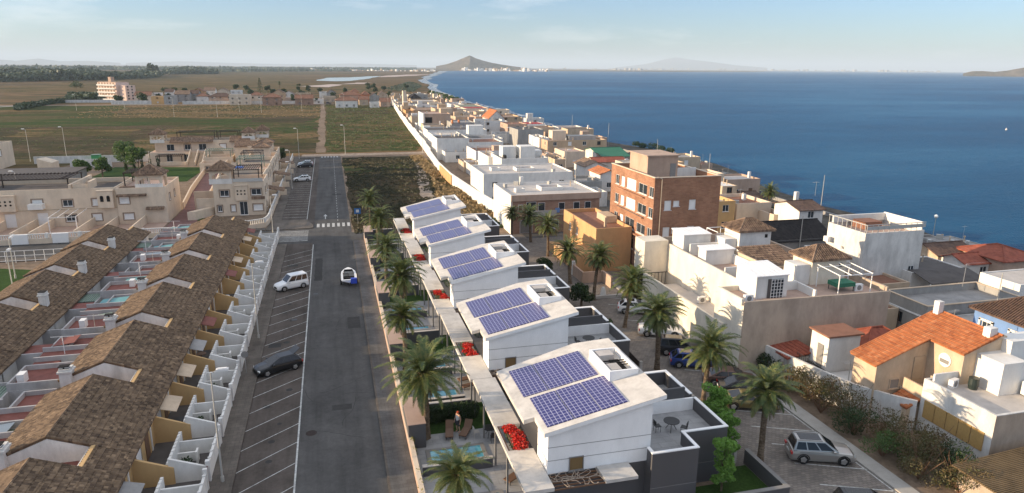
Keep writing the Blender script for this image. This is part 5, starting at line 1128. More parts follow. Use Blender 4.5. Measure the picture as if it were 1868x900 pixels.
def hiptiled(mb,X0,Y0,X1,Y1,z,rise,ov=.35):
    """square hip (pyramid) with modelled pan tiles: rows of half round tiles up each face"""
    hip(mb,X0,Y0,X1,Y1,z,rise,ov); X0-=ov;Y0-=ov;X1+=ov;Y1+=ov; cx,cy=(X0+X1)/2,(Y0+Y1)/2; ap=Vector((cx,cy,z+rise))
    w,d=X1-X0,Y1-Y0; m=min(w,d)/2
    def rows(a,b,up,inset):  # a,b eave ends; up = vector to ridge
        a=Vector(a); b=Vector(b); L=(b-a).length; e=(b-a)/L; n=int(L/.24)
        for i in range(n):
            u=(i+.5)*L/n; lim=min(1,min(u,L-u)/inset); p=a+e*u; k=max(1,int(lim*up.length/.45))
            for j in range(k):
                t0=lim*j/k; t1=lim*(j+1)/k; nz=Vector((0,0,.055)); mb.tube(p+up*t0+nz,p+up*t1+Vector((0,0,.03)),.085,.07,5)
    zc=z
    if w>=d: rows((X0,Y0,zc),(X1,Y0,zc),Vector((0,m,rise)),m); rows((X1,Y1,zc),(X0,Y1,zc),Vector((0,-m,rise)),m); rows((X0,Y1,zc),(X0,Y0,zc),Vector((m,0,rise)),m); rows((X1,Y0,zc),(X1,Y1,zc),Vector((-m,0,rise)),m)
    else: rows((X0,Y0,zc),(X1,Y0,zc),Vector((0,m,rise)),m); rows((X1,Y1,zc),(X0,Y1,zc),Vector((0,-m,rise)),m); rows((X0,Y1,zc),(X0,Y0,zc),Vector((m,0,rise)),m); rows((X1,Y0,zc),(X1,Y1,zc),Vector((-m,0,rise)),m)
def gable(mb,X0,Y0,X1,Y1,z,rise,axis='y',ov=.3,mi=0,th=.12,ends=None,emi=0):
    """ridge along axis"""
    if axis=='y':
        xm=(X0+X1)/2; a=[(X0-ov,z-ov*rise/((X1-X0)/2)),(xm,z+rise),(X1+ov,z-ov*rise/((X1-X0)/2))]
        f=lambda x,zz,y:(x,y,zz); s0,s1=Y0-ov,Y1+ov
    else:
        xm=(Y0+Y1)/2; a=[(Y0-ov,z-ov*rise/((Y1-Y0)/2)),(xm,z+rise),(Y1+ov,z-ov*rise/((Y1-Y0)/2))]
        f=lambda y,zz,x:(x,y,zz); s0,s1=X0-ov,X1+ov
    vs=[f(p[0],p[1],s0) for p in a]+[f(p[0],p[1],s1) for p in a]+[f(p[0],p[1]-th,s0) for p in a]+[f(p[0],p[1]-th,s1) for p in a]
    mb.grid(vs,[(0,1,4,3),(1,2,5,4),(6,9,10,7),(7,10,11,8),(0,6,7,1),(1,7,8,2),(3,4,10,9),(4,5,11,10),(0,3,9,6),(2,8,11,5)],mi)
    mb.tube(f(a[1][0],a[1][1]+.03,s0),f(a[1][0],a[1][1]+.03,s1),.09,.09,5,mi)
    if ends is not None:
        if axis=='y':
            for y in (Y0,Y1): ends.grid([(X0,y,z),(X1,y,z),(xm,y,z+rise-.08)],[(0,1,2)],emi)
        else:
            for x in (X0,X1): ends.grid([(x,Y0,z),(x,Y1,z),(x,xm,z+rise-.08)],[(0,1,2)],emi)
def antenna(parent_loc,h,label,loc,yagi=True):
    x,y,z=loc; t=thing('roof_antenna',label,'antenna',loc,'antennas on the roofs'); m=MB(); m.tube((x,y,z),(x,y,z+h),.035,.025,5); part('mast',m,M['metal'],t)
    if yagi:
        a=MB(); a.tube((x-.7,y,z+h*.93),(x+.7,y+.2,z+h*.93),.015,.015,4)
        for i in range(7): a.tube((x-.65+i*.21,y-.28+.03*i,z+h*.93),(x-.65+i*.21,y+.28+.03*i,z+h*.93),.01,.01,3)
        part('aerial',a,M['metal'],t)
# ================= BRICK APARTMENT BLOCK =================
BX0,BX1,BY0,BY1,BH=39.3,48.7,78.2,92.2,13.6
t=thing('apartment_block','orange brick apartment block with white shutters and a brick stair room on top','apartment block',(44,86,0))
ops={'S':[],'W':[]}
for z in (5.9,9.4):
    ops['S']+= [(2.0,.95,z,1.25,'blind'),(3.2,.85,z+.45,.75,'blind'),(5.5,.95,z,1.25,'blind')]
L=BY1-BY0
for fl in range(4):
    z=2.9+fl*2.7
    ops['W']+=[(2.3,1.3,z,1.35,'win'),(4.2,1.2,z,1.35,'blind'),(7.0,3.0,z,1.45,'blind' if fl in(2,3) else 'win'),(10.6,2.6,z,1.35,'win'),(13.2,1.3,z,1.35,'win')]
ops['W']+=[(3.4,2.4,.1,2.2,'garage'),(6.8,2.4,.1,2.2,'hole'),(10.2,2.4,.1,2.2,'hole')]
house('','','',BX0,BY0,BX1,BY1,BH,M['brick'],M['lightdeck'],.9,ops,parent=t)
c=MB()
for q in ((BX0-.06,BY0-.06,BX1+.06,BY0+.24),(BX0-.06,BY1-.24,BX1+.06,BY1+.06),(BX0-.06,BY0+.24,BX0+.24,BY1-.24),(BX1-.24,BY0+.24,BX1+.06,BY1-.24)): c.box(q[0],q[1],BH+.002,q[2],q[3],BH+.09)
part('coping',c,M['cream'],t)
bal=MB()
for fl in range(1,4):
    z=2.9+fl*2.7; bal.box(BX0-.35,BY0+2.6,z-.45,BX0-.004,BY0+11.2,z-.3)
part('sill_band',bal,M['brick'],t)
q=MB(); q.box(40.2,82.4,BH-.9,44.6,88.0,BH+2.2); q.box(40.0,82.2,BH+2.2,44.8,88.2,BH+2.35); part('stair_room',q,M['pinkish'],t)
q=MB(); q.box(43.5,82.35,BH-.8,44.3,82.395,BH+1.2); part('stair_door',q,M['mgrey'],t)
q=MB(); q.tube((BX0+.95,BY0-.08,.2),(BX0+.95,BY0-.08,BH-.1),.07,.07,6); q.tube((BX0+.95,BY0-.08,BH-.1),(BX0+.4,BY0+.1,BH+.15),.07,.07,6); part('drainpipe',q,M['beige'],t)
q=MB(); q.box(BX1-3.6,BY1-8,BH-.9,BX1-3.4,BY1-.3,BH+.5); q.box(BX1-3.4,BY1-8,BH-.9,BX1-.3,BY1-7.8,BH+.3) ; part('partition_wall',q,M['white'],t)
# ================= WHITE L BUILDING (long wall, rooftop sheds) =================
t=thing('large_building','large cream building with blank walls, sheds and tile-roofed rooms on its roof terrace','building',(43,63,0))
ZF=6.5
w=MB()
w.box(34.5,53.2,0,34.75,72.8,3.9)
w.prism([(34.9,50.6),(50.3,50.2),(50.3,72.6),(37.5,72.6),(37.5,54.8),(34.6,54.8)],0,ZF)
w.prism([(34.5,72.8),(34.5,70.2),(37.48,70.2),(37.48,72.8)],0,7.6)
part('wall',w,M['cream2'],t)
pz=MB()
def pw(a,b,z0=ZF,z1=7.2,th=.22,m=None):
    q=m if m is not None else pz
    a=Vector((*a,0)); b=Vector((*b,0)); d=b-a; c=(a+b)/2; q.obox((c.x,c.y),math.atan2(d.y,d.x),d.length,th,z0,z1)
pw((37.61,54.9),(37.61,70.15)); pw((34.75,54.7),(37.5,54.7),ZF,7.0); pw((34.85,50.75),(34.72,54.6),ZF,7.1)
part('parapet',pz,M['cream2'],t); pz=MB(); pw((34.97,50.72),(50.2,50.32),ZF,6.85); pw((50.2,50.45),(50.2,72.5),ZF,7.2); pw((37.7,72.5),(50.1,72.5),ZF,7.4); part('parapet',pz,M['raw'],t)
q=MB(); q.prism([(34.9,50.585),(50.31,50.185),(50.31,50.199),(34.9,50.599)],0,ZF+.3); part('side_wall',q,M['raw'],t)
q=MB(); q.prism([(34.95,50.9),(50.1,50.5),(50.1,72.4),(37.7,72.4),(37.7,54.6),(34.9,54.6)],ZF,ZF+.05); part('roof_terrace',q,M['pinkdeck'],t)
q=MB(); q.box(34.76,54.85,0,37.49,70.15,2.4); part('courtyard_floor',q,M['raw'],t)
q=MB(); q.prism([(35.0,55.6),(37.4,55.6),(37.4,64),(35.0,64)],2.45,lambda x,y:3.1+.12*(x-35)); q.box(34.9,64.1,3.0,37.45,67.5,3.15); part('lean_to_roof',q,M['lightdeck'],t)
q=MB()
for i in range(6): q.box(34.9+i*.45,69.8,2.45,34.95+i*.45,69.85,3.9)
q.box(34.9,69.78,3.85,37.4,69.87,3.92); part('courtyard_gate',q,M['blackmetal'],t)
def shed(X0,Y0,X1,Y1,z0,h,mat,rise,lab,front=None):
    q=MB(); q.prism([(X0,Y0),(X1,Y0),(X1,Y1),(X0,Y1)],z0,lambda x,y:z0+h+rise*(y-Y0)/(Y1-Y0)); s=part('rooftop_shed',q,mat,t,label=lab)
    r=MB(); n=7
    for i in range(n):
        x0=X0-.12+(X1-X0+.24)*i/n; x1=x0+(X1-X0+.24)/n-.05
        r.grid([(x0,Y0-.12,z0+h+.02),(x1,Y0-.12,z0+h+.02),(x1,Y1+.12,z0+h+rise+.02),(x0,Y1+.12,z0+h+rise+.02),(x0,Y0-.12,z0+h+.10),(x1,Y0-.12,z0+h+.10),(x1,Y1+.12,z0+h+rise+.10),(x0,Y1+.12,z0+h+rise+.10)],[(4,5,6,7),(3,2,1,0),(0,1,5,4),(1,2,6,5),(2,3,7,6),(3,0,4,7)])
    q=MB(); q.box(X0-.12,Y0-.12,z0+h+.0,X1+.12,Y0-.005,z0+h+.05)
    part('corrugated_roof',r,M['whiteclean'],s); return s
s1=shed(38.0,67.6,41.4,70.3,ZF+.05,2.2,M['white'],.15,'white shed at the far left of the roof terrace')
q=MB(); q.box(38.5,66.9,ZF,42.0,67.1,7.9); part('partition_wall',q,M['white'],t)
s2=shed(38.2,63.0,41.6,64.6,ZF+.05,1.6,M['white'],.1,'long low white shed in the middle of the roof terrace')
s3=shed(36.9,51.9,40.2,55.2,ZF+.05,2.1,M['white'],.4,'white shed with a glazed door near the front corner')
q=MB(); q.box(38.1,51.8,ZF+.06,38.4,51.895,8.4); part('door_curtain',q,M['darkdeck'],s3)
q=MB(); q.box(38.4,51.8,ZF+.06,39.7,51.89,8.35); part('glazed_door',q,M['glass'],s3)
q=MB()
for i in range(5): q.box(38.4+i*.315,51.76,ZF+.06,38.44+i*.315,51.8,8.35)
for i in range(6): q.box(38.4,51.755,6.7+i*.32,39.7,51.76,6.74+i*.32)
part('door_bars',q,M['frame'],s3)
def roofroom(X0,Y0,X1,Y1,z0,h,rise,lab,mt='white'):
    q=MB(); q.box(X0,Y0,z0,X1,Y1,z0+h); r=part('roof_room',q,M[mt],t,label=lab); q=MB(); hiptiled(q,X0,Y0,X1,Y1,z0+h,rise); part('tiled_roof',q,M['tileE'],r)
    q=MB(); q.box(X1-.8,Y0-.03,z0+h-.9,X1-.45,Y0-.004,z0+h-.5); part('vent',q,M['dark'],r)
roofroom(43.5,65.1,47.5,68.2,ZF+.05,3.0,1.1,'white room with hipped tile roof, farther of the two')
roofroom(44.7,54.4,48.6,57.3,ZF+.05,2.55,1.1,'cream room with hipped tile roof beside the green covered table','cream2')
q=MB(); q.box(43.1,54.6,ZF+.05,44.69,56.5,8.6); q.box(42.0,65.6,ZF+.05,43.49,67.6,8.6); part('roof_room_annex',q,M['white'],t)
q=MB(); tslope_y(q,59.4,7.1,63.4,8.3,42.0,47.2) ; part('low_tiled_roof',q,M['tileE'],t)
q=MB(); q.box(42.0,59.2,ZF,47.2,59.38,7.1); q.box(41.8,59.3,ZF,41.98,63.4,7.9); part('low_roof_wall',q,M['beige'],t)
q=MB()
for (a,b,z) in (((40.6,56.6),(44.4,56.6),7.5),((42.6,50.9),(42.6,54.2),7.3),((41.6,58.6),(41.6,66.8),7.6),((37.8,58.6),(41.6,58.6),7.6),((40.3,53.6),(42.5,53.6),7.4)): pw(a,b,ZF+.05,z,.18,q)
part('partition_wall',q,M['white'],t)
q=MB()
for (x,y) in ((45.0,50.9),(48.6,50.9),(45.0,53.9),(48.6,53.9)): q.tube((x,y,ZF),(x,y,8.5),.05,.05,5)
for y in (50.9,53.9): q.tube((44.9,y,8.5),(48.7,y,8.5),.05,.05,5)
for x in (45.0,46.2,47.4,48.6): q.tube((x,50.8,8.53),(x,54.0,8.75),.05,.05,5)
part('pergola_frame',q,M['frame'],t)
q=MB()
for (x,y) in ((41.6,68.9),(43.4,68.9)): q.tube((x,y,ZF),(x,y,9.2),.05,.05,5)
q.tube((41.6,68.9,9.2),(43.4,68.9,9.2),.05,.05,5); q.tube((41.6,66.5,9.2),(41.6,68.9,9.2),.05,.05,5); part('pergola_frame',q,M['frame'],t)
for (x,y,rz) in ((40.9,60.4,0),(39.2,57.4,.4),(49.2,60.0,0),(49.0,68.5,.2)): q=MB(); q.obox((x,y),rz,.7,.5,ZF+.05,ZF+.9); part('roof_unit',q,M['galv'],t)
# things standing on that roof
tt=thing('covered_table','dark green covered table under the white pergola frame on the roof','table',(46.6,52.4,6.55)); q=MB(); q.box(45.6,51.7,7.05,47.6,53.1,7.45); part('cover',q,M['greenroof'],tt)
for (x,y) in ((45.7,51.8),(47.5,51.8),(45.7,53.0),(47.5,53.0)): q=MB(); q.tube((x,y,6.55),(x,y,7.05),.04); part('leg',q,M['blackmetal'],tt)
def ac(loc,lb,rz=0):
    x,y,z=loc; a=thing('air_conditioner',lb,'air conditioner',loc,'air conditioning units on roofs'); q=MB(); q.obox((x,y),rz,.85,.35,z,z+.65); part('case',q,M['blind'],a)
    c_,s_=math.cos(rz),math.sin(rz); q=MB(); q.tube((x+s_*.176,y-c_*.176,z+.33),(x+s_*.19,y-c_*.19,z+.33),.24,.24,14); part('fan_grille',q,M['mgrey'],a)
ac((48.1,51.9,6.55),'white air conditioner beside the green covered table')
ac((35.9,51.5,6.55),'grey-white air conditioner at the near corner of the big cream roof')
ac((36.6,60.5,3.3),'small dark-faced air conditioner in the narrow side courtyard')
# ================= REST OF THE NEAR EAST SIDE =================
# ochre house with stairs
t=thing('ochre_house','ochre plastered house with flat terrace, outside stair and garden wall left of the brick block','house',(36,90,0))
house('','','',33.8,83.6,39.0,97,6.1,M['ochre'],M['browndeck'],.5,{'W':[(3,.9,3.6,1.1,'win'),(6,.9,3.6,1.1,'win')]},parent=t)
q=MB(); q.box(31.2,83.8,0,33.78,89,2.6); q.box(31.2,89,0,33.78,96,1.4); part('stair_block',q,M['ochre'],t)
q=MB()
for i in range(10): q.box(31.4,89+i*.5,1.4,32.8,89.5+i*.5,1.4+ (9-i)*.12)
q.box(31.1,83.7,2.6,31.25,88.9,3.3); part('stairs',q,M['beige'],t)
q=MB(); q.box(36.0,86,5.65,36.3,86.3,7.0); q.box(37.2,88.5,5.65,38.9,92,6.6); part('chimney',q,M['beige'],t)
gw=thing('garden_wall','salmon coloured garden wall with a white gate post in front of the ochre house','wall',(33,80,0)); q=MB(); q.box(30.4,79.2,0,33.4,79.45,1.5); q.box(30.4,79.45,0,30.65,83,1.5); q.box(33.15,76.4,0,33.4,79.2,1.5); part('wall',q,M['pinkish'],gw); q=MB(); q.box(30.38,83,0,30.8,83.4,1.9); part('gate_post',q,M['white'],gw)
sc=thing('stone_column_base','white cone-shaped planter on the low kerb of the parking court','planter',(30.6,73.5,.1)); q=MB(); q.lathe((31.0,73.6,.1),[(.42,0),(.42,.15),(.30,.7),(.18,1.15),(.05,1.2)],12); part('cone',q,M['white'],sc)
lw=thing('low_wall','low white kerb wall crossing the parking court by the cone planter','wall',(29,73,0)); q=MB(); q.box(29.5,73.0,0.02,34.5,73.3,.35); part('wall',q,M['lightdeck'],lw)
# long pale boundary wall
t=thing('boundary_wall','long pale wall behind the dry shrubs, curving along the planting bed to the orange-roofed house','wall',(38,46,0))
pts=[(37.6,50.9),(38.3,47.6),(39.0,44.6),(39.8,41.8),(41.2,39.6),(42.4,38.2)]; q=MB()
for i in range(len(pts)-1):
    a=Vector((*pts[i],0)); b=Vector((*pts[i+1],0)); d=b-a; c=(a+b)/2; q.obox((c.x,c.y),math.atan2(d.y,d.x),d.length+.04,.24,0,2.5)
part('wall',q,M['white2'],t); q=MB(); q.box(38.45,45.9,0,38.6,46.8,1.75); part('gate',q,M['mgrey'],t)
t=thing('lean_to','small red-tiled lean-to at the top end of the long pale wall','lean-to',(39,49,0)); q=MB(); q.box(38.0,47.8,0,40.6,50.4,2.3); part('wall',q,M['grey'],t); q=MB(); tiled_slope(q,37.8,2.35,40.8,2.75,47.7,50.6); part('roof',q,M['rtile'],t)
t=thing('stair_tower','small white tower house with brown flat cap and barred door inside the long wall','house',(41.8,46.6,0)); q=MB(); q.box(40.2,45.7,0,43.4,47.9,4.9); part('wall',q,M['white'],t); q=MB(); q.box(40.0,45.5,4.9,43.6,48.1,5.05); part('roof',q,M['browndeck'],t)
q=MB(); q.box(40.12,46.2,2.0,40.2,46.9,4.0); part('door',q,M['mgrey'],t); q=MB(); q.box(38.9,45.6,1.7,40.2,48.0,1.9)
for i in range(9): q.tube((38.95,45.7+i*.27,1.9),(38.95,45.7+i*.27,2.75),.02)
q.tube((38.95,45.65,2.75),(38.95,47.95,2.75),.025); part('balcony',q,M['blackmetal'],t)
q=MB(); q.box(40.2,43.0,0,43.4,45.68,1.6); q.box(40.3,43.1,1.6,43.3,45.6,1.65); part('yard_wall',q,M['white'],t)
t=thing('low_house','low house with a dark red sloping roof behind the white tower house','house',(47,49,0)); q=MB(); q.box(43.8,45.0,0,50.5,50.9,2.6); part('wall',q,M['beige'],t); q=MB(); hip(q,43.6,45.0,50.7,50.9,2.7,1.7,.1); part('roof',q,M['rtile'],t)
# orange roof house
t=thing('orange_roof_house','beige house with a bright orange pan-tile roof sloping left and a round vent','house',(46,40,0))
zz=lambda x:4.75+.375*(x-40.3)
w=MB(); w.prism([(40.4,40.5),(49.0,40.5),(49.0,42.9),(40.4,42.9)],0,lambda x,y:zz(x)-.12 if x<48 else zz(48)-.12); w.prism([(45.2,37.4),(49.0,37.4),(49.0,40.5),(45.2,40.5)],0,lambda x,y:zz(min(x,48))-.12); part('wall',w,M['beige'],t)
q=MB(); tiled_slope(q,40.1,zz(40.1),48.2,zz(48.2),40.35,43.05,.24,.40,.06); tiled_slope(q,44.9,zz(44.9),48.2,zz(48.2),37.2,40.35,.24,.40,.06)
q.tube((48.2,37.1,zz(48.2)+.03),(48.2,43.15,zz(48.2)+.03),.1,.1,6); q.tube((40.1,43.08,zz(40.1)+.05),(48.2,43.08,zz(48.2)+.05),.08,.08,6); q.tube((40.1,40.3,zz(40.1)+.05),(44.9,40.3,zz(44.9)+.05),.08,.08,6); part('roof',q,M['otile'],t)
q=MB(); q.tube((45.2,38.9,5.3),(45.12,38.9,5.3),.55,.55,20); part('round_vent',q,M['frame'],t); q=MB(); q.box(45.08,38.5,5.05,45.11,39.3,5.35); part('vent_grille',q,M['mgrey'],t)
window_w(t,(42.3,40.5),'x',-1,.8,.75,2.5,(M['beige'],M['mgrey']),blind=True)
q=MB(); q.box(43.9,40.44,3.0,44.9,40.49,5.0); part('terrace_door',q,M['creamdark'],t)
q=MB(); q.box(42.9,37.4,0,45.19,40.49,2.6); q.box(42.9,37.4,2.6,43.05,40.3,3.5); q.box(43.05,37.4,2.6,45.19,37.55,3.5); part('side_terrace',q,M['beige'],t)
q=MB(); q.box(47.6,42.4,zz(47.6)-.2,48.1,42.9,zz(48)+1.0); part('chimney',q,M['white'],t)
q=MB(); tiled_slope(q,41.6,1.9,42.85,2.5,38.3,40.2,.24,.4,.05); part('porch_roof',q,M['otile'],t); q=MB(); q.box(41.7,38.4,0,42.85,40.1,1.85); part('porch_wall',q,M['beige'],t)
q=MB(); q.tube((44.0,37.9,2.6),(44.0,37.9,4.9),.03); q.tube((43.3,37.9,4.7),(44.7,37.9,4.5),.015); q.tube((43.3,38.2,4.5),(44.7,38.2,4.3),.015); part('antenna',q,M['metal'],t)
# right white house with wooden shutters
t=thing('white_house','pale house with a row of wooden shutters and a roof terrace at the right edge','house',(46,34,0))
house('','','',42.7,32.2,53.5,38.2,4.35,M['white2'],M['lightdeck'],.45,{},parent=t)
q=MB(); q.prism([(42.69,32.19),(53.5,32.19),(53.5,32.2),(42.69,32.2)],0,4.3); part('side_wall',q,M['raw'],t)
for i in range(5): q=MB(); q.box(42.62,32.75+i*1.02,1.35,42.70,33.70+i*1.02,2.75); part('wooden_shutter',q,M['shutterwood'],t)
q=MB(); q.box(46.4,35.2,3.9,48.6,38.1,6.4); q.box(48.6,36.6,3.9,53.5,38.1,7.4); q.box(47.4,37.5,6.4,48.1,38.1,8.2); part('roof_block',q,M['white'],t)
q=MB(); q.box(48.2,32.4,4.0,52.2,35.0,5.0); part('skylight_frame',q,M['white'],t); q=MB(); q.box(48.35,32.55,5.0,50.1,34.85,5.03); q.box(50.3,32.55,5.0,52.0,34.85,5.03); part('skylight_glass',q,M['skyglass'],t)
q=MB(); q.box(42.8,35.6,3.9,46.3,35.75,4.9) if False else q.box(43.0,37.6,3.9,46.3,37.75,4.9); part('terrace_parapet',q,M['white'],t)
b=thing('water_barrel','dark green barrel on the roof terrace of the pale house at right','barrel',(45.6,36.6,3.9)); q=MB(); q.lathe((45.6,36.6,3.92),[(.30,0),(.36,.4),(.34,.85),(.36,.9)],14); part('body',q,M['darkbarrel'],b)
ac((44.4,37.2,3.9),'white air conditioner beside the dark barrel on the roof terrace',.3)
# corrugated roof at the bottom right
t=thing('corrugated_shed','shed with a yellow-brown corrugated roof in the bottom right corner','shed',(40,28,0)); q=MB(); n=26
q.box(38.6,24,0,50,31.2,1.6) if False else q.box(38.8,22,0,52,31.0,1.7); part('wall',q,M['raw'],t); q=MB()
for i in range(60): q.tube((38.4,22+i*.155,1.85),(52,22+i*.155,2.9),.085,.085,5)
part('roof',q,M['straww'],t)
# grey terrace house, blue house, white three storey
t=house('grey_house','low grey-green house with a beige-walled flat roof terrace beside the lane','house',57.2,52.2,69.5,57.8,4.0,M['grey'],M['greydeck'],.75,{'W':[(2.2,1.0,1.2,1.2,'brownwin'),(4.6,.9,.3,2.0,'door')]},coping=M['beige'])
q=MB(); q.box(57.12,52.1,2.7,57.2,57.9,2.85); part('cornice',q,M['whiteclean'],t)
t=house('flat_house','wide flat grey roof between the grey terrace house and the blue house','house',56.4,46.6,66.5,52.0,2.9,M['white2'],M['lightdeck'],.12)
t=thing('blue_house','blue house with white window surrounds and a brown tiled roof','house',(62,46,0)); W=MB()
house('','','',59.2,43.0,67.0,48.8,4.9,M['blue'],M['white'],0,{'W':[(1.4,1.0,2.3,1.7,'win'),(4.4,1.0,2.3,1.7,'win')],'S':[(2.4,1.0,2.3,1.7,'win')]},parent=t)
q=MB(); hiptiled(q,59.2,43.0,67.0,48.8,5.0,1.9,.4); part('tiled_roof',q,M['btile'],t); q=MB()
for y in (44.4,47.4): q.box(59.05,y-.75,2.1,59.18,y-.55,4.2); q.box(59.05,y+.55,2.1,59.18,y+.75,4.2); q.box(59.05,y-.75,4.05,59.18,y+.75,4.25)
part('window_surround',q,M['white'],t); q=MB(); q.box(58.2,43.0,1.9,59.2,48.8,2.05); q.box(58.2,43.0,2.05,58.28,48.8,2.9); part('balcony',q,M['blue'],t)
t=house('seafront_building','white three-storey house with a fenced roof terrace and stained walls near the sea','house',62.6,67.4,71.2,73.9,8.1,M['white2'],M['pinkdeck'],.5,{'W':[(3,.5,5.2,.5,'win')],'S':[(7.5,.9,2.6,1.0,'win')]})
q=MB()
for i in range(11): q.box(62.62+i*.8,67.3,8.1,62.68+i*.8,67.36,9.1)
for i in range(9): q.box(62.55,67.5+i*.78,8.1,62.61,67.56+i*.78,9.1)
q.box(62.6,67.3,9.08,71.2,67.38,9.16); q.box(62.55,67.4,9.08,62.63,73.9,9.16); q.box(62.6,67.33,8.5,71.2,67.35,8.95); part('terrace_railing',q,M['railing'],t)
q=MB(); q.box(63,73.5,8.1,70.9,73.8,9.0); q.box(70.9,67.6,8.1,71.1,73.8,9.1); part('terrace_wall',q,M['white'],t); q=MB(); q.box(65.5,70.8,7.65,68,73,8.6); part('roof_hatch',q,M['browndeck'],t)
t.location.x-=1.3; t.location.y-=1.3
ac((60.6,67.9,4.2),'air conditioner fixed low on the white three-storey house',1.57); ac((60.6,71.7,5.8),'round-faced air conditioner high on the lit wall of the three-storey house',1.57)
# houses between the brick block and the beach
BBS=[(28,110,48.5,150),(59,43,67,49),(56,52,70,58),(60,65,72,76)]
def row_house(name,label,cat,xl,yt,xr,h,depth,wall,deck,roof='flat',par=.6,win=1,extra=None,group=None,wmat='win',coping=None,z0=0,W_=None,axis=None,rise=None):
    """front left roof corner seen at (xl,yt), front right at x=xr, real height h, real depth"""
    p=PX(xl,yt,h+z0); X0,Y0=p.x,p.y
    lo,hi=X0+.5,X0+200
    def sx(X):
        v=Vector((X,Y0,h+z0))-CAM; w_=v.dot(cF); return CX+F_*v.dot(cR)/w_
    for _ in range(50):
        m_=(lo+hi)/2
        if sx(m_)<xr: lo=m_
        else: hi=m_
    X1=lo; Y1=Y0+depth; ops={'S':[],'W':[]}
    if win:
        nS=max(1,int((X1-X0)/4.2)); nW=max(1,int(depth/4.5)); st=1 if h<4.8 else 2
        rr=random.Random(int(xl*3+yt))
        for f in range(st):
            zb=.9+f*2.9
            for i in range(nS):
                if win>1 or rr.random()<.7: ops['S'].append(((X1-X0)*(i+.5)/nS,1.15,zb,1.15,rr.choice(['win','win','blind','brownwin'])))
            for i in range(nW):
                if rr.random()<.55: ops['W'].append((depth*(i+.5)/nW,1.05,zb,1.1,rr.choice(['win','blind'])))
    t=house(name,label,cat,X0,Y0,X1,Y1,h,wall,deck if roof=='flat' else wall,par if roof=='flat' else 0,ops,group,coping,z0,detail=1 if Y0<260 else 0)
    if roof=='flat' and Y0<330 and Y0>0:   # roof clutter: vent pipes and units
        rr=random.Random(int(xl*7+yt)); zt=z0+h-par
        for i in range(rr.randint(2,4)):
            x=rr.uniform(X0+.8,X1-.8); y=rr.uniform(Y0+.8,Y1-.8); q=MB()
            if rr.random()<.5: q.tube((x,y,zt),(x,y,zt+rr.uniform(.6,1.2)),.09,.09,7); q.tube((x,y,zt+.9),(x,y,zt+1.0),.16,.16,7); part('vent_pipe',q,M['beige'],t)
            else: q.obox((x,y),rr.uniform(0,3),.9,.45,zt,zt+.7); part('roof_unit',q,M['galv'],t)
        if rr.random()<.6:
            x=rr.uniform(X0+.8,X1-.8); y=rr.uniform(Y0+.8,Y1-.8); q=MB(); q.tube((x,y,zt),(x,y,zt+2.6),.03,.02,4); q.tube((x-.5,y,zt+2.4),(x+.5,y+.1,zt+2.4),.012,.012,3)
            for i in range(5): q.tube((x-.45+i*.2,y-.2,zt+2.4),(x-.45+i*.2,y+.2,zt+2.4),.01,.01,3)
            part('aerial',q,M['metal'],t)
    if roof!='flat':
        q=MB(); en=MB(); rs=rise or min(X1-X0,depth)*.19
        if roof=='hip': hip(q,X0,Y0,X1,Y1,z0+h+.09,rs,.4)
        elif roof=='gx': gable(q,X0,Y0,X1,Y1,z0+h+.09,rs,'x',.35,ends=en)
        elif roof=='gy': gable(q,X0,Y0,X1,Y1,z0+h+.09,rs,'y',.35,ends=en)
        part('tiled_roof',q,deck,t)
        if en.v: part('gable_end',en,wall,t)
    for e in (extra or []):
        k=e[0]
        if k=='room':   # (room, fx,fy,w,d,h,mat)
            _,fx,fy,w_,d_,hh,mt=e; x=X0+(X1-X0)*fx; y=Y0+(Y1-Y0)*fy; q=MB(); q.box(x,y,z0+h-par,x+w_,y+d_,z0+h+hh); part('roof_room',q,mt,t)
        if k=='pergola':
            q=MB()
            for i in range(5): q.box(X0+.6+i*.9,Y0+.8,z0+h+2.0,X0+.7+i*.9,Y0+4.4,z0+h+2.1)
            for x in (X0+.6,X0+4.3):
                for y in (Y0+.8,Y0+4.3): q.box(x,y,z0+h-par,x+.1,y+.1,z0+h+2.0)
            part('pergola',q,M['frame'],t)
        if k=='canopy': # (canopy, mat, height, y offset, depth)
            _,mt,hh,dy,dd=e; q=MB(); q.grid([(X0,Y0-dd,hh),(X1,Y0-dd,hh),(X1,Y0-.1,hh+.7),(X0,Y0-.1,hh+.7),(X0,Y0-dd,hh-.08),(X1,Y0-dd,hh-.08),(X1,Y0-.1,hh+.62),(X0,Y0-.1,hh+.62)],[(0,1,2,3),(7,6,5,4),(0,4,5,1),(1,5,6,2),(2,6,7,3),(3,7,4,0)])
            part('canopy',q,mt,t); q=MB()
            n=max(2,int((X1-X0)/3))
            for i in range(n+1): q.box(X0+(X1-X0)*i/n-.05,Y0-dd+.1,0,X0+(X1-X0)*i/n+.05,Y0-dd+.2,hh-.05)
            part('canopy_posts',q,M['frame'],t)
        if k=='chimney': q=MB(); x=X0+(X1-X0)*e[1]; y=Y0+(Y1-Y0)*e[2]; q.box(x,y,z0+h-.4,x+.6,y+.6,z0+h+e[3]); part('chimney',q,M['white'],t)
        if k=='tank': q=MB(); x=X0+(X1-X0)*e[1]; y=Y0+(Y1-Y0)*e[2]; q.lathe((x,y,z0+h-par),[(.5,0),(.5,1.1),(.3,1.3)],12); part('water_tank',q,M['blackmetal'],t)
        if k=='skylight': q=MB(); x=X0+(X1-X0)*e[1]; y=Y0+(Y1-Y0)*e[2]; w_,d_=e[3],e[4]; z=z0+h-par
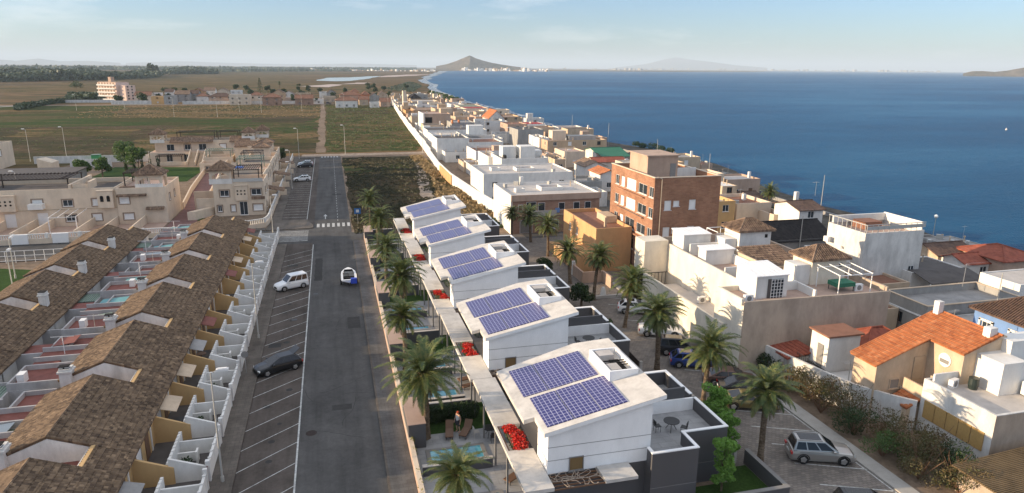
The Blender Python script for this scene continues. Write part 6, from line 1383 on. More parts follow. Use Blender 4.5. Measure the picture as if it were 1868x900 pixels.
        if k=='skylight':
            for r_ in ((x,y,x+w_,y+.25),(x,y+d_-.25,x+w_,y+d_),(x,y+.25,x+.25,y+d_-.25),(x+w_-.25,y+.25,x+w_,y+d_-.25)): q.box(r_[0],r_[1],z,r_[2],r_[3],z+.6)
            part('skylight',q,M['white'],t); q=MB(); q.box(x+.25,y+.25,z+.01,x+w_-.25,y+d_-.25,z+.05); part('skylight_pit',q,M['browndeck'],t)
    BBS.append((X0,Y0,X1,Y1)); return t,(X0,Y0,X1,Y1)
RH=row_house
RH('seaside_house','cream house with curved side wall and flat brown roof right of the brick block','house',1345,372,1408,4.6,9,M['cream'],M['browndeck'],extra=[('chimney',.6,.5,.7)])
RH('seaside_house','yellow-walled house with a balcony squeezed behind the brick block','house',1308,368,1342,5.6,10,M['yellow'],M['lightdeck'],win=2)
RH('seaside_house','small house with stone wall behind the brick block, white flat roof','house',1318,340,1345,5.2,7,M['beige'],M['white'],par=.1)
RH('gabled_house','small white house with dark brown tile roof, chimney and antenna near the beach','house',1459,384,1502,5.2,6.5,M['white'],M['btile'],'gx',win=2,extra=[('chimney',.45,.6,2.2)])
RH('dark_roof_house','long low house with nearly black tile roof before the white gabled one','house',1412,441,1518,3.4,8,M['greydeck'],M['blacktile'],'gx',win=2,rise=1.9)
RH('beach_house','low beige house with white parapets left of the small white gabled one','house',1412,392,1440,3.4,9,M['cream'],M['browndeck'],extra=[('chimney',.5,.5,.9)])
RH('dark_pergola_house','low house under a long dark pergola below the white three-storey house','house',1664,498,1762,3.2,6,M['white'],M['darkdeck'],par=.1,extra=[('canopy',M['darkdeck'],2.7,0,3.0)])
RH('red_roof_house','low house with faded red tile roof near the shore at the right','house',1762,482,1830,2.6,4,M['white'],M['rtile'],'gx')
RH('red_roof_house','low house with brown and ochre patched tile roof behind the dark pergola','house',1712,466,1778,2.8,5,M['beige'],M['btile'],'gx')
RH('red_roof_house','tiny dark red roofed house at the waterline by the right edge','house',1832,478,1900,3.2,7,M['pinkish'],M['rtile'],'hip')
RH('shore_shed','dark grey flat shed at the water edge, right of the globe lamp','shed',1700,452,1765,2.4,7,M['grey'],M['darkdeck'],par=.1,win=0)
RH('shore_shed','dark grey flat shed at the water edge under the far right of the beach','shed',1768,458,1822,2.6,8,M['grey'],M['greydeck'],par=.1,win=0)
RH('courtyard_house','low dark-roofed courtyard house between the big cream building and the dark pergola','house',1600,520,1660,3.0,7,M['beige'],M['browndeck'],par=.3)
RH('white_box_house','white flat box house behind the blue house at the right edge','house',1862,520,1990,4.2,5,M['white'],M['lightdeck'],par=.1,win=1)
RH('courtyard_house','low house with maroon flat roof right of the dark lane','house',1602,566,1640,2.8,5,M['beige'],M['browndeck'],par=.2,win=0)
RH('glazed_roof_house','low house with a pale glazed roof terrace left of the black tile roof','house',1330,452,1408,3.0,8,M['white'],M['greydeck'],par=.5)
RH('white_garage','low white house between the brick block and the white shed building','house',1520,468,1580,2.8,6,M['white'],M['lightdeck'],par=.4)
# ================= SEAFRONT ROWS (west row against the fields) =================
G='houses in the row along the field'
t,bb=RH('brick_duplex','long flat building with pink brick front, balcony and roof skylights','building',932,357,1094,6.6,12.5,M['white'],M['lightdeck'],par=.25,win=0,extra=[('skylight',.42,.35,4,3),('skylight',.12,.30,1.6,1.4),('chimney',.3,.9,1.2)])
X0,Y0,X1,Y1=bb
q=MB(); q.box(X0+.3,Y0-.06,0,X1,Y0-.005,2.95); q.box(X0+.3,Y0-.06,3.2,X1,Y0-.005,5.6); part('brick_front',q,M['brickpink'],t); q=MB(); q.box(X0,Y0-.3,5.6,X1+.2,Y0-.005,6.62); q.box(X0,Y0-.3,2.95,X1+.2,Y0-.005,3.2); part('front_band',q,M['pinkish'],t)
for (u,w_,z,hh,mt) in ((.08,.8,3.9,1.1,'brown'),(.17,1.7,3.5,1.9,'glass'),(.30,1.2,3.6,1.6,'glass'),(.53,1.1,3.9,1.2,'glass'),(.70,1.1,3.9,1.2,'glass'),(.83,1.1,3.9,1.2,'glass'),(.10,2.2,.1,2.3,'mgrey'),(.36,2.2,.1,2.3,'blind'),(.46,1.2,.9,1.3,'glass'),(.60,2.4,.1,2.3,'mgrey')):
    x=X0+(X1-X0)*u; fr=MB(); fr.box(x,Y0-.10,z,x+w_,Y0-.062,z+hh); o=part('window',fr,M['frame'],t); pn=MB(); pn.box(x+.06,Y0-.115,z+.06,x+w_-.06,Y0-.101,z+hh-.06); part('pane',pn,M[mt],o)
q=MB(); q.box(X0+2.6,Y0-1.2,3.15,X0+7.6,Y0-.31,3.3); q.box(X0+2.6,Y0-1.2,3.3,X0+7.6,Y0-1.12,4.1); q.box(X0+2.6,Y0-1.11,3.3,X0+2.68,Y0-.31,4.1); part('balcony',q,M['galv'],t)
q=MB(); q.box(X0+7.7,Y0-.16,3.4,X0+8.5,Y0-.12,4.2); q.face([(X0+7.95,Y0-.165,3.5),(X0+8.1,Y0-.165,3.5),(X0+8.1,Y0-.165,4.1),(X0+7.95,Y0-.165,4.1)]); part('blue_banner',q,M['blue'],t)
RH('brick_duplex','long flat white-walled building behind the pink brick one, with skylights on its pale roof','building',882,318,1045,6.6,13,M['white'],M['lightdeck'],par=.25,win=1,extra=[('skylight',.42,.3,4,3),('skylight',.15,.4,2,2)],group=None)
RH('row_house','tall white house with stepped roof rooms and sun-lit left wall behind the two flat buildings','house',915,290,1000,6.8,11,M['white'],M['greydeck'],extra=[('room',.12,.4,3.2,3.5,2.2,M['white']),('room',.48,.3,3.6,4,2.3,M['white']),('tank',.1,.15),('room',.8,.5,2.4,3,1.0,M['white'])],win=2,group=G)
RH('row_house','narrow white house with a beige roof terrace left of the stepped white house','house',891,286,914,6.2,12,M['white'],M['pinkdeck'],win=2,group=G)
RH('row_house','white house with a brown tiled terrace deck in the middle of the row','house',868,276,920,5.2,13,M['white'],M['browndeck'],extra=[('room',.65,.05,2.6,2.6,1.2,M['pinkish'])],win=2,group=G)
RH('row_house','white house with a dark brown roof edge, just beyond the brown terrace deck','house',855,260,918,5.2,12,M['white'],M['browndeck'],par=.35,win=2,group=G)
RH('row_house','large plain white blank-sided house with a dark flat roof','house',797,253,856,6.4,11,M['white'],M['darkdeck'],par=.3,win=0,group=G)
RH('row_house','white house with a grey deck and a white cube on its roof','house',790,247,845,5.6,12,M['white'],M['lightdeck'],par=.3,extra=[('room',1.25,.3,5,4,2.6,M['white'])],win=2,group=G)
RH('row_house','wide low white house with long grey roof right of the white cube','house',848,254,918,4.6,14,M['white'],M['greydeck'],par=.4,win=2,group=G)
RH('row_house','wide dark flat-roofed house in front of the pink block','house',780,238,888,5.6,13,M['white'],M['darkdeck'],par=.2,win=2,group=G)
t,bb=RH('row_house','tall pink-beige block with an open loggia and lit white left wall','house',772,208,822,8.6,16,M['pinkish'],M['pinkdeck'],win=0,par=.3,group=G,extra=[('room',.75,.5,5,5,1.6,M['beige'])])
X0,Y0,X1,Y1=bb; q=MB(); q.box(X0+.8,Y0-.05,4.6,X0+3.6,Y0-.003,7.2); q.box(X0+.8,Y0-.05,1.0,X0+3.6,Y0-.003,3.4); part('loggia',q,M['dark'],t); q=MB(); q.box(X0-.06,Y0-.06,0,X0+.5,Y1,8.65); part('side_wall',q,M['white'],t)
RH('row_house','grey house with an orange painted end wall next to the pink-beige block','house',824,224,866,6.0,14,M['grey'],M['greydeck'],win=0,par=.3,group=G,extra=[('room',.0,-.05,.5,2,1.0,M['orange']),('room',.3,.0,.5,2,.9,M['orange'])])
RH('row_house','house with a dark maroon flat roof between the orange end wall and the back lane','house',834,234,874,4.6,12,M['beige'],M['maroon'],win=0,par=.15,group=G)
RH('row_house','small yellow-ochre cube house by the long white wall','house',740,202,755,5.0,14,M['ochre'],M['browndeck'],win=2,group=G)
RH('row_house','beige flat house between the ochre cube and the pink block','house',756,200,796,5.0,18,M['tan'],M['pinkdeck'],win=2,group=G)
RH('row_house','beige house with raised roof room behind the pink block','house',794,199,822,6.4,16,M['beige'],M['pinkdeck'],win=2,group=G,extra=[('room',.3,.3,4,4,2,M['tan'])])
RH('row_house','low grey-roofed house with white parapet near the end of the long white wall','house',726,192,748,3.8,22,M['grey'],M['greydeck'],win=2,group=G)
RH('row_house','low grey house with an arched white canopy near the far end','house',750,191,790,3.8,22,M['greydeck'],M['greydeck'],win=2,group=G)
RH('row_house','long low house with pale roof strip near the far end','house',752,185,800,4.0,26,M['beige'],M['lightdeck'],win=2,group=G)
RH('row_house','house with small dark pyramid roof at the far end of the row','house',749,180,768,4.4,20,M['beige'],M['blacktile'],'hip',win=2,group=G,rise=3)
RH('row_house','pale tall house behind the dark pyramid roof, near the beach trees','house',757,172,780,7,20,M['grey'],M['lightdeck'],win=2,group=G)
RH('row_house','small white house with chimney at the very end of the long white wall','house',722,183,738,4.0,20,M['white2'],M['greydeck'],win=2,group=G,extra=[('chimney',.6,.2,3)])
RH('row_house','slender pale tower-like house at the far end of the row','house',735,166,741,12,6,M['cream'],M['beige'],group=G,win=0)
RH('yard_house','low courtyard house with grey awning behind the field wall, left of the white houses','house',812,278,858,3.0,10,M['white'],M['darkdeck'],group=G)
RH('yard_house','low courtyard roof with white sheets next to the field wall','house',858,301,884,2.8,9,M['white2'],M['pinkdeck'],group=G)
RH('yard_house','low brown-roofed yard shed beside the field wall, nearest to the flat buildings','house',846,297,872,2.6,8,M['beige'],M['browndeck'],group=G)
# wall of the row towards the fields
t=thing('field_wall','long bright white wall separating the fields from the row of houses','wall',(29,180,0)); pts=[(29.6,119.5),(28.2,136),(27.0,160),(27.2,180),(28.6,205),(30.3,237),(33,300),(37.5,390),(45.0,524)]; q=MB()
for i in range(len(pts)-1):
    a=Vector((*pts[i],0)); b=Vector((*pts[i+1],0)); n=max(1,int((b-a).length/12))
    for k in range(n):
        u=a+(b-a)*k/n; v=a+(b-a)*(k+1)/n; c=(u+v)/2; d=v-u; q.obox((c.x,c.y),math.atan2(d.y,d.x),d.length+.02,.25,0,2.6 if i<4 else 3.2+((k*7)%3)*.25)
part('wall',q,M['white'],t); t=thing('field_wall','short orange-brown stretch of brick wall in the long white field wall','wall',(27,160,0)); q=MB(); q.box(26.75,158,0,27.15,176,2.3); part('wall',q,M['ochre'],t)
# ================= seafront row (towards the beach) =================
G='houses in the row by the beach'
RH('beachside_house','long beige flat house with roof rooms by the beach, left part lit yellow','house',999,257,1106,5.4,10,M['tan'],M['pinkdeck'],par=.5,win=1,group=G,extra=[('room',.18,.6,4.5,4,2.4,M['cream']),('room',.45,.5,9,4,.8,M['grey'])])
RH('beachside_house','white slab-like house left of the long beige flat house','house',984,252,1002,5.6,12,M['white'],M['pinkdeck'],win=2,group=G)
RH('beachside_house','dark grey blank cube house with a yellow lit left wall','house',945,237,992,6.2,12,M['grey'],M['darkdeck'],win=0,par=.3,group=G)
RH('beachside_house','pink-beige house with flat brown roof and red gable behind it','house',926,227,962,5.6,12,M['pinkish'],M['browndeck'],par=.3,win=2,group=G)
RH('beachside_house','house with a dark red roof and white side room by the beach','house',958,227,996,4.4,12,M['white'],M['redawn'],par=.1,win=2,group=G,extra=[('canopy',M['redawn'],2.6,0,3)])
RH('beachside_house','low teal-shuttered white house near the beach shrubs','house',972,233,1010,4.0,11,M['white'],M['greydeck'],win=2,group=G)
RH('beachside_house','long white lit house with bluish roof along the back lane','house',878,222,926,5.2,16,M['white'],M['greydeck'],win=2,group=G)
RH('beachside_house','house with a bright orange hipped roof near the sea','house',892,216,920,5.4,14,M['white2'],M['otile'],'gy',win=2,group=G,rise=3.2)
RH('beachside_house','pale flat house right of the orange hipped roof','house',914,213,950,5.4,14,M['tan'],M['pinkdeck'],win=2,group=G)
RH('beachside_house','pale pink house with lit wall in front of the orange hipped roof','house',868,213,898,5.2,14,M['pinkish'],M['lightdeck'],win=2,group=G)
RH('beachside_house','cream lit house in the middle of the lane front','house',856,204,886,5.0,16,M['cream'],M['pinkdeck'],win=2,group=G)
RH('beachside_house','long low house with red and white striped roof terraces by the sea','house',848,198,892,4.6,18,M['cream'],M['redawn'],par=.3,win=2,group=G)
RH('beachside_house','long low house with a grey-green roof, next before the beach trees','house',838,194,880,4.4,22,M['cream'],M['greendeck'],par=.3,win=2,group=G)
RH('beachside_house','low house with a pinkish roof just before the beach trees','house',824,191,846,4.4,24,M['white'],M['pinkdeck'],win=2,group=G)
RH('beachside_house','low cream house at the start of the lane near the beach trees','house',832,199,852,4.6,18,M['cream'],M['lightdeck'],win=2,group=G)
RH('beachside_house','cream house with arched yellow wall and lit front left of the green pergola','house',1030,277,1068,4.4,9,M['cream'],M['pinkdeck'],win=2,group=G,par=.3)
t,bb=RH('beach_bar','low bar with a bright green canvas roof on white posts by the beach','building',1088,279,1140,3.2,9,M['white2'],M['greenroof'],'gx',rise=.9,win=0,group=None,extra=[('canopy',M['greenroof'],2.6,0,5)])
RH('beachside_house','long low maroon-roofed house in front of the green canvas roof','house',1085,296,1142,3.0,6,M['white2'],M['rtile'],'gx',win=2,group=G,rise=.8)
RH('gabled_house','small white gabled house with ochre left slope and lit gable','house',1068,304,1106,4.0,8,M['white'],M['tileE'],'gy',group=G)
RH('gabled_house','white house with bright orange and red tile roof beside the brick block','house',1096,318,1128,4.0,7,M['white'],M['otile'],'gy',group=G,win=2)
RH('beachside_house','low house with grey corrugated roof between the gabled house and the flat buildings','house',1046,332,1098,3.2,8,M['grey'],M['greydeck'],win=2,group=G)
RH('beachside_house','low dark-roofed house under the lane lamps','house',1012,291,1034,3.4,9,M['beige'],M['darkdeck'],win=2,group=G)
RH('beachside_house','small pink house with a tree-shaded yard by the lane','house',996,282,1012,3.4,8,M['pinkish'],M['browndeck'],win=2,group=G)
RH('beachside_house','low white house hidden beside the brick block and back street','house',1062,352,1108,3.0,6,M['white2'],M['greydeck'],win=2,group=G)
RH('beachside_house','pink flat house with a lit roof parapet above the long beige flat house','house',1004,244,1030,4.2,8,M['pinkish'],M['browndeck'],win=2,group=G)
# ================= LEFT COMPLEX (cream apartment rows beyond the cross street) =================
def belvedere(t,X0,Y0,X1,Y1,z,h,lab=None):
    q=MB()
    for (x,y) in ((X0,Y0),(X1,Y0),(X0,Y1),(X1,Y1)): q.box(x-.22,y-.22,z,x+.22,y+.22,z+h)
    xm=(X0+X1)/2; ym=(Y0+Y1)/2
    for (x0,y0,x1,y1) in ((X0,Y0-.15,X1,Y0+.15),(X0,Y1-.15,X1,Y1+.15),(X0-.15,Y0,X0+.15,Y1),(X1-.15,Y0,X1+.15,Y1)):
        q.box(x0,y0,z+h-.5,x1,y1,z+h-.004)
        n=6 # arch haunches
        for s in range(n):
            f=(1-math.sqrt(1-((n-s)/n)**2))*.6+.05
            if x1-x0>1: 
                w_=(x1-x0)/2/n; q.box(x0+s*w_*.9,y0+.01,z+h-.5-(.6-f)*0-( (n-s)/n)**2*.7,x0+(s+1)*w_*.9,y1-.01,z+h-.5) ; q.box(x1-(s+1)*w_*.9,y0+.01,z+h-.5-((n-s)/n)**2*.7,x1-s*w_*.9,y1-.01,z+h-.5)
            else:
                w_=(y1-y0)/2/n; q.box(x0+.01,y0+s*w_*.9,z+h-.5-((n-s)/n)**2*.7,x1-.01,y0+(s+1)*w_*.9,z+h-.5); q.box(x0+.01,y1-(s+1)*w_*.9,z+h-.5-((n-s)/n)**2*.7,x1-.01,y1-s*w_*.9,z+h-.5)
    q.box(xm-.15,Y0-.12,z,xm+.15,Y0+.12,z+h-.3)
    o=part('belvedere',q,M['cream'],t); r=MB(); hiptiled(r,X0,Y0,X1,Y1,z+h+.02,1.5,.55); part('tiled_roof',r,M['tileE'],o)
    q=MB(); q.box(X0-.3,Y0-.35,z,X1+.3,Y0-.25,z+.9)
    for i in range(12): q.box(X0-.3+i*(X1-X0+.6)/12,Y0-.36,z,X0-.22+i*(X1-X0+.6)/12,Y0-.24,z+1.0)
    part('balustrade',q,M['white'],o)
def pergola(t,X0,Y0,X1,Y1,z,h,mat,n=12,ax='x'):
    q=MB()
    for (x,y) in ((X0,Y0),(X1,Y0),(X0,Y1),(X1,Y1)): q.box(x-.08,y-.08,z,x+.08,y+.08,z+h)
    q.box(X0-.2,Y0-.06,z+h,X1+.2,Y0+.06,z+h+.14); q.box(X0-.2,Y1-.06,z+h,X1+.2,Y1+.06,z+h+.14)
    for i in range(n): x=X0+(X1-X0)*i/(n-1); q.box(x-.04,Y0-.3,z+h+.145,x+.04,Y1+.3,z+h+.25)
    part('pergola',q,mat,t)
def trims(u,z,w=1.4,h=1.15): return (u,w,z,h,'trim')
t=thing('apartment_row','cream two-storey apartment row facing the white fence, with pergolas and a corner belvedere','apartment building',(-44,135,0))
house('','','',-58,129.5,-36.5,141,6.5,M['cream'],M['darkdeck'],.8,{'S':[(4.5,1.2,3.7,.9,'hole'),(9.5,1.5,3.5,1.3,'trim'),(14,1.5,3.5,1.1,'trim'),(18.5,1.5,3.5,1.1,'trim'),(5.2,1.6,.2,2.3,'garage'),(10,1.6,.2,2.3,'garage'),(14.2,1.5,.9,1.1,'trim'),(18.2,1.4,.9,1.1,'trim')]},parent=t)
house('','','',-36.4,129.2,-28.6,141,6.35,M['cream'],M['pinkdeck'],.5,{'S':[(1.2,1.5,3.7,1.1,'trim'),(1.6,1.5,.9,1.0,'trim')],'E':[(3,.8,3.6,1.1,'trim'),(7,.8,3.6,1.1,'trim')]},parent=t)
q=MB(); q.box(-54.4,128.9,3.0,-51.6,129.48,5.6); q.box(-54.5,128.8,5.6,-51.5,129.49,5.75); 
for ix in range(3):
    for iz in range(2): pass
part('bay',q,M['cream'],t)
q=MB()
for ix in range(3):
    for iz in range(2): x=-53.7+ix*.75; z=4.1+iz*.6; q.tube((x,128.89,z),(x,128.87,z),.17,.17,10)
part('bay_holes',q,M['dark'],t)
q=MB(); q.box(-39.2,128.7,3.1,-36.8,129.45,6.0); q.box(-39.3,128.6,6.0,-36.7,129.49,6.15); part('bay',q,M['cream'],t)
for x in (-38.5,-37.5): q=MB(); q.box(x-.25,128.64,4.2,x+.25,128.69,5.0); q.tube((x,128.64,5.0),(x,128.69,5.0),.25,.25,10); part('arched_window',q,M['dark'],t)
q=MB(); q.box(-49.6,128.3,3.3,-47.4,129.48,4.2); part('balcony',q,M['white'],t)
q=MB(); tslope_y(q,128.7,5.0,131.4,6.3,-36.3,-31.6); part('tiled_awning',q,M['tileE'],t)
q=MB(); tslope_y(q,128.5,2.6,129.2,2.95,-31.9,-29.0); part('tiled_awning',q,M['tileE'],t)
q=MB(); q.box(-37.6,129.3,2.9,-28.5,129.195,3.0) if False else q.box(-58,129.44,2.95,-36.5,129.49,3.05); part('string_course',q,M['creamdark'],t)
belvedere(t,-33.0,129.8,-29.2,133.4,6.0,2.5)
pergola(t,-56.5,131,-44.0,138,5.6,2.3,M['btilewood'],22); pergola(t,-36,133.8,-33.5,139,6.0,2.2,M['btilewood'],8)
q=MB(); q.box(-43.6,129.6,6.3,-43.2,140.8,7.2); q.box(-58,138.5,6.3,-36.6,138.8,6.9); q.box(-40.6,129.6,6.3,-40.2,133,7.6); q.prism([(-43.1,130),(-40.7,130),(-40.7,134),(-43.1,134)],6.2,lambda x,y:6.4+.35*(134-y)*.6); part('roof_walls',q,M['cream'],t)
q=MB()
for (x,y,z0,z1) in ((-45.5,124.5,0,2.6),(-41.5,124.5,0,2.6)): q.box(x-.06,y-.06,z0,x+.06,y+.06,z1)
for x in (-45.5,-44.2,-42.8,-41.5): q.tube((x,124.5,2.6),(x+.3,129.4,3.0),.05,.05,4)
q.tube((-45.6,124.5,2.6),(-41.4,124.5,2.6),.05,.05,4); part('garden_pergola',q,M['frame'],t)
q=MB(); q.box(-58,118.9,0.01,-28.7,129.4,.06); part('front_yard_floor',q,M['pinkdeck'],t)
q=MB()
for x in (-53.6,-49.0,-46.4,-40.2,-36.6,-32.2): q.box(x-.1,119,0,x+.1,129.3,1.5)
part('yard_wall',q,M['cream'],t)
q=MB(); q.prism([(-59,121.5),(-53.9,121.5),(-53.9,126.5),(-59,126.5)],2.3,lambda x,y:2.5+.15*(y-121.5)); part('red_awning',q,M['redfloor'],t)
# second block by the street
t=thing('apartment_block','cream end block by the street corner with barred glass door, dotted bay and belvedere','apartment building',(-17,137,0))
house('','','',-21.4,132.6,-12.6,141.5,6.3,M['cream'],M['pinkdeck'],.8,{'S':[(1.9,1.5,3.7,1.1,'trim'),(7.4,1.7,3.8,1.1,'trim'),(.9,.7,.9,1.1,'trim'),(3.2,.7,.9,1.1,'trim'),(5.0,1.4,.1,2.5,'win'),(7.5,1.6,.9,1.1,'trim')],'E':[(2.5,1,3.7,1.1,'trim'),(6,1,3.7,1.1,'trim'),(3,1,.9,1.1,'trim')]},parent=t)
q=MB(); q.box(-17.6,132.1,2.9,-15.5,132.58,5.6); q.box(-17.7,132.0,5.6,-15.4,132.59,5.75); part('bay',q,M['cream'],t)
q=MB()
for ix in range(3):
    for iz in range(2): x=-17.2+ix*.62; z=4.1+iz*.6; q.tube((x,132.08,z),(x,132.06,z),.15,.15,10)
part('bay_holes',q,M['dark'],t)
belvedere(t,-21.6,132.9,-18.3,136.4,6.0,2.5); pergola(t,-17.8,134,-13.5,140.5,6.0,2.2,M['btilewood'],12)
q=MB(); q.box(-17.9,132.45,6.3,-12.7,132.55,6.9); part('glass_rail',q,M['railing'],t)
q=MB(); q.box(-14.9,132.4,3.0,-12.55,132.59,3.5); part('tiled_awning',q,M['tileE'],t)
q=MB(); q.box(-24.6,133.8,0,-21.5,134.1,3.2); q.box(-26.0,139.6,0,-21.5,139.9,3.6); q.prism([(-25.6,129.8),(-24.3,129.8),(-21.6,133.6),(-22.4,134.4)],0,1.6); part('stair_wall',q,M['cream'],t)
q=MB()
for i in range(16): q.box(-24.6+i*.19,134.1,0,-24.4+i*.19,139.6,.2+i*.19)
part('outside_stairs',q,M['pinkdeck'],t)
# the row of units behind along the street
lb=['cream unit with a blue tarpaulin on its terrace, first behind the street corner block','cream unit with green netting over its terrace behind the corner block','cream unit with brown pergola, midway along the street fence','cream unit with low tiled roof near the far end of the street fence','cream unit with white side wall, last along the street fence']
for k in range(5):
    y0=142.2+k*10.4; t=thing('apartment_unit',lb[k],'apartment building',(-17,y0+5,0),'cream units along the street fence')
    house('','','',-20.8+.3*k,y0,-13.6,y0+10.0,5.9-.25*(k%2),M['cream'],M['pinkdeck'] if k%2 else M['darkdeck'],.8,{'E':[(2.5,1.2,3.4,1.1,'trim'),(7,1.2,3.4,1.1,'trim'),(2.5,1.3,.5,1.9,'win')],'S':[(2,1,3.6,1,'trim')]},parent=t)
    if k==0: q=MB(); q.box(-19.5,y0+1,7.3,-17.3,y0+3,7.5); q.box(-19.4,y0+1.1,5.2,-19.3,y0+1.2,7.3); part('blue_tarpaulin',q,plain('blue_tarpaulin',(0.03,0.12,0.45),.6),t)
    if k==1: pergola(t,-19.5,y0+.8,-14.6,y0+6,5.6,2.2,M['greenslat'],14)
    if k==2: pergola(t,-19.8,y0+.8,-15.6,y0+6,5.6,2.2,M['btilewood'],14)
    if k>2: q=MB(); hip(q,-18.6,y0+4,-14.8,y0+8,7.7,1.0,.3); part('tiled_roof',q,M['tileE'],t); q=MB(); q.box(-18.5,y0+4.1,5.2,-14.9,y0+7.9,7.6); part('roof_room',q,M['cream'],t)
    q=MB(); q.box(-13.6,y0+9.8,0,-9.9,y0+10.0,1.3); q.box(-13.3,y0+.4,.01,-9.9,y0+9.7,.05); q.prism([(-20.6,y0+.2),(-19.6,y0+.2),(-19.6,y0+3),(-20.6,y0+3)],5.5,lambda x,yy:6.0+(y0+3-yy)*.45); part('yard_wall',q,M['cream'],t)
    if k%2==0: q=MB(); tiled_slope(q,-9.95,2.2,-13.55,2.9,y0+3,y0+7); part('porch_roof',q,M['tileE'],t)
# ramp promenade
poly_sheet('promenade',[(-28.3,121),(-22.0,124),(-22.4,131),(-25.2,145),(-26.5,170),(-28.5,190),(-31.8,190),(-30.0,160),(-28.3,141)],0.08,M['pinkprom'])
poly_sheet('lawn',[(-23.8,126),(-21,127),(-21.2,131.8),(-24,131)],0.10,M['lawn'])
t=thing('promenade_wall','low cream wall with planters stepping up along the pink promenade','wall',(-24,145,0)); q=MB()
for (a,b,h) in (((-24.6,136.5),(-25.4,143),1.2),((-25.4,143),(-22,141.8),1.2),((-25.2,147),(-22.2,146.2),1.5),((-25.2,147),(-25.9,160),1.1),((-26,160),(-28,189),1.0),((-28.4,141.3),(-30.2,160),1.3),((-30.2,160),(-32,189),1.3)):
    a=Vector((*a,0)); b=Vector((*b,0)); d=b-a; c=(a+b)/2; q.obox((c.x,c.y),math.atan2(d.y,d.x),d.length,.25,0,h)
part('wall',q,M['cream'],t)
for k,(x,y) in enumerate(((-24,144.2),(-23.4,150),(-23.8,154.5))): q=MB(); leafcloud(q,[((x,y,1.0),(1.1,1.2,.8))],500,.14,random.Random(k)); single('shrub',q,M['leafdark'],['green shrub in the first planter of the pink promenade','green shrub in the middle planter of the pink promenade','green shrub in the last planter of the pink promenade'][k],'shrub','shrubs by the promenade',(x,y,0))
# far block
t=thing('apartment_row','cream two-storey row at the field edge with arched gable, twin stairs and three small belvederes','apartment building',(-34,212,0))
house('','','',-49.5,211,-20,222,3.0,M['cream'],M['pinkdeck'],.02,{'S':[(5,1.6,.4,2,'win'),(9.5,1.6,.4,2,'win'),(15,1.6,.4,2,'win'),(24,1.6,.4,2,'win'),(27,1.4,.4,2,'win')]},parent=t)
house('','','',-48.5,213.5,-21,222,6.0,M['cream'],M['darkdeck'],.6,{'S':[(4,2,3.2,1.8,'win'),(8.5,1.6,3.4,1.5,'trim'),(12.5,2,3.2,1.8,'win'),(18,1.6,3.4,1.5,'trim'),(22,2,3.2,1.8,'win')]},parent=t)
for (x0,x1) in ((-44.5,-39),(-38.8,-33),(-28.6,-23)): q=MB(); tslope_y(q,212.4,5.6,215.6,6.9,x0,x1); part('tiled_roof',q,M['tileE'],t)
belvedere(t,-48.9,212,-45.8,215.4,5.6,2.4); belvedere(t,-25,214.5,-22,217.5,6.0,2.0); belvedere(t,-21.5,219,-18.5,222,6.0,2.2)
pergola(t,-43,216.5,-33,221,6.0,2.0,M['btilewood'],18); pergola(t,-32,216.5,-26.5,221,6.0,2.0,M['btilewood'],12)
q=MB()
pts=[(-34.8,0),(-28.2,0),(-28.2,3.4),(-31.5,5.2),(-34.8,3.4)]; b=[(x,208.8,z) for x,z in pts]; c=[(x,209.2,z) for x,z in pts]; q.grid(b+c,[(0,1,2,3,4),(9,8,7,6,5)]+[(i+5,(i+1)%5+5,(i+1)%5,i) for i in range(5)]); q.box(-34.8,209.2,0,-28.2,210.9,3.0); part('arched_gable',q,M['cream'],t)
q=MB(); q.box(-33.3,208.74,0,-29.7,208.79,2.2); q.tube((-31.5,208.74,2.2),(-31.5,208.79,2.2),1.8,1.8,20); part('arch_niche',q,M['creamdark'],t)
q=MB()
for x0 in (-38.6,-36.3):
    for i in range(14): q.box(x0,203.5+i*.52,0,x0+1.5,204.05+i*.52,.2+i*.2)
part('outside_stairs',q,M['beige'],t)
q=MB(); 
for x0 in (-38.9,-36.9,-34.95): q.prism([(x0,203.5),(x0+.2,203.5),(x0+.2,210.9),(x0,210.9)],0,lambda x,y:1.1+(y-203.5)*.38)
q.box(-49.5,205.5,0,-39,205.8,1.0); q.box(-34.6,205.5,0,-20,205.8,1.0); part('stair_wall',q,M['cream'],t)
q=MB(); pergola(t,-47,206.5,-40.5,210.5,0,2.4,M['btilewood'],14)
for k,(x0,x1,y0,y1,h,l) in enumerate(((-33,-26,196,203,3.2,'low cream terrace block with green awning between the far row and the street units'),(-25.5,-19.5,198,205,5.6,'cream block with tiled corner beside the street fence, in front of the far row'),(-33,-27,188.5,195,2.6,'low cream block with white gable-shaped wall above the end of the promenade'))):
    t=house('apartment_unit',l,'apartment building',x0,y0,x1,y1,h,M['cream'],M['pinkdeck'],.7,{'S':[(2,1.2,.6,1.2,'trim')]},'low cream blocks by the promenade')
    if k==0: pergola(t,x0+.5,y0+1,x1-.5,y1-1,h-.5,2.0,M['greenslat'],12)
    if k==1: q=MB(); tslope_y(q,y0-.3,5.7,y0+3,6.9,x0,x1); part('tiled_roof',q,M['tileE'],t)
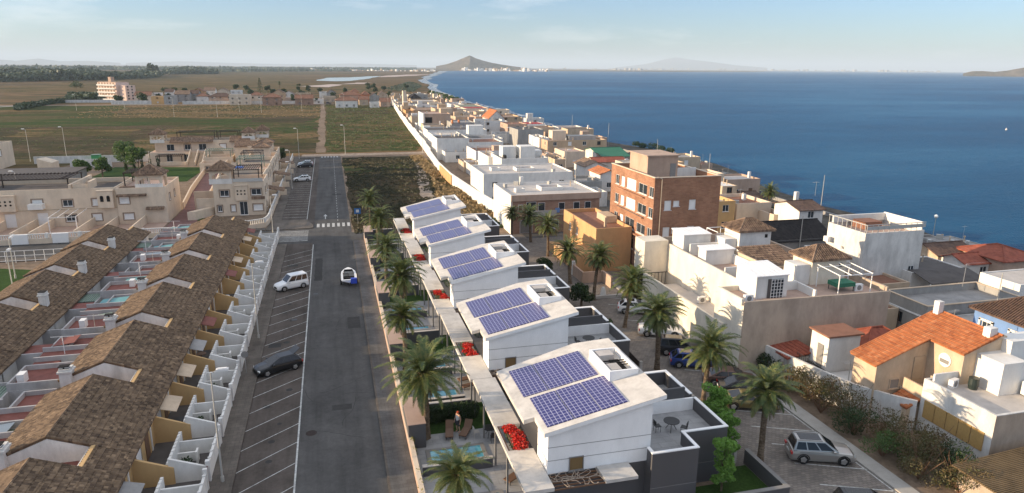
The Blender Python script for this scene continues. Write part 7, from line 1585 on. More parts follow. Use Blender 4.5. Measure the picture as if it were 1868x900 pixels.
# pieces at the left edge
house('apartment_block','cream block cut off by the left edge beyond the tennis fence','apartment building',-92,205,-84.5,216,6.5,M['cream'],M['darkdeck'],.6,{'E':[(3,1.4,3.4,1.4,'trim')],'S':[(4,1.4,3.4,1.4,'trim')]})
t=thing('garden_building','long low grey-roofed building behind the cream row, left part of the garden','building',(-65,180,0)); q=MB(); q.box(-78,168,0,-58,186,2.6); part('wall',q,M['greydeck'],t); q=MB(); q.box(-78.3,167.7,2.6,-57.7,186.3,2.8); part('roof',q,M['darkdeck'],t)
t=thing('bare_wall','bright sunlit wedge of wall at the left garden corner','wall',(-70,196,0)); q=MB(); q.prism([(-72,196),(-68.5,195.5),(-68.5,200),(-71.5,200.5)],0,lambda x,y:2.6+(-68-x)*.3); part('wall',q,M['cream'],t)
t=thing('garden_wall','long grey-white garden wall with a blue-white panel in front of the ploughed field','wall',(-62,205,0)); q=MB(); q.box(-80,216,0,-51,216.3,2.0); q.box(-68,206,0,-58,206.3,2.2); part('wall',q,M['white2'],t)
t=thing('green_hut','small bright green hut at the field edge','hut',(-64,214,0)); q=MB(); q.box(-65,213.5,0,-63,215.5,2.4); part('wall',q,plain('green_paint',(0.06,0.30,0.10),.6),t); q=MB(); q.box(-65.1,213.4,2.4,-62.9,215.6,2.5); part('roof',q,M['greenslat'],t)
poly_sheet('lawn',[(-58,175),(-34,176),(-33,200),(-57,205)],0.03,M['lawn'])
for k,(x,y,h,c,mt,l) in enumerate(((-52.5,199,7.5,3.4,'leafgreen','large bushy green tree left of the far cream row'),(-47,188,7.6,3.0,'leafgreen','tall yellow-green tree behind the corner belvedere'),(-55,187,5.0,2.4,'leafgreen','lower green tree in the garden left of the belvedere'),(-60,189,4.4,2.4,'leafgreen','wide green tree at the garden pergola'),(-14.5,207,4,2.0,'leafdark','dark round tree near the far end of the street fence'))):
    o=make_tree(h,c,50+k,M[mt],l,n=2600,leaf=.22); o.location=(x,y,0)
for k in range(5):
    q=MB(); q.lathe((0,0,0),[(.35,0),(.42,1.2),(.28,2.6),(.04,3.6)],8); x=-52+k*1.9; o=thing('cypress','slim dark cypress, number %s from the left in the garden row'%['one','two','three','four','five'][k],'tree',(0,0,0),'cypresses in the garden')
    c=MB(); leafcloud(c,[((0,0,1.0),(.42,.42,1.0)),((0,0,2.3),(.34,.34,1.2))],500,.13,random.Random(k)); part('crown',c,M['leafdark'],o); q=MB(); q.tube((0,0,0),(0,0,2),.08,.05,5); part('trunk',q,M['bark'],o); o.location=(x,196+k*.2,0)
# fence wall with white balusters
t=thing('perimeter_fence','cream fence wall with white balusters curving from the cross street along the street pavement','fence',(-20,120,0))
pts=[(-75,120.8),(-38,120.6),(-25,121.0),(-15.5,121.0),(-12.6,121.8),(-11.4,124),(-11.0,128),(-10.4,160),(-9.9,193),(-9.8,214)]
pts=[(-75,120.6),(-12.8,120.7),(-11.9,121.3),(-11.5,123),(-11.45,160),(-11.4,214)]
pts=[(-75,116.9),(-24,117.6),(-15,119.9),(-11.9,121.6),(-11.5,124.5),(-11.45,160),(-11.4,214)]
bw=MB(); bl=MB(); rl=MB()
for i in range(len(pts)-1):
    a=Vector((*pts[i],0)); b=Vector((*pts[i+1],0)); d=b-a; c=(a+b)/2; an=math.atan2(d.y,d.x); bw.obox((c.x,c.y),an,d.length+.05,.25,0,.85); rl.obox((c.x,c.y),an,d.length+.05,.2,1.5,1.62)
    n=int(d.length/(.32 if a.y<125 else .6))
    for k in range(n):
        p=a+d*((k+.5)/n)
        if k%14==0: bl.obox((p.x,p.y),an,.35,.3,.85,1.7)
        else: bl.obox((p.x,p.y),an,.12,.10,.85,1.5)
part('base_wall',bw,M['cream'],t); bo=part('balusters',bl,M['white'],t); bo['kind']='stuff'; part('rail',rl,M['white'],t)
for x in (-66,-55.5,-52.4,-47,-41.5,-17.5): q=MB(); q.box(x-1.1,117.0+(2 if x>-20 else 0)-.1,.1,x+1.1,117.45+(2 if x>-20 else 0)+.1,1.6); part('gate',q,M['frame'],t)
# court left of the terraces with white frames
t=thing('white_railing','white tubular railing and gate frames at the court behind the back row of terraces','railing',(-44,106,0)); q=MB()
for i in range(14): q.tube((-52+i*1.2,106.2,0),(-52+i*1.2,106.2,1.7),.04)
for z in (.3,1.0,1.7): q.tube((-52,106.2,z),(-36.4,106.2,z),.035)
part('rails',q,M['frame'],t)
t=thing('court_fence','thin wire fence of the sports court at the left edge','fence',(-47,80,0)); q=MB()
for i in range(14): q.tube((-46.5,62+i*3.2,0),(-46.5,62+i*3.2,2.6),.035)
q.tube((-46.5,62,2.6),(-46.5,103.6,2.6),.025); part('posts',q,M['metal'],t)
# ================= SUBURB BEYOND THE FIELDS =================
G='houses of the suburb beyond the fields'
t=thing('apartment_block','pale pink five-storey apartment block with balconies and a roof tower far left','apartment block',(0,0,0))
W=MB(); W.box(-10,-5.5,0,10,5.5,13.5); W.box(10,-3.5,0,17,5,11.5); part('wall',W,M['pinkpale'],t); q=MB(); q.box(-9.5,-5,13.5,9.5,5,13.9); q.box(-3,-1.5,13.9,0,1.5,17.5); part('roof',q,M['pinkish'],t)
for f in range(5):
    q=MB(); q.box(-9.7,-6.7,.6+f*2.65,9.7,-5.51,.75+f*2.65); q.box(-9.7,-6.7,.75+f*2.65,9.7,-6.6,1.6+f*2.65); part('balcony',q,M['white'],t)
    for k in range(6): q=MB(); q.box(-8.9+k*3.1,-5.56,1.0+f*2.65,-7.2+k*3.1,-5.502,2.9+f*2.65); part('window',q,M['brown'],t)
    for k in range(2): q=MB(); q.box(10.002 if False else 17.002,-2+k*3.5,1.2+f*2.2,17.06,-.8+k*3.5,2.4+f*2.2); part('window',q,M['glass'],t)
t.location=(-158,592,0); t.rotation_euler=(0,0,R(-38))
S=[(245,174,275,5,M['cream'],M['dusty'],'gx','long cream house with red roof right of the pink apartment block',G),(275,176,298,5.5,M['yellow'],M['pinkdeck'],'flat','yellow house with balconies beside the dark round bush',G),
(298,175,318,6,M['grey'],M['greydeck'],'flat','plain grey house wall right of the yellow house',G),(318,172,345,6,M['greydeck'],M['tileE'],'gx','grey gabled house with a yellow lit gable in the left suburb',G),
(345,171,362,6,M['grey'],M['btile'],'gx','grey-brown roofed house in the left suburb',G),(358,176,378,4.6,M['white'],M['dusty'],'hip','small white house with red hipped roof in the left suburb',G),
(330,166,350,6,M['yellow'],M['pinkdeck'],'flat','small yellow house peeking behind the grey gabled house',G),(350,167,372,6.5,M['ochre'],M['dusty'],'gy','ochre house behind with red gabled roof',G),
(372,165,392,6.5,M['white'],M['tileE'],'gx','white villa with tiled roof at back of the suburb',G),(380,177,424,5,M['pinkish'],M['btile'],'hip','wide brown-roofed house with dark windows and wall in front',G),
(396,166,416,6.5,M['cream'],M['tileE'],'gy','tall cream house with brown roof behind the wide brown one',G),(417,173,455,7,M['cream'],M['greydeck'],'flat','round-cornered cream apartment villa with a terrace',G),
(420,165,440,6,M['white'],M['greenslat'],'flat','white house with green shade at back',G),(455,174,478,6,M['cream'],M['dusty'],'hip','cream two-storey house with red roof and dark bush in front',G),
(478,178,512,5.6,M['brickpink'],M['dusty'],'hip','wide brick house with red hipped roof at centre of the suburb',G),(496,170,520,6.5,M['tan'],M['tileE'],'gy','tan gabled house behind the wide brick house',G),
(516,172,538,5,M['white'],M['tileE'],'gy','white low house with arched gable',G),(520,179,542,4,M['pinkish'],M['pinkdeck'],'flat','low pinkish flat house right of the brick house',G),
(540,170,566,7,M['tan'],M['greenslat'],'flat','tall tan house with a green shade on top',G),(538,180,571,4.6,M['brickpink'],M['dusty'],'gx','long dark red brick house beside the field track',G),
(572,181,590,3.6,M['white'],M['pinkdeck'],'flat','small bright white shed-like house at the field track',G),(590,176,612,4.5,M['beige'],M['greydeck'],'flat','low pale house cluster right of the track',G),
(612,184,652,4.6,M['white'],M['dusty'],'hip','blue and white house with red hipped roof by the field',G),(620,174,660,6.5,M['pinkish'],M['dusty'],'hip','large house with big orange pyramid roof behind the blue and white one',G),
(640,168,655,7,M['ochre'],M['dusty'],'hip','orange house with small pyramid roof behind the big one',G),(655,182,672,4,M['beige'],M['dusty'],'gx','low beige house right of the blue and white house',G),
(660,173,674,7,M['orange'],M['dusty'],'hip','orange two-storey house near dark trees',G),(674,176,692,6,M['grey'],M['btile'],'gy','grey gabled house near the long white wall',G),
(675,187,692,3.6,M['white2'],M['greydeck'],'flat','pale garage with two dark openings by the field',G),(694,186,712,3.4,M['pinkish'],M['dusty'],'gx','low house with reddish roof next to the start of the long white wall',G),
(582,168,596,5,M['white'],M['greydeck'],'flat','distant white house behind the low cluster',G),(596,169,612,5,M['grey'],M['btile'],'gy','distant grey gabled house behind the low cluster',G),(690,172,706,5,M['beige'],M['btile'],'gy','distant beige gabled house left of the long white wall',G),
(276,170,292,4.5,M['white'],M['pinkdeck'],'flat','small white house behind the yellow one',G),(300,168,316,4.5,M['white'],M['btile'],'gx','white low house behind the plain grey wall',G)]
for s in S: RH('suburb_house',s[7],'house',s[0],s[1],s[2],s[3],10,s[4],s[5],s[6],par=.3,win=2,group=s[8],rise=2.4)
for (x0,x1,y,h,l) in ((-196,-150,560,2.0,'low white wall in front of the pink apartment block'),(-145,-104,533,2.6,'bluish white wall below the red roofed cream house'),(-100,-60,533,2.2,'low wall before the wide brown-roofed house'),(-56,-10,533,2.0,'low wall before the wide brick house'),(6,48,534,1.8,'low wall between the blue house and the long white wall')):
    t=thing('boundary_wall',l,'wall',(x0,y,0),'low walls before the suburb'); q=MB(); q.box(x0,y,0,x1,y+.3,h); part('wall',q,M['white2'],t)
# trees of the suburb and marsh edge (each its own)
FT=[(139,163,7,7,'large lone dark round tree in the left plain'),(263,190,7,7,'dark round bush between the red roofed house and the field'),(302,172,6,6,'tree clump top left behind the suburb'),(318,173,6,6,'second tree behind the left suburb roofs'),(338,171,5,5,'third tree behind the left suburb roofs'),
(432,166,7,6,'dark tree behind the round-cornered villa'),(449,167,6,6,'dark tree right of the round-cornered villa roof'),(459,189,5,4,'dark bush in front of the cream two-storey house'),(489,170,7,5,'bushy tree behind the brick house'),(523,178,6,4,'dark tree left of the white arched house'),
(545,170,9,4,'tall narrow tree left of the tall tan house'),(563,172,8,4,'tall narrow tree right of the tall tan house'),(577,190,4,3,'small dark tree by the white shed'),(600,178,5,5,'tree among the low cluster'),(673,168,9,7,'big dark tree cluster left of the grey gabled house'),(682,167,8,6,'big dark tree cluster right part'),
(690,182,5,5,'dark tree before the grey gabled house'),(665,190,4,4,'shrub near the low beige house'),(712,178,5,5,'tree near the start of the long white wall'),(237,178,5,6,'bush behind the red roofed cream house'),(216,186,4,6,'hedge tree before the pink apartment block'),(415,186,5,4,'tree in front of the wide brown house'),(700,166,5,6,'far bush on the marsh edge'),(741,166,8,5,'tree beside the slender pale tower')]
for k,(px,py,h,c,l) in enumerate(FT):
    p=PX(px,py); D=p.length
    if p.y>640 and h<7 and k>0: pass
    o=make_tree(h*1.05,c*(.72 if k else 1.15),80+k,M['leafdark'],l,n=620,leaf=.6,blobs=9,trunk=.25); o.location=(p.x,p.y,0); o['group']='trees around the suburb'
EX=[]
_r=random.Random(77)
for k in range(22):
    px=285+k*19+_r.uniform(-6,6); py=_r.choice([172,176,183,189]); EX.append((px,py,_r.uniform(4,7),_r.uniform(4,6.5)))
NM=['','first','second','third','fourth','fifth','sixth','seventh','eighth','ninth','tenth','eleventh','twelfth','thirteenth','fourteenth','fifteenth','sixteenth','seventeenth','eighteenth','nineteenth','twentieth','twenty-first','twenty-second']
for k,(px,py,h,c) in enumerate(EX):
    p=PX(px,py); o=make_tree(h,c*.62,400+k,M['leafdark'],'garden tree between the suburb houses, %s from the left in the line'%NM[k+1],n=420,leaf=.6,blobs=7,trunk=.2); o.location=(p.x,p.y,0); o['group']='garden trees between the suburb houses'
def conifer(x,y,h,l,k):
    o=thing('norfolk_pine',l,'tree',(0,0,0)); q=MB(); q.tube((0,0,0),(0,0,h),.3,.05,6); part('trunk',q,M['bark'],o); c=MB(); n=9
    for i in range(n): r=(1-i/n)*h*.22+.3; leafcloud(c,[((0,0,h*.18+h*.82*i/n),(r,r,.35))],60,.45,random.Random(k*31+i))
    part('crown',c,M['leafdark'],o); o.location=(x,y,0)
p=PX(475,172); conifer(p.x,p.y,16,'tall layered pine standing over the centre of the suburb',1)
p=PX(511,168); o=make_palm(9,11,3.2,40,.3); o.location=(p.x,p.y,0); o['label']='tall lone palm behind the tan gabled house in the suburb'
# beach trees near the bend of the shore
for k in range(14):
    px=785+k*3.6; py=176+k*1.2+(k%3)*2.2; p=PX(px,py); o=make_tree(5.5+(k%3),3.2,140+k,M['leafgreen'] if k%3 else M['leafdark'],'','tree',n=520,leaf=.45,blobs=7)
    o['label']='bushy beach tree in the grove at the shore bend, '+['leftmost','second','third','fourth','fifth','sixth','seventh','eighth','ninth','tenth','eleventh','twelfth','thirteenth','rightmost'][k]+' from the left'; o.location=(p.x,p.y,0); o['group']='trees at the shore bend'
# woods and far tree lines: nobody could count them
def wood(name,quad,h,n,size,seed,label):
    rr=random.Random(seed); q=MB(); vs=[];fs=[]; a,b,c,d=[Vector((*PX(*p)[:2],0)) for p in quad]
    for _ in range(n):
        u,v=rr.random(),rr.random(); p=a.lerp(b,u).lerp(d.lerp(c,u),v); nn=noise.noise(Vector((p.x*.012,p.y*.006,seed)))
        if nn<-.18: continue
        hh=h*(.65+nn*.9); p.z=rr.random()**.7*hh
        e=Vector((rr.gauss(0,1),rr.gauss(0,1),rr.gauss(0,.6))).normalized(); f=e.orthogonal().normalized(); s=size*rr.uniform(.5,1.3); b0=len(vs)
        vs+=[tuple(p-e*s),tuple(p-f*s*.7),tuple(p+e*s),tuple(p+f*s*.7)]; fs.append((b0,b0+1,b0+2,b0+3))
    q.grid(vs,fs); struct(name,q,M['wood_far'],'stuff',label)
wood('woodland',[(-40,151),(215,146),(275,139),(-40,136)],15,26000,3.2,1,'dark dense wood across the far left plain')
wood('woodland',[(215,146),(285,143),(300,137),(240,137)],13,5000,3.0,2,'dark wood edge beside the straw fields')
wood('woodland',[(272,140),(290,139.5),(290,137.5),(274,137.5)],30,2200,5,3,'tall dark clump above the far wood')
wood('woodland',[(298,136.5),(398,135.5),(398,133),(300,133)],18,6000,5,4,'row of dark tree clumps right of the far wood')
wood('woodland',[(-40,128),(760,128),(760,125.5),(-40,125.5)],13,14000,11,5,'hazy tree line along the whole left horizon')
wood('woodland',[(400,131.5),(640,130.5),(640,128.5),(400,129)],8,5000,7,6,'low hazy shrubs on the far marsh')
wood('woodland',[(700,163),(752,170),(770,158),(748,150)],2.0,1800,.9,7,'low scrub along the marsh shore')
wood('woodland',[(20,205),(90,190),(150,185),(40,190)],4,2500,1.6,8,'yellow-green roadside bushes at left')
wood('woodland',[(120,184),(205,184),(205,176),(130,176)],5,1800,1.6,9,'bushes left of the pink apartment block')
def town(name,x0,x1,D,hmax,n,seed,lab,mats,ybase):
    rr=random.Random(seed); q=MB()
    for _ in range(n):
        px=rr.uniform(x0,x1); p=PD(px,124,D*rr.uniform(.96,1.04)); w_=D*.0028*rr.uniform(.5,1.8); h=hmax*rr.uniform(.2,1)**2+3; a=rr.uniform(0,3); q.obox((p.x,p.y),a,w_,w_*.7,0,h,rr.choice([0,0,1]))
    struct(name,q,mats,'stuff',lab)
town('far_town',840,1000,5250,24,110,1,'tiny pale buildings of the town at the foot of the mountain',[M['white'],M['tan']],0)
town('far_town',1000,1180,11500,30,50,2,'hazy pale buildings on the far shore left of the distant hill',[M['grey'],M['beige']],0)
town('far_town',1150,1720,17300,45,150,3,'hazy white buildings strung along the far shore of the lagoon',[M['grey'],M['greydeck']],0)
town('far_town',560,800,4300,11,70,4,'pale low buildings on the horizon left of the mountain',[M['white'],M['tan']],0)
town('far_town',120,420,5200,10,26,5,'scattered tiny pale farm buildings along the left horizon',[M['white'],M['tan']],0)
# ================= LAMPS, POLES, SIGNS =================
def lamp(x,y,h,label,arm=(1,0),L=.9,group='street lamps',style='arm'):
    t=thing('street_lamp',label,'street lamp',(x,y,0),group); q=MB(); q.tube((x,y,0),(x,y,h),.075,.045,7); part('pole',q,M['galv'],t)
    q=MB(); q.tube((x,y,0),(x,y,.5),.12,.12,7); part('base',q,M['galv'],t)
    ax=Vector((arm[0],arm[1],0)).normalized()
    if style=='globe':
        q=MB(); q.lathe((x,y,h),[(.08,0),(.26,.12),(.32,.3),(.24,.5),(.05,.6)],12); part('globe',q,M['lampw'],t); return
    if style=='pole': return
    e=Vector((x,y,h))+ax*L*.4+Vector((0,0,.12)); q=MB(); q.tube((x,y,h-.05),tuple(e),.035,.035,5); part('arm',q,M['galv'],t)
    c=e+ax*.35; a=math.atan2(ax.y,ax.x); q=MB(); q.obox((c.x,c.y),a,.75,.28,c.z-.05,c.z+.09); q.obox((c.x,c.y),a,.55,.2,c.z+.09,c.z+.14); ho=part('lamp_head',q,M['blind'],t); q=MB(); q.obox((c.x,c.y),a,.5,.2,c.z-.07,c.z-.052); part('lens',q,M['lampw'],ho)
lamp(-8.3,43.6,8.0,'tall street lamp on the left pavement nearest the camera'); lamp(-8.3,69.2,8.0,'tall street lamp on the left pavement beside the white van'); lamp(-10.3,117.3,6.2,'street lamp at the corner of the curved cream fence')
for (px,py,h,l) in ((533,345,6,'street lamp inside the fence midway along the far parking bays'),(531,318,6,'street lamp inside the fence near the far cars'),(546,291,9,'tall lamp at the far end of the street, left side'),(630,282,9,'tall lamp standing beside the dirt track, right of the road end'),(771,280,8,'tall lamp at the long white wall end of the dirt track'),
  (122,289,9,'tall lamp left of the green hut at the field'),(56,295,9,'leftmost tall lamp in front of the ploughed field'),(140,202,9,'far lamp at the left end of the field road'),(318,214,10,'far lamp left of the suburb centre'),(228,200,9,'far lamp below the pink apartment block'),(397,214,10,'far lamp in front of the wide brown house'),(437,204,8,'far lamp in front of the round-cornered villa'),(477,206,8,'far lamp before the brick house'),(551,203,10,'far lamp before the long dark red house'),(590,198,10,'far lamp at the field track corner'),(628,200,10,'far lamp before the blue and white house'),(708,198,9,'far lamp at the end of the long white wall'),(38,380,7,'lamp behind the cream row pergola')):
    p=PX(px,py); lamp(p.x,p.y,h,l,(-1,0.2))
lamp(-40.6,98.0,5.2,'lamp post by the lawn behind the back row of terraces',(0,1)); lamp(-38.6,92.0,5.0,'lamp post by the lawn path, nearer one',(0,1))
for (x,y,h,l,st) in ((33.5,122,9.5,'tall grey pole in front of the pink brick front','pole'),(51.0,146,9,'lane lamp right of the long flat buildings','arm'),(52,176,9,'lane lamp above the roof of the stepped white house','arm'),(52,205,9,'lane lamp beside the long beige flat house','arm'),(53,240,9,'double lane lamp by the dark grey cube house','arm'),(53,280,9,'lane lamp by the pink house','arm'),(54,330,9,'far lane lamp by the cream houses','arm'),(41,112,10,'thin pole at the corner of the pink brick front','pole'),(57,128,9,'lane lamp beside the gabled house','arm'),(65.3,51.6,7.2,'white pole in front of the blue house','pole'),(93.0,86.2,4.2,'globe lamp on the beach walk','globe'),(64.0,81,7.0,'lamp pole by the black tiled roof','pole'),(29,136,7,'grey pole inside the yard beside the field wall','pole'),(89,108,8,'tall thin beach mast behind the white gabled house','pole'),(85,142,8,'tall thin beach mast right of the brick block','pole'),(88,175,8,'tall thin beach mast above the brick stair room','pole'),(92,220,9,'thin mast on the beach by the beige flat house','pole'),(93,260,9,'thin mast on the beach by the red roofed house','pole')):
    lamp(x,y,h,l,(1,0),style=st,group='street lamps' if st=='arm' else 'poles')
antenna(0,2.6,'roof antenna on the white house at the right edge',(52.6,45.2,4.0)); antenna(0,3.2,'roof antenna beside the white pole of the blue house',(62,42.5,3)); antenna(0,2.6,'roof antenna above the small red-roofed house near the right edge',(66.5,56.8,4.0)); antenna(0,2.4,'roof antenna on the white gabled house near the beach',(78.5,97,6.5)); antenna(0,2.6,'roof antenna on the pale house with shutters',(48.8,33.5,5.0)); antenna(0,2.2,'antenna in the white yard behind the long pale wall',(40.5,43.3,1.65)); antenna(0,2.8,'roof antenna on the stepped white house',(36,158,6.5)); antenna(0,2.5,'roof antenna on the corner belvedere',(-31,131.5,9.9))
t=thing('road_sign','small blue square road sign on a post by the road corner','road sign',(3.7,120.5,0)); q=MB(); q.tube((3.7,120.5,0),(3.7,120.5,2.5),.03,.03,6); part('post',q,M['metal'],t); q=MB(); q.box(3.15,120.42,1.9,4.25,120.46,2.9); pl=part('plate',q,plain('sign_blue',(0.03,0.16,0.42),.4),t); q=MB(); q.box(3.45,120.405,2.15,3.95,120.415,2.65); part('symbol',q,M['frame'],pl)
t=thing('road_sign','round sign seen from behind on the left pavement near the black car','road sign',(-8.5,60.5,0)); p=PX(459,652); q=MB(); q.tube((-8.6,60.8,0),(-8.6,60.8,2.2),.03,.03,6); part('post',q,M['metal'],t); q=MB(); q.tube((-8.6,60.75,1.95),(-8.6,60.79,1.95),.32,.32,18); part('plate',q,M['mgrey'],t)
# ================= SHRUBS, SCRUB, TUFTS =================
SH=[(37.4,49.6,1.3,'leafdark','dark shrub at the top of the planting bed by the small gate'),(37.3,46.6,1.6,'leafdry','brown shrub below the pale wall beside the grey gate'),(37.9,44.4,1.7,'leafdry','brown-green shrub in front of the pale wall, second down'),(37.2,42.2,1.9,'leafdry','tall dry shrub opposite the silver car bonnet'),(38.4,40.6,2.2,'leafdry','tallest brown shrub with dark top in the bed'),(37.3,38.6,1.7,'leafdark','green-brown shrub midway down the bed'),(38.8,37.3,2.0,'leafdry','dry spreading shrub near the orange-tiled porch'),(37.2,35.6,1.7,'leafgreen','yellow-green shrub at the kerb right of the silver car'),(38.6,34.2,2.0,'leafdry','large dry shrub below the wooden shutters'),(37.4,32.6,1.8,'leafdry','brown shrub near the bottom edge of the bed'),(39.6,32.3,1.9,'leafdark','dark shrub under the pale house wall'),(40.6,34.9,1.7,'leafdry','dry shrub against the wall of the pale shuttered house'),(38.7,30.6,1.6,'leafdry','lowest brown shrub beside the corrugated shed')]
for k,(x,y,r,mt,l) in enumerate(SH):
    rr=random.Random(300+k); t=thing('shrub',l,'shrub',(0,0,0),'dry shrubs in the planting bed'); q=MB()
    for i in range(14): a=rr.uniform(0,6.28); q.tube((0,0,0),(r*.75*math.cos(a),r*.75*math.sin(a),r*rr.uniform(.8,1.5)),.03,.01,4)
    part('branches',q,M['brown'],t); c=MB(); bl=[((rr.uniform(-.6,.6)*r,rr.uniform(-.6,.6)*r,r*rr.uniform(.25,1.2)),(r*.42,r*.42,r*.34)) for i in range(9)]; leafcloud(c,bl,2000,.075,rr); part('foliage',c,M[mt],t); t.location=(x,y,.04)
for k,(x,y,l) in enumerate(((33.7,56.5,'low dark shrub in the kerb bed behind the black car'),(34.3,50.6,'low dark shrubs at the corner of the cream wall'),(33.9,62.5,'small creeper on the foot of the cream wall'))):
    q=MB(); leafcloud(q,[((x,y,.4),(.5,1.4,.45))],500,.1,random.Random(k)); single('shrub',q,M['leafdark'],l,'shrub','low shrubs below the cream wall',(x,y,0))
def tufts(name,poly,n,size,seed,mat,h,label):
    rr=random.Random(seed); xs=[p[0] for p in poly]; ys=[p[1] for p in poly]; vs=[];fs=[]; q=MB(); m=0
    def inside(x,y):
        c=False; j=len(poly)-1
        for i in range(len(poly)):
            if (poly[i][1]>y)!=(poly[j][1]>y) and x<(poly[j][0]-poly[i][0])*(y-poly[i][1])/(poly[j][1]-poly[i][1])+poly[i][0]: c=not c
            j=i
        return c
    while m<n:
        x,y=rr.uniform(min(xs),max(xs)),rr.uniform(min(ys),max(ys)); m+=1
        if not inside(x,y): continue
        if noise.noise(Vector((x*.13,y*.10,seed)))<rr.uniform(-.5,.25): continue
        for _ in range(5):
            a=rr.uniform(0,6.28); s=size*rr.uniform(.5,1.4); hh=h*rr.uniform(.4,1.3); b=len(vs); dx,dy=math.cos(a)*s,math.sin(a)*s; ox,oy=rr.uniform(-.4,.4),rr.uniform(-.4,.4)
            vs+=[(x+ox-dx*.4,y+oy-dy*.4,0),(x+ox+dx*.4,y+oy+dy*.4,0),(x+ox+dx+rr.uniform(-.2,.2),y+oy+dy,hh),(x+ox-dx*.6,y+oy-dy*.6,hh*.8)]; fs.append((b,b+1,b+2,b+3))
    q.grid(vs,fs); struct(name,q,mat,'stuff',label)
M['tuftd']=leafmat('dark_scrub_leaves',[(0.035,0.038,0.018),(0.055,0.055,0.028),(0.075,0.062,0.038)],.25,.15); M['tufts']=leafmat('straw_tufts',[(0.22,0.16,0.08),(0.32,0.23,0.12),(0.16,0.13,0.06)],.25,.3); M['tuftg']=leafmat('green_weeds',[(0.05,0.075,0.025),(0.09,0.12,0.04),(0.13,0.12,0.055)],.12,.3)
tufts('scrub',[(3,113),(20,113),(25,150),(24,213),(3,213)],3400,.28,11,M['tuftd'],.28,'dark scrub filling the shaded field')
tufts('dry_grass',[(18,118),(29,118),(27,165),(26.5,213),(23,213),(24,170),(21,140)],3000,.35,12,M['tufts'],.6,'dry straw grass along the field wall')
tufts('weeds',[(-1,230),(27,230),(33,262),(44,520),(-2,520)],4200,.32,13,M['tuftg'],.3,'green weeds across the sunlit field')
tufts('dry_grass',[(-130,400),(-6,385),(-6,518),(-150,516)],1800,.3,14,M['tufts'],.3,'straw grass in the field before the suburb')
tufts('weeds',[(-150,230),(-55,230),(-6,260),(-6,345),(-200,345)],1800,.22,15,M['tuftg'],.2,'sparse weeds over the ploughed field')
tufts('weeds',[(26.5,112),(30,112),(30,119),(26.5,119)],200,.3,16,M['tuftg'],.5,'weeds at the end of the parking court')

# shrubs, low walls and huts on the shore behind the brick block
for k,(px,py,r) in enumerate(((1172,270,1.6),(1190,272,2.0),(1205,276,1.8),(1222,279,1.6),(1160,266,1.5),(1415,392,1.4),(1432,394,1.6),(1345,352,1.0),(1290,318,1.2),(1262,300,1.3),(1030,254,1.8),(1045,256,1.6))):
    p=PX(px,py); t=thing('shrub','beach shrub, %s'%['right of the green canvas roof, nearest it','dark one above the brick stair room','second dark one above the brick stair room','by the tall mast above the brick block','left one by the green canvas roof','low one left of the lone beach palm base','low one right of the lone beach palm base','small one on the dark beach right of the brick block','small one on the beach below the mast','small one on the shore bend','at the end of the long beige flat house','second at the end of the long beige flat house'][k],'shrub',(0,0,0),'shrubs on the beach')
    q=MB(); leafcloud(q,[((0,0,r*.5),(r,r,r*.6)),((r*.6,r*.4,r*.4),(r*.6,r*.6,r*.4))],500,.2,random.Random(600+k)); part('foliage',q,M['leafdark'],t); q=MB(); q.tube((0,0,0),(0,0,r*.6),.06,.04,5); part('stem',q,M['bark'],t); t.location=(p.x,p.y,0)
RH('beach_hut','pale beach hut with grey roof below the lone palm','hut',1352,372,1368,2.6,4,M['white2'],M['greydeck'],par=.1,win=0)
RH('shore_shed','dark low shed on the beach right of the brick block','shed',1322,322,1350,2.4,6,M['grey'],M['darkdeck'],par=.1,win=0)
RH('shore_shed','long grey low shed on the beach above the brick stair room','shed',1212,286,1262,2.4,6,M['beige'],M['darkdeck'],par=.1,win=0)
RH('shore_shed','small brown shed at the bend of the beach','shed',1280,300,1300,2.4,5,M['pinkish'],M['browndeck'],par=.1,win=0)
RH('beach_house','low white beach house with dark roof left of the lone palm','house',1362,362,1392,3.0,6,M['white'],M['btile'],'gx',win=1)
for (x,y0,y1,l) in ((91,96,128,'grey low sea wall behind the small white gabled house'),(92.5,132,168,'grey low sea wall right of the brick block'),(95,172,214,'grey low sea wall above the brick stair room')):
    t=thing('sea_wall',l,'wall',(x,y0,0),'low sea walls'); q=MB(); q.box(x,y0,0,x+.35,y1,.7); part('wall',q,M['greydeck'],t)
q=MB(); p=PX(1836,235); t=thing('buoy','tiny white buoy floating on the sea at the far right','buoy',(p.x,p.y,-.7)); q.lathe((p.x,p.y,-.8),[(.35,0),(.5,.3),(.35,.7),(.08,.9),(.06,1.3)],10); part('float',q,M['white'],t)

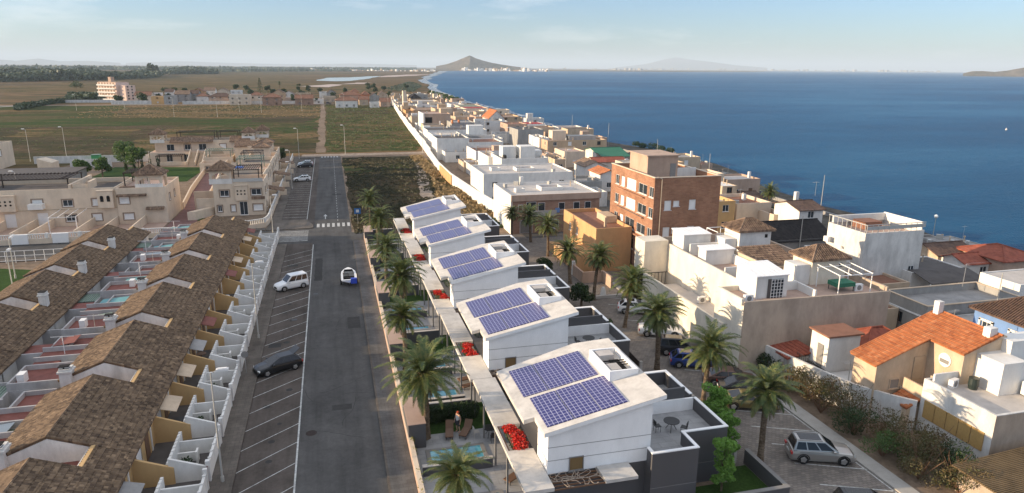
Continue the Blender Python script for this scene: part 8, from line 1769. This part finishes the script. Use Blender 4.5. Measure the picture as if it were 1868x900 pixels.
# more small houses filling the lane towards the bend of the coast
_rr=random.Random(5150); _n=0
_cols=[('white','white'),('cream','cream'),('tan','tan'),('pale beige','beige'),('off-white','white2'),('pinkish','pinkish')]; _rf=[('grey','greydeck'),('brown','browndeck'),('pale','lightdeck'),('dark','darkdeck'),('pinkish','pinkdeck')]
_ft=['with a small roof room','with a chimney','with a plain flat roof','with a low parapet']
_cnt={}; _O1=['','first','second','third','fourth','fifth','sixth','seventh','eighth','ninth','tenth','eleventh','twelfth','thirteenth','fourteenth','fifteenth','sixteenth','seventeenth','eighteenth','nineteenth']
def _ord(n): return _O1[n] if n<20 else {2:'twenty',3:'thirty',4:'forty'}[n//10]+('-'+_O1[n%10] if n%10 else 'th')
_FL={58.5:'inland lane file',70.5:'middle lane file',82.0:'file nearest the beach',32.0:'file behind the field wall',40.5:'second file from the field wall'}
for Y in range(128,590,9):
    for X in (58.5,70.5,82.0,32.0,40.5):
        if X<50 and Y<150: continue
        w_=_rr.uniform(7.5,10.5); d_=_rr.uniform(6.5,8.2); x0=X+_rr.uniform(-1,1)+(max(0,Y-237)*.05 if X<50 else max(0,Y-430)*.01); y0=Y+_rr.uniform(-.5,.5)
        if X<50: w_=min(w_,8)
        if X<50 and x0<29.5+max(0,Y-237)*.052: x0=30.5+max(0,Y-237)*.052
        if any(x0<b[2]+.6 and x0+w_>b[0]-.6 and y0<b[3]+.6 and y0+d_>b[1]-.6 for b in BBS): continue
        cn,cm=_rr.choice(_cols); rn,rm=_rr.choice(_rf); ft=_rr.choice(_ft); h=_rr.choice([3.2,3.6,4.2,5.6]); _cnt[X]=_cnt.get(X,0)+1
        lab='%s house with %s flat roof, %s in the %s'%(cn,rn,_ord(_cnt[X]),_FL[X])
        ops={'S':[(w_*.3,1.1,.9,1.1,'win'),(w_*.72,.95,.1,2.1,'door')]+([(w_*.5,1.1,3.7,1.1,'blind')] if h>5 else []),'W':[(d_*.5,1.0,.9,1.1,'blind')]}
        t=house('lane_house',lab,'house',x0,y0,x0+w_,y0+d_,h,M[cm],M[rm],.4,ops,'small houses filling the lane',detail=1 if Y<260 else 0); BBS.append((x0,y0,x0+w_,y0+d_)); _n+=1
        if 'room' in ft: q=MB(); q.box(x0+1,y0+2,h-.4,x0+3.6,y0+4.6,h+2.0); part('roof_room',q,M[cm],t)
        if 'chimney' in ft: q=MB(); q.box(x0+w_-1.6,y0+2,h-.4,x0+w_-1.1,y0+2.5,h+1.2); part('chimney',q,M['white'],t)
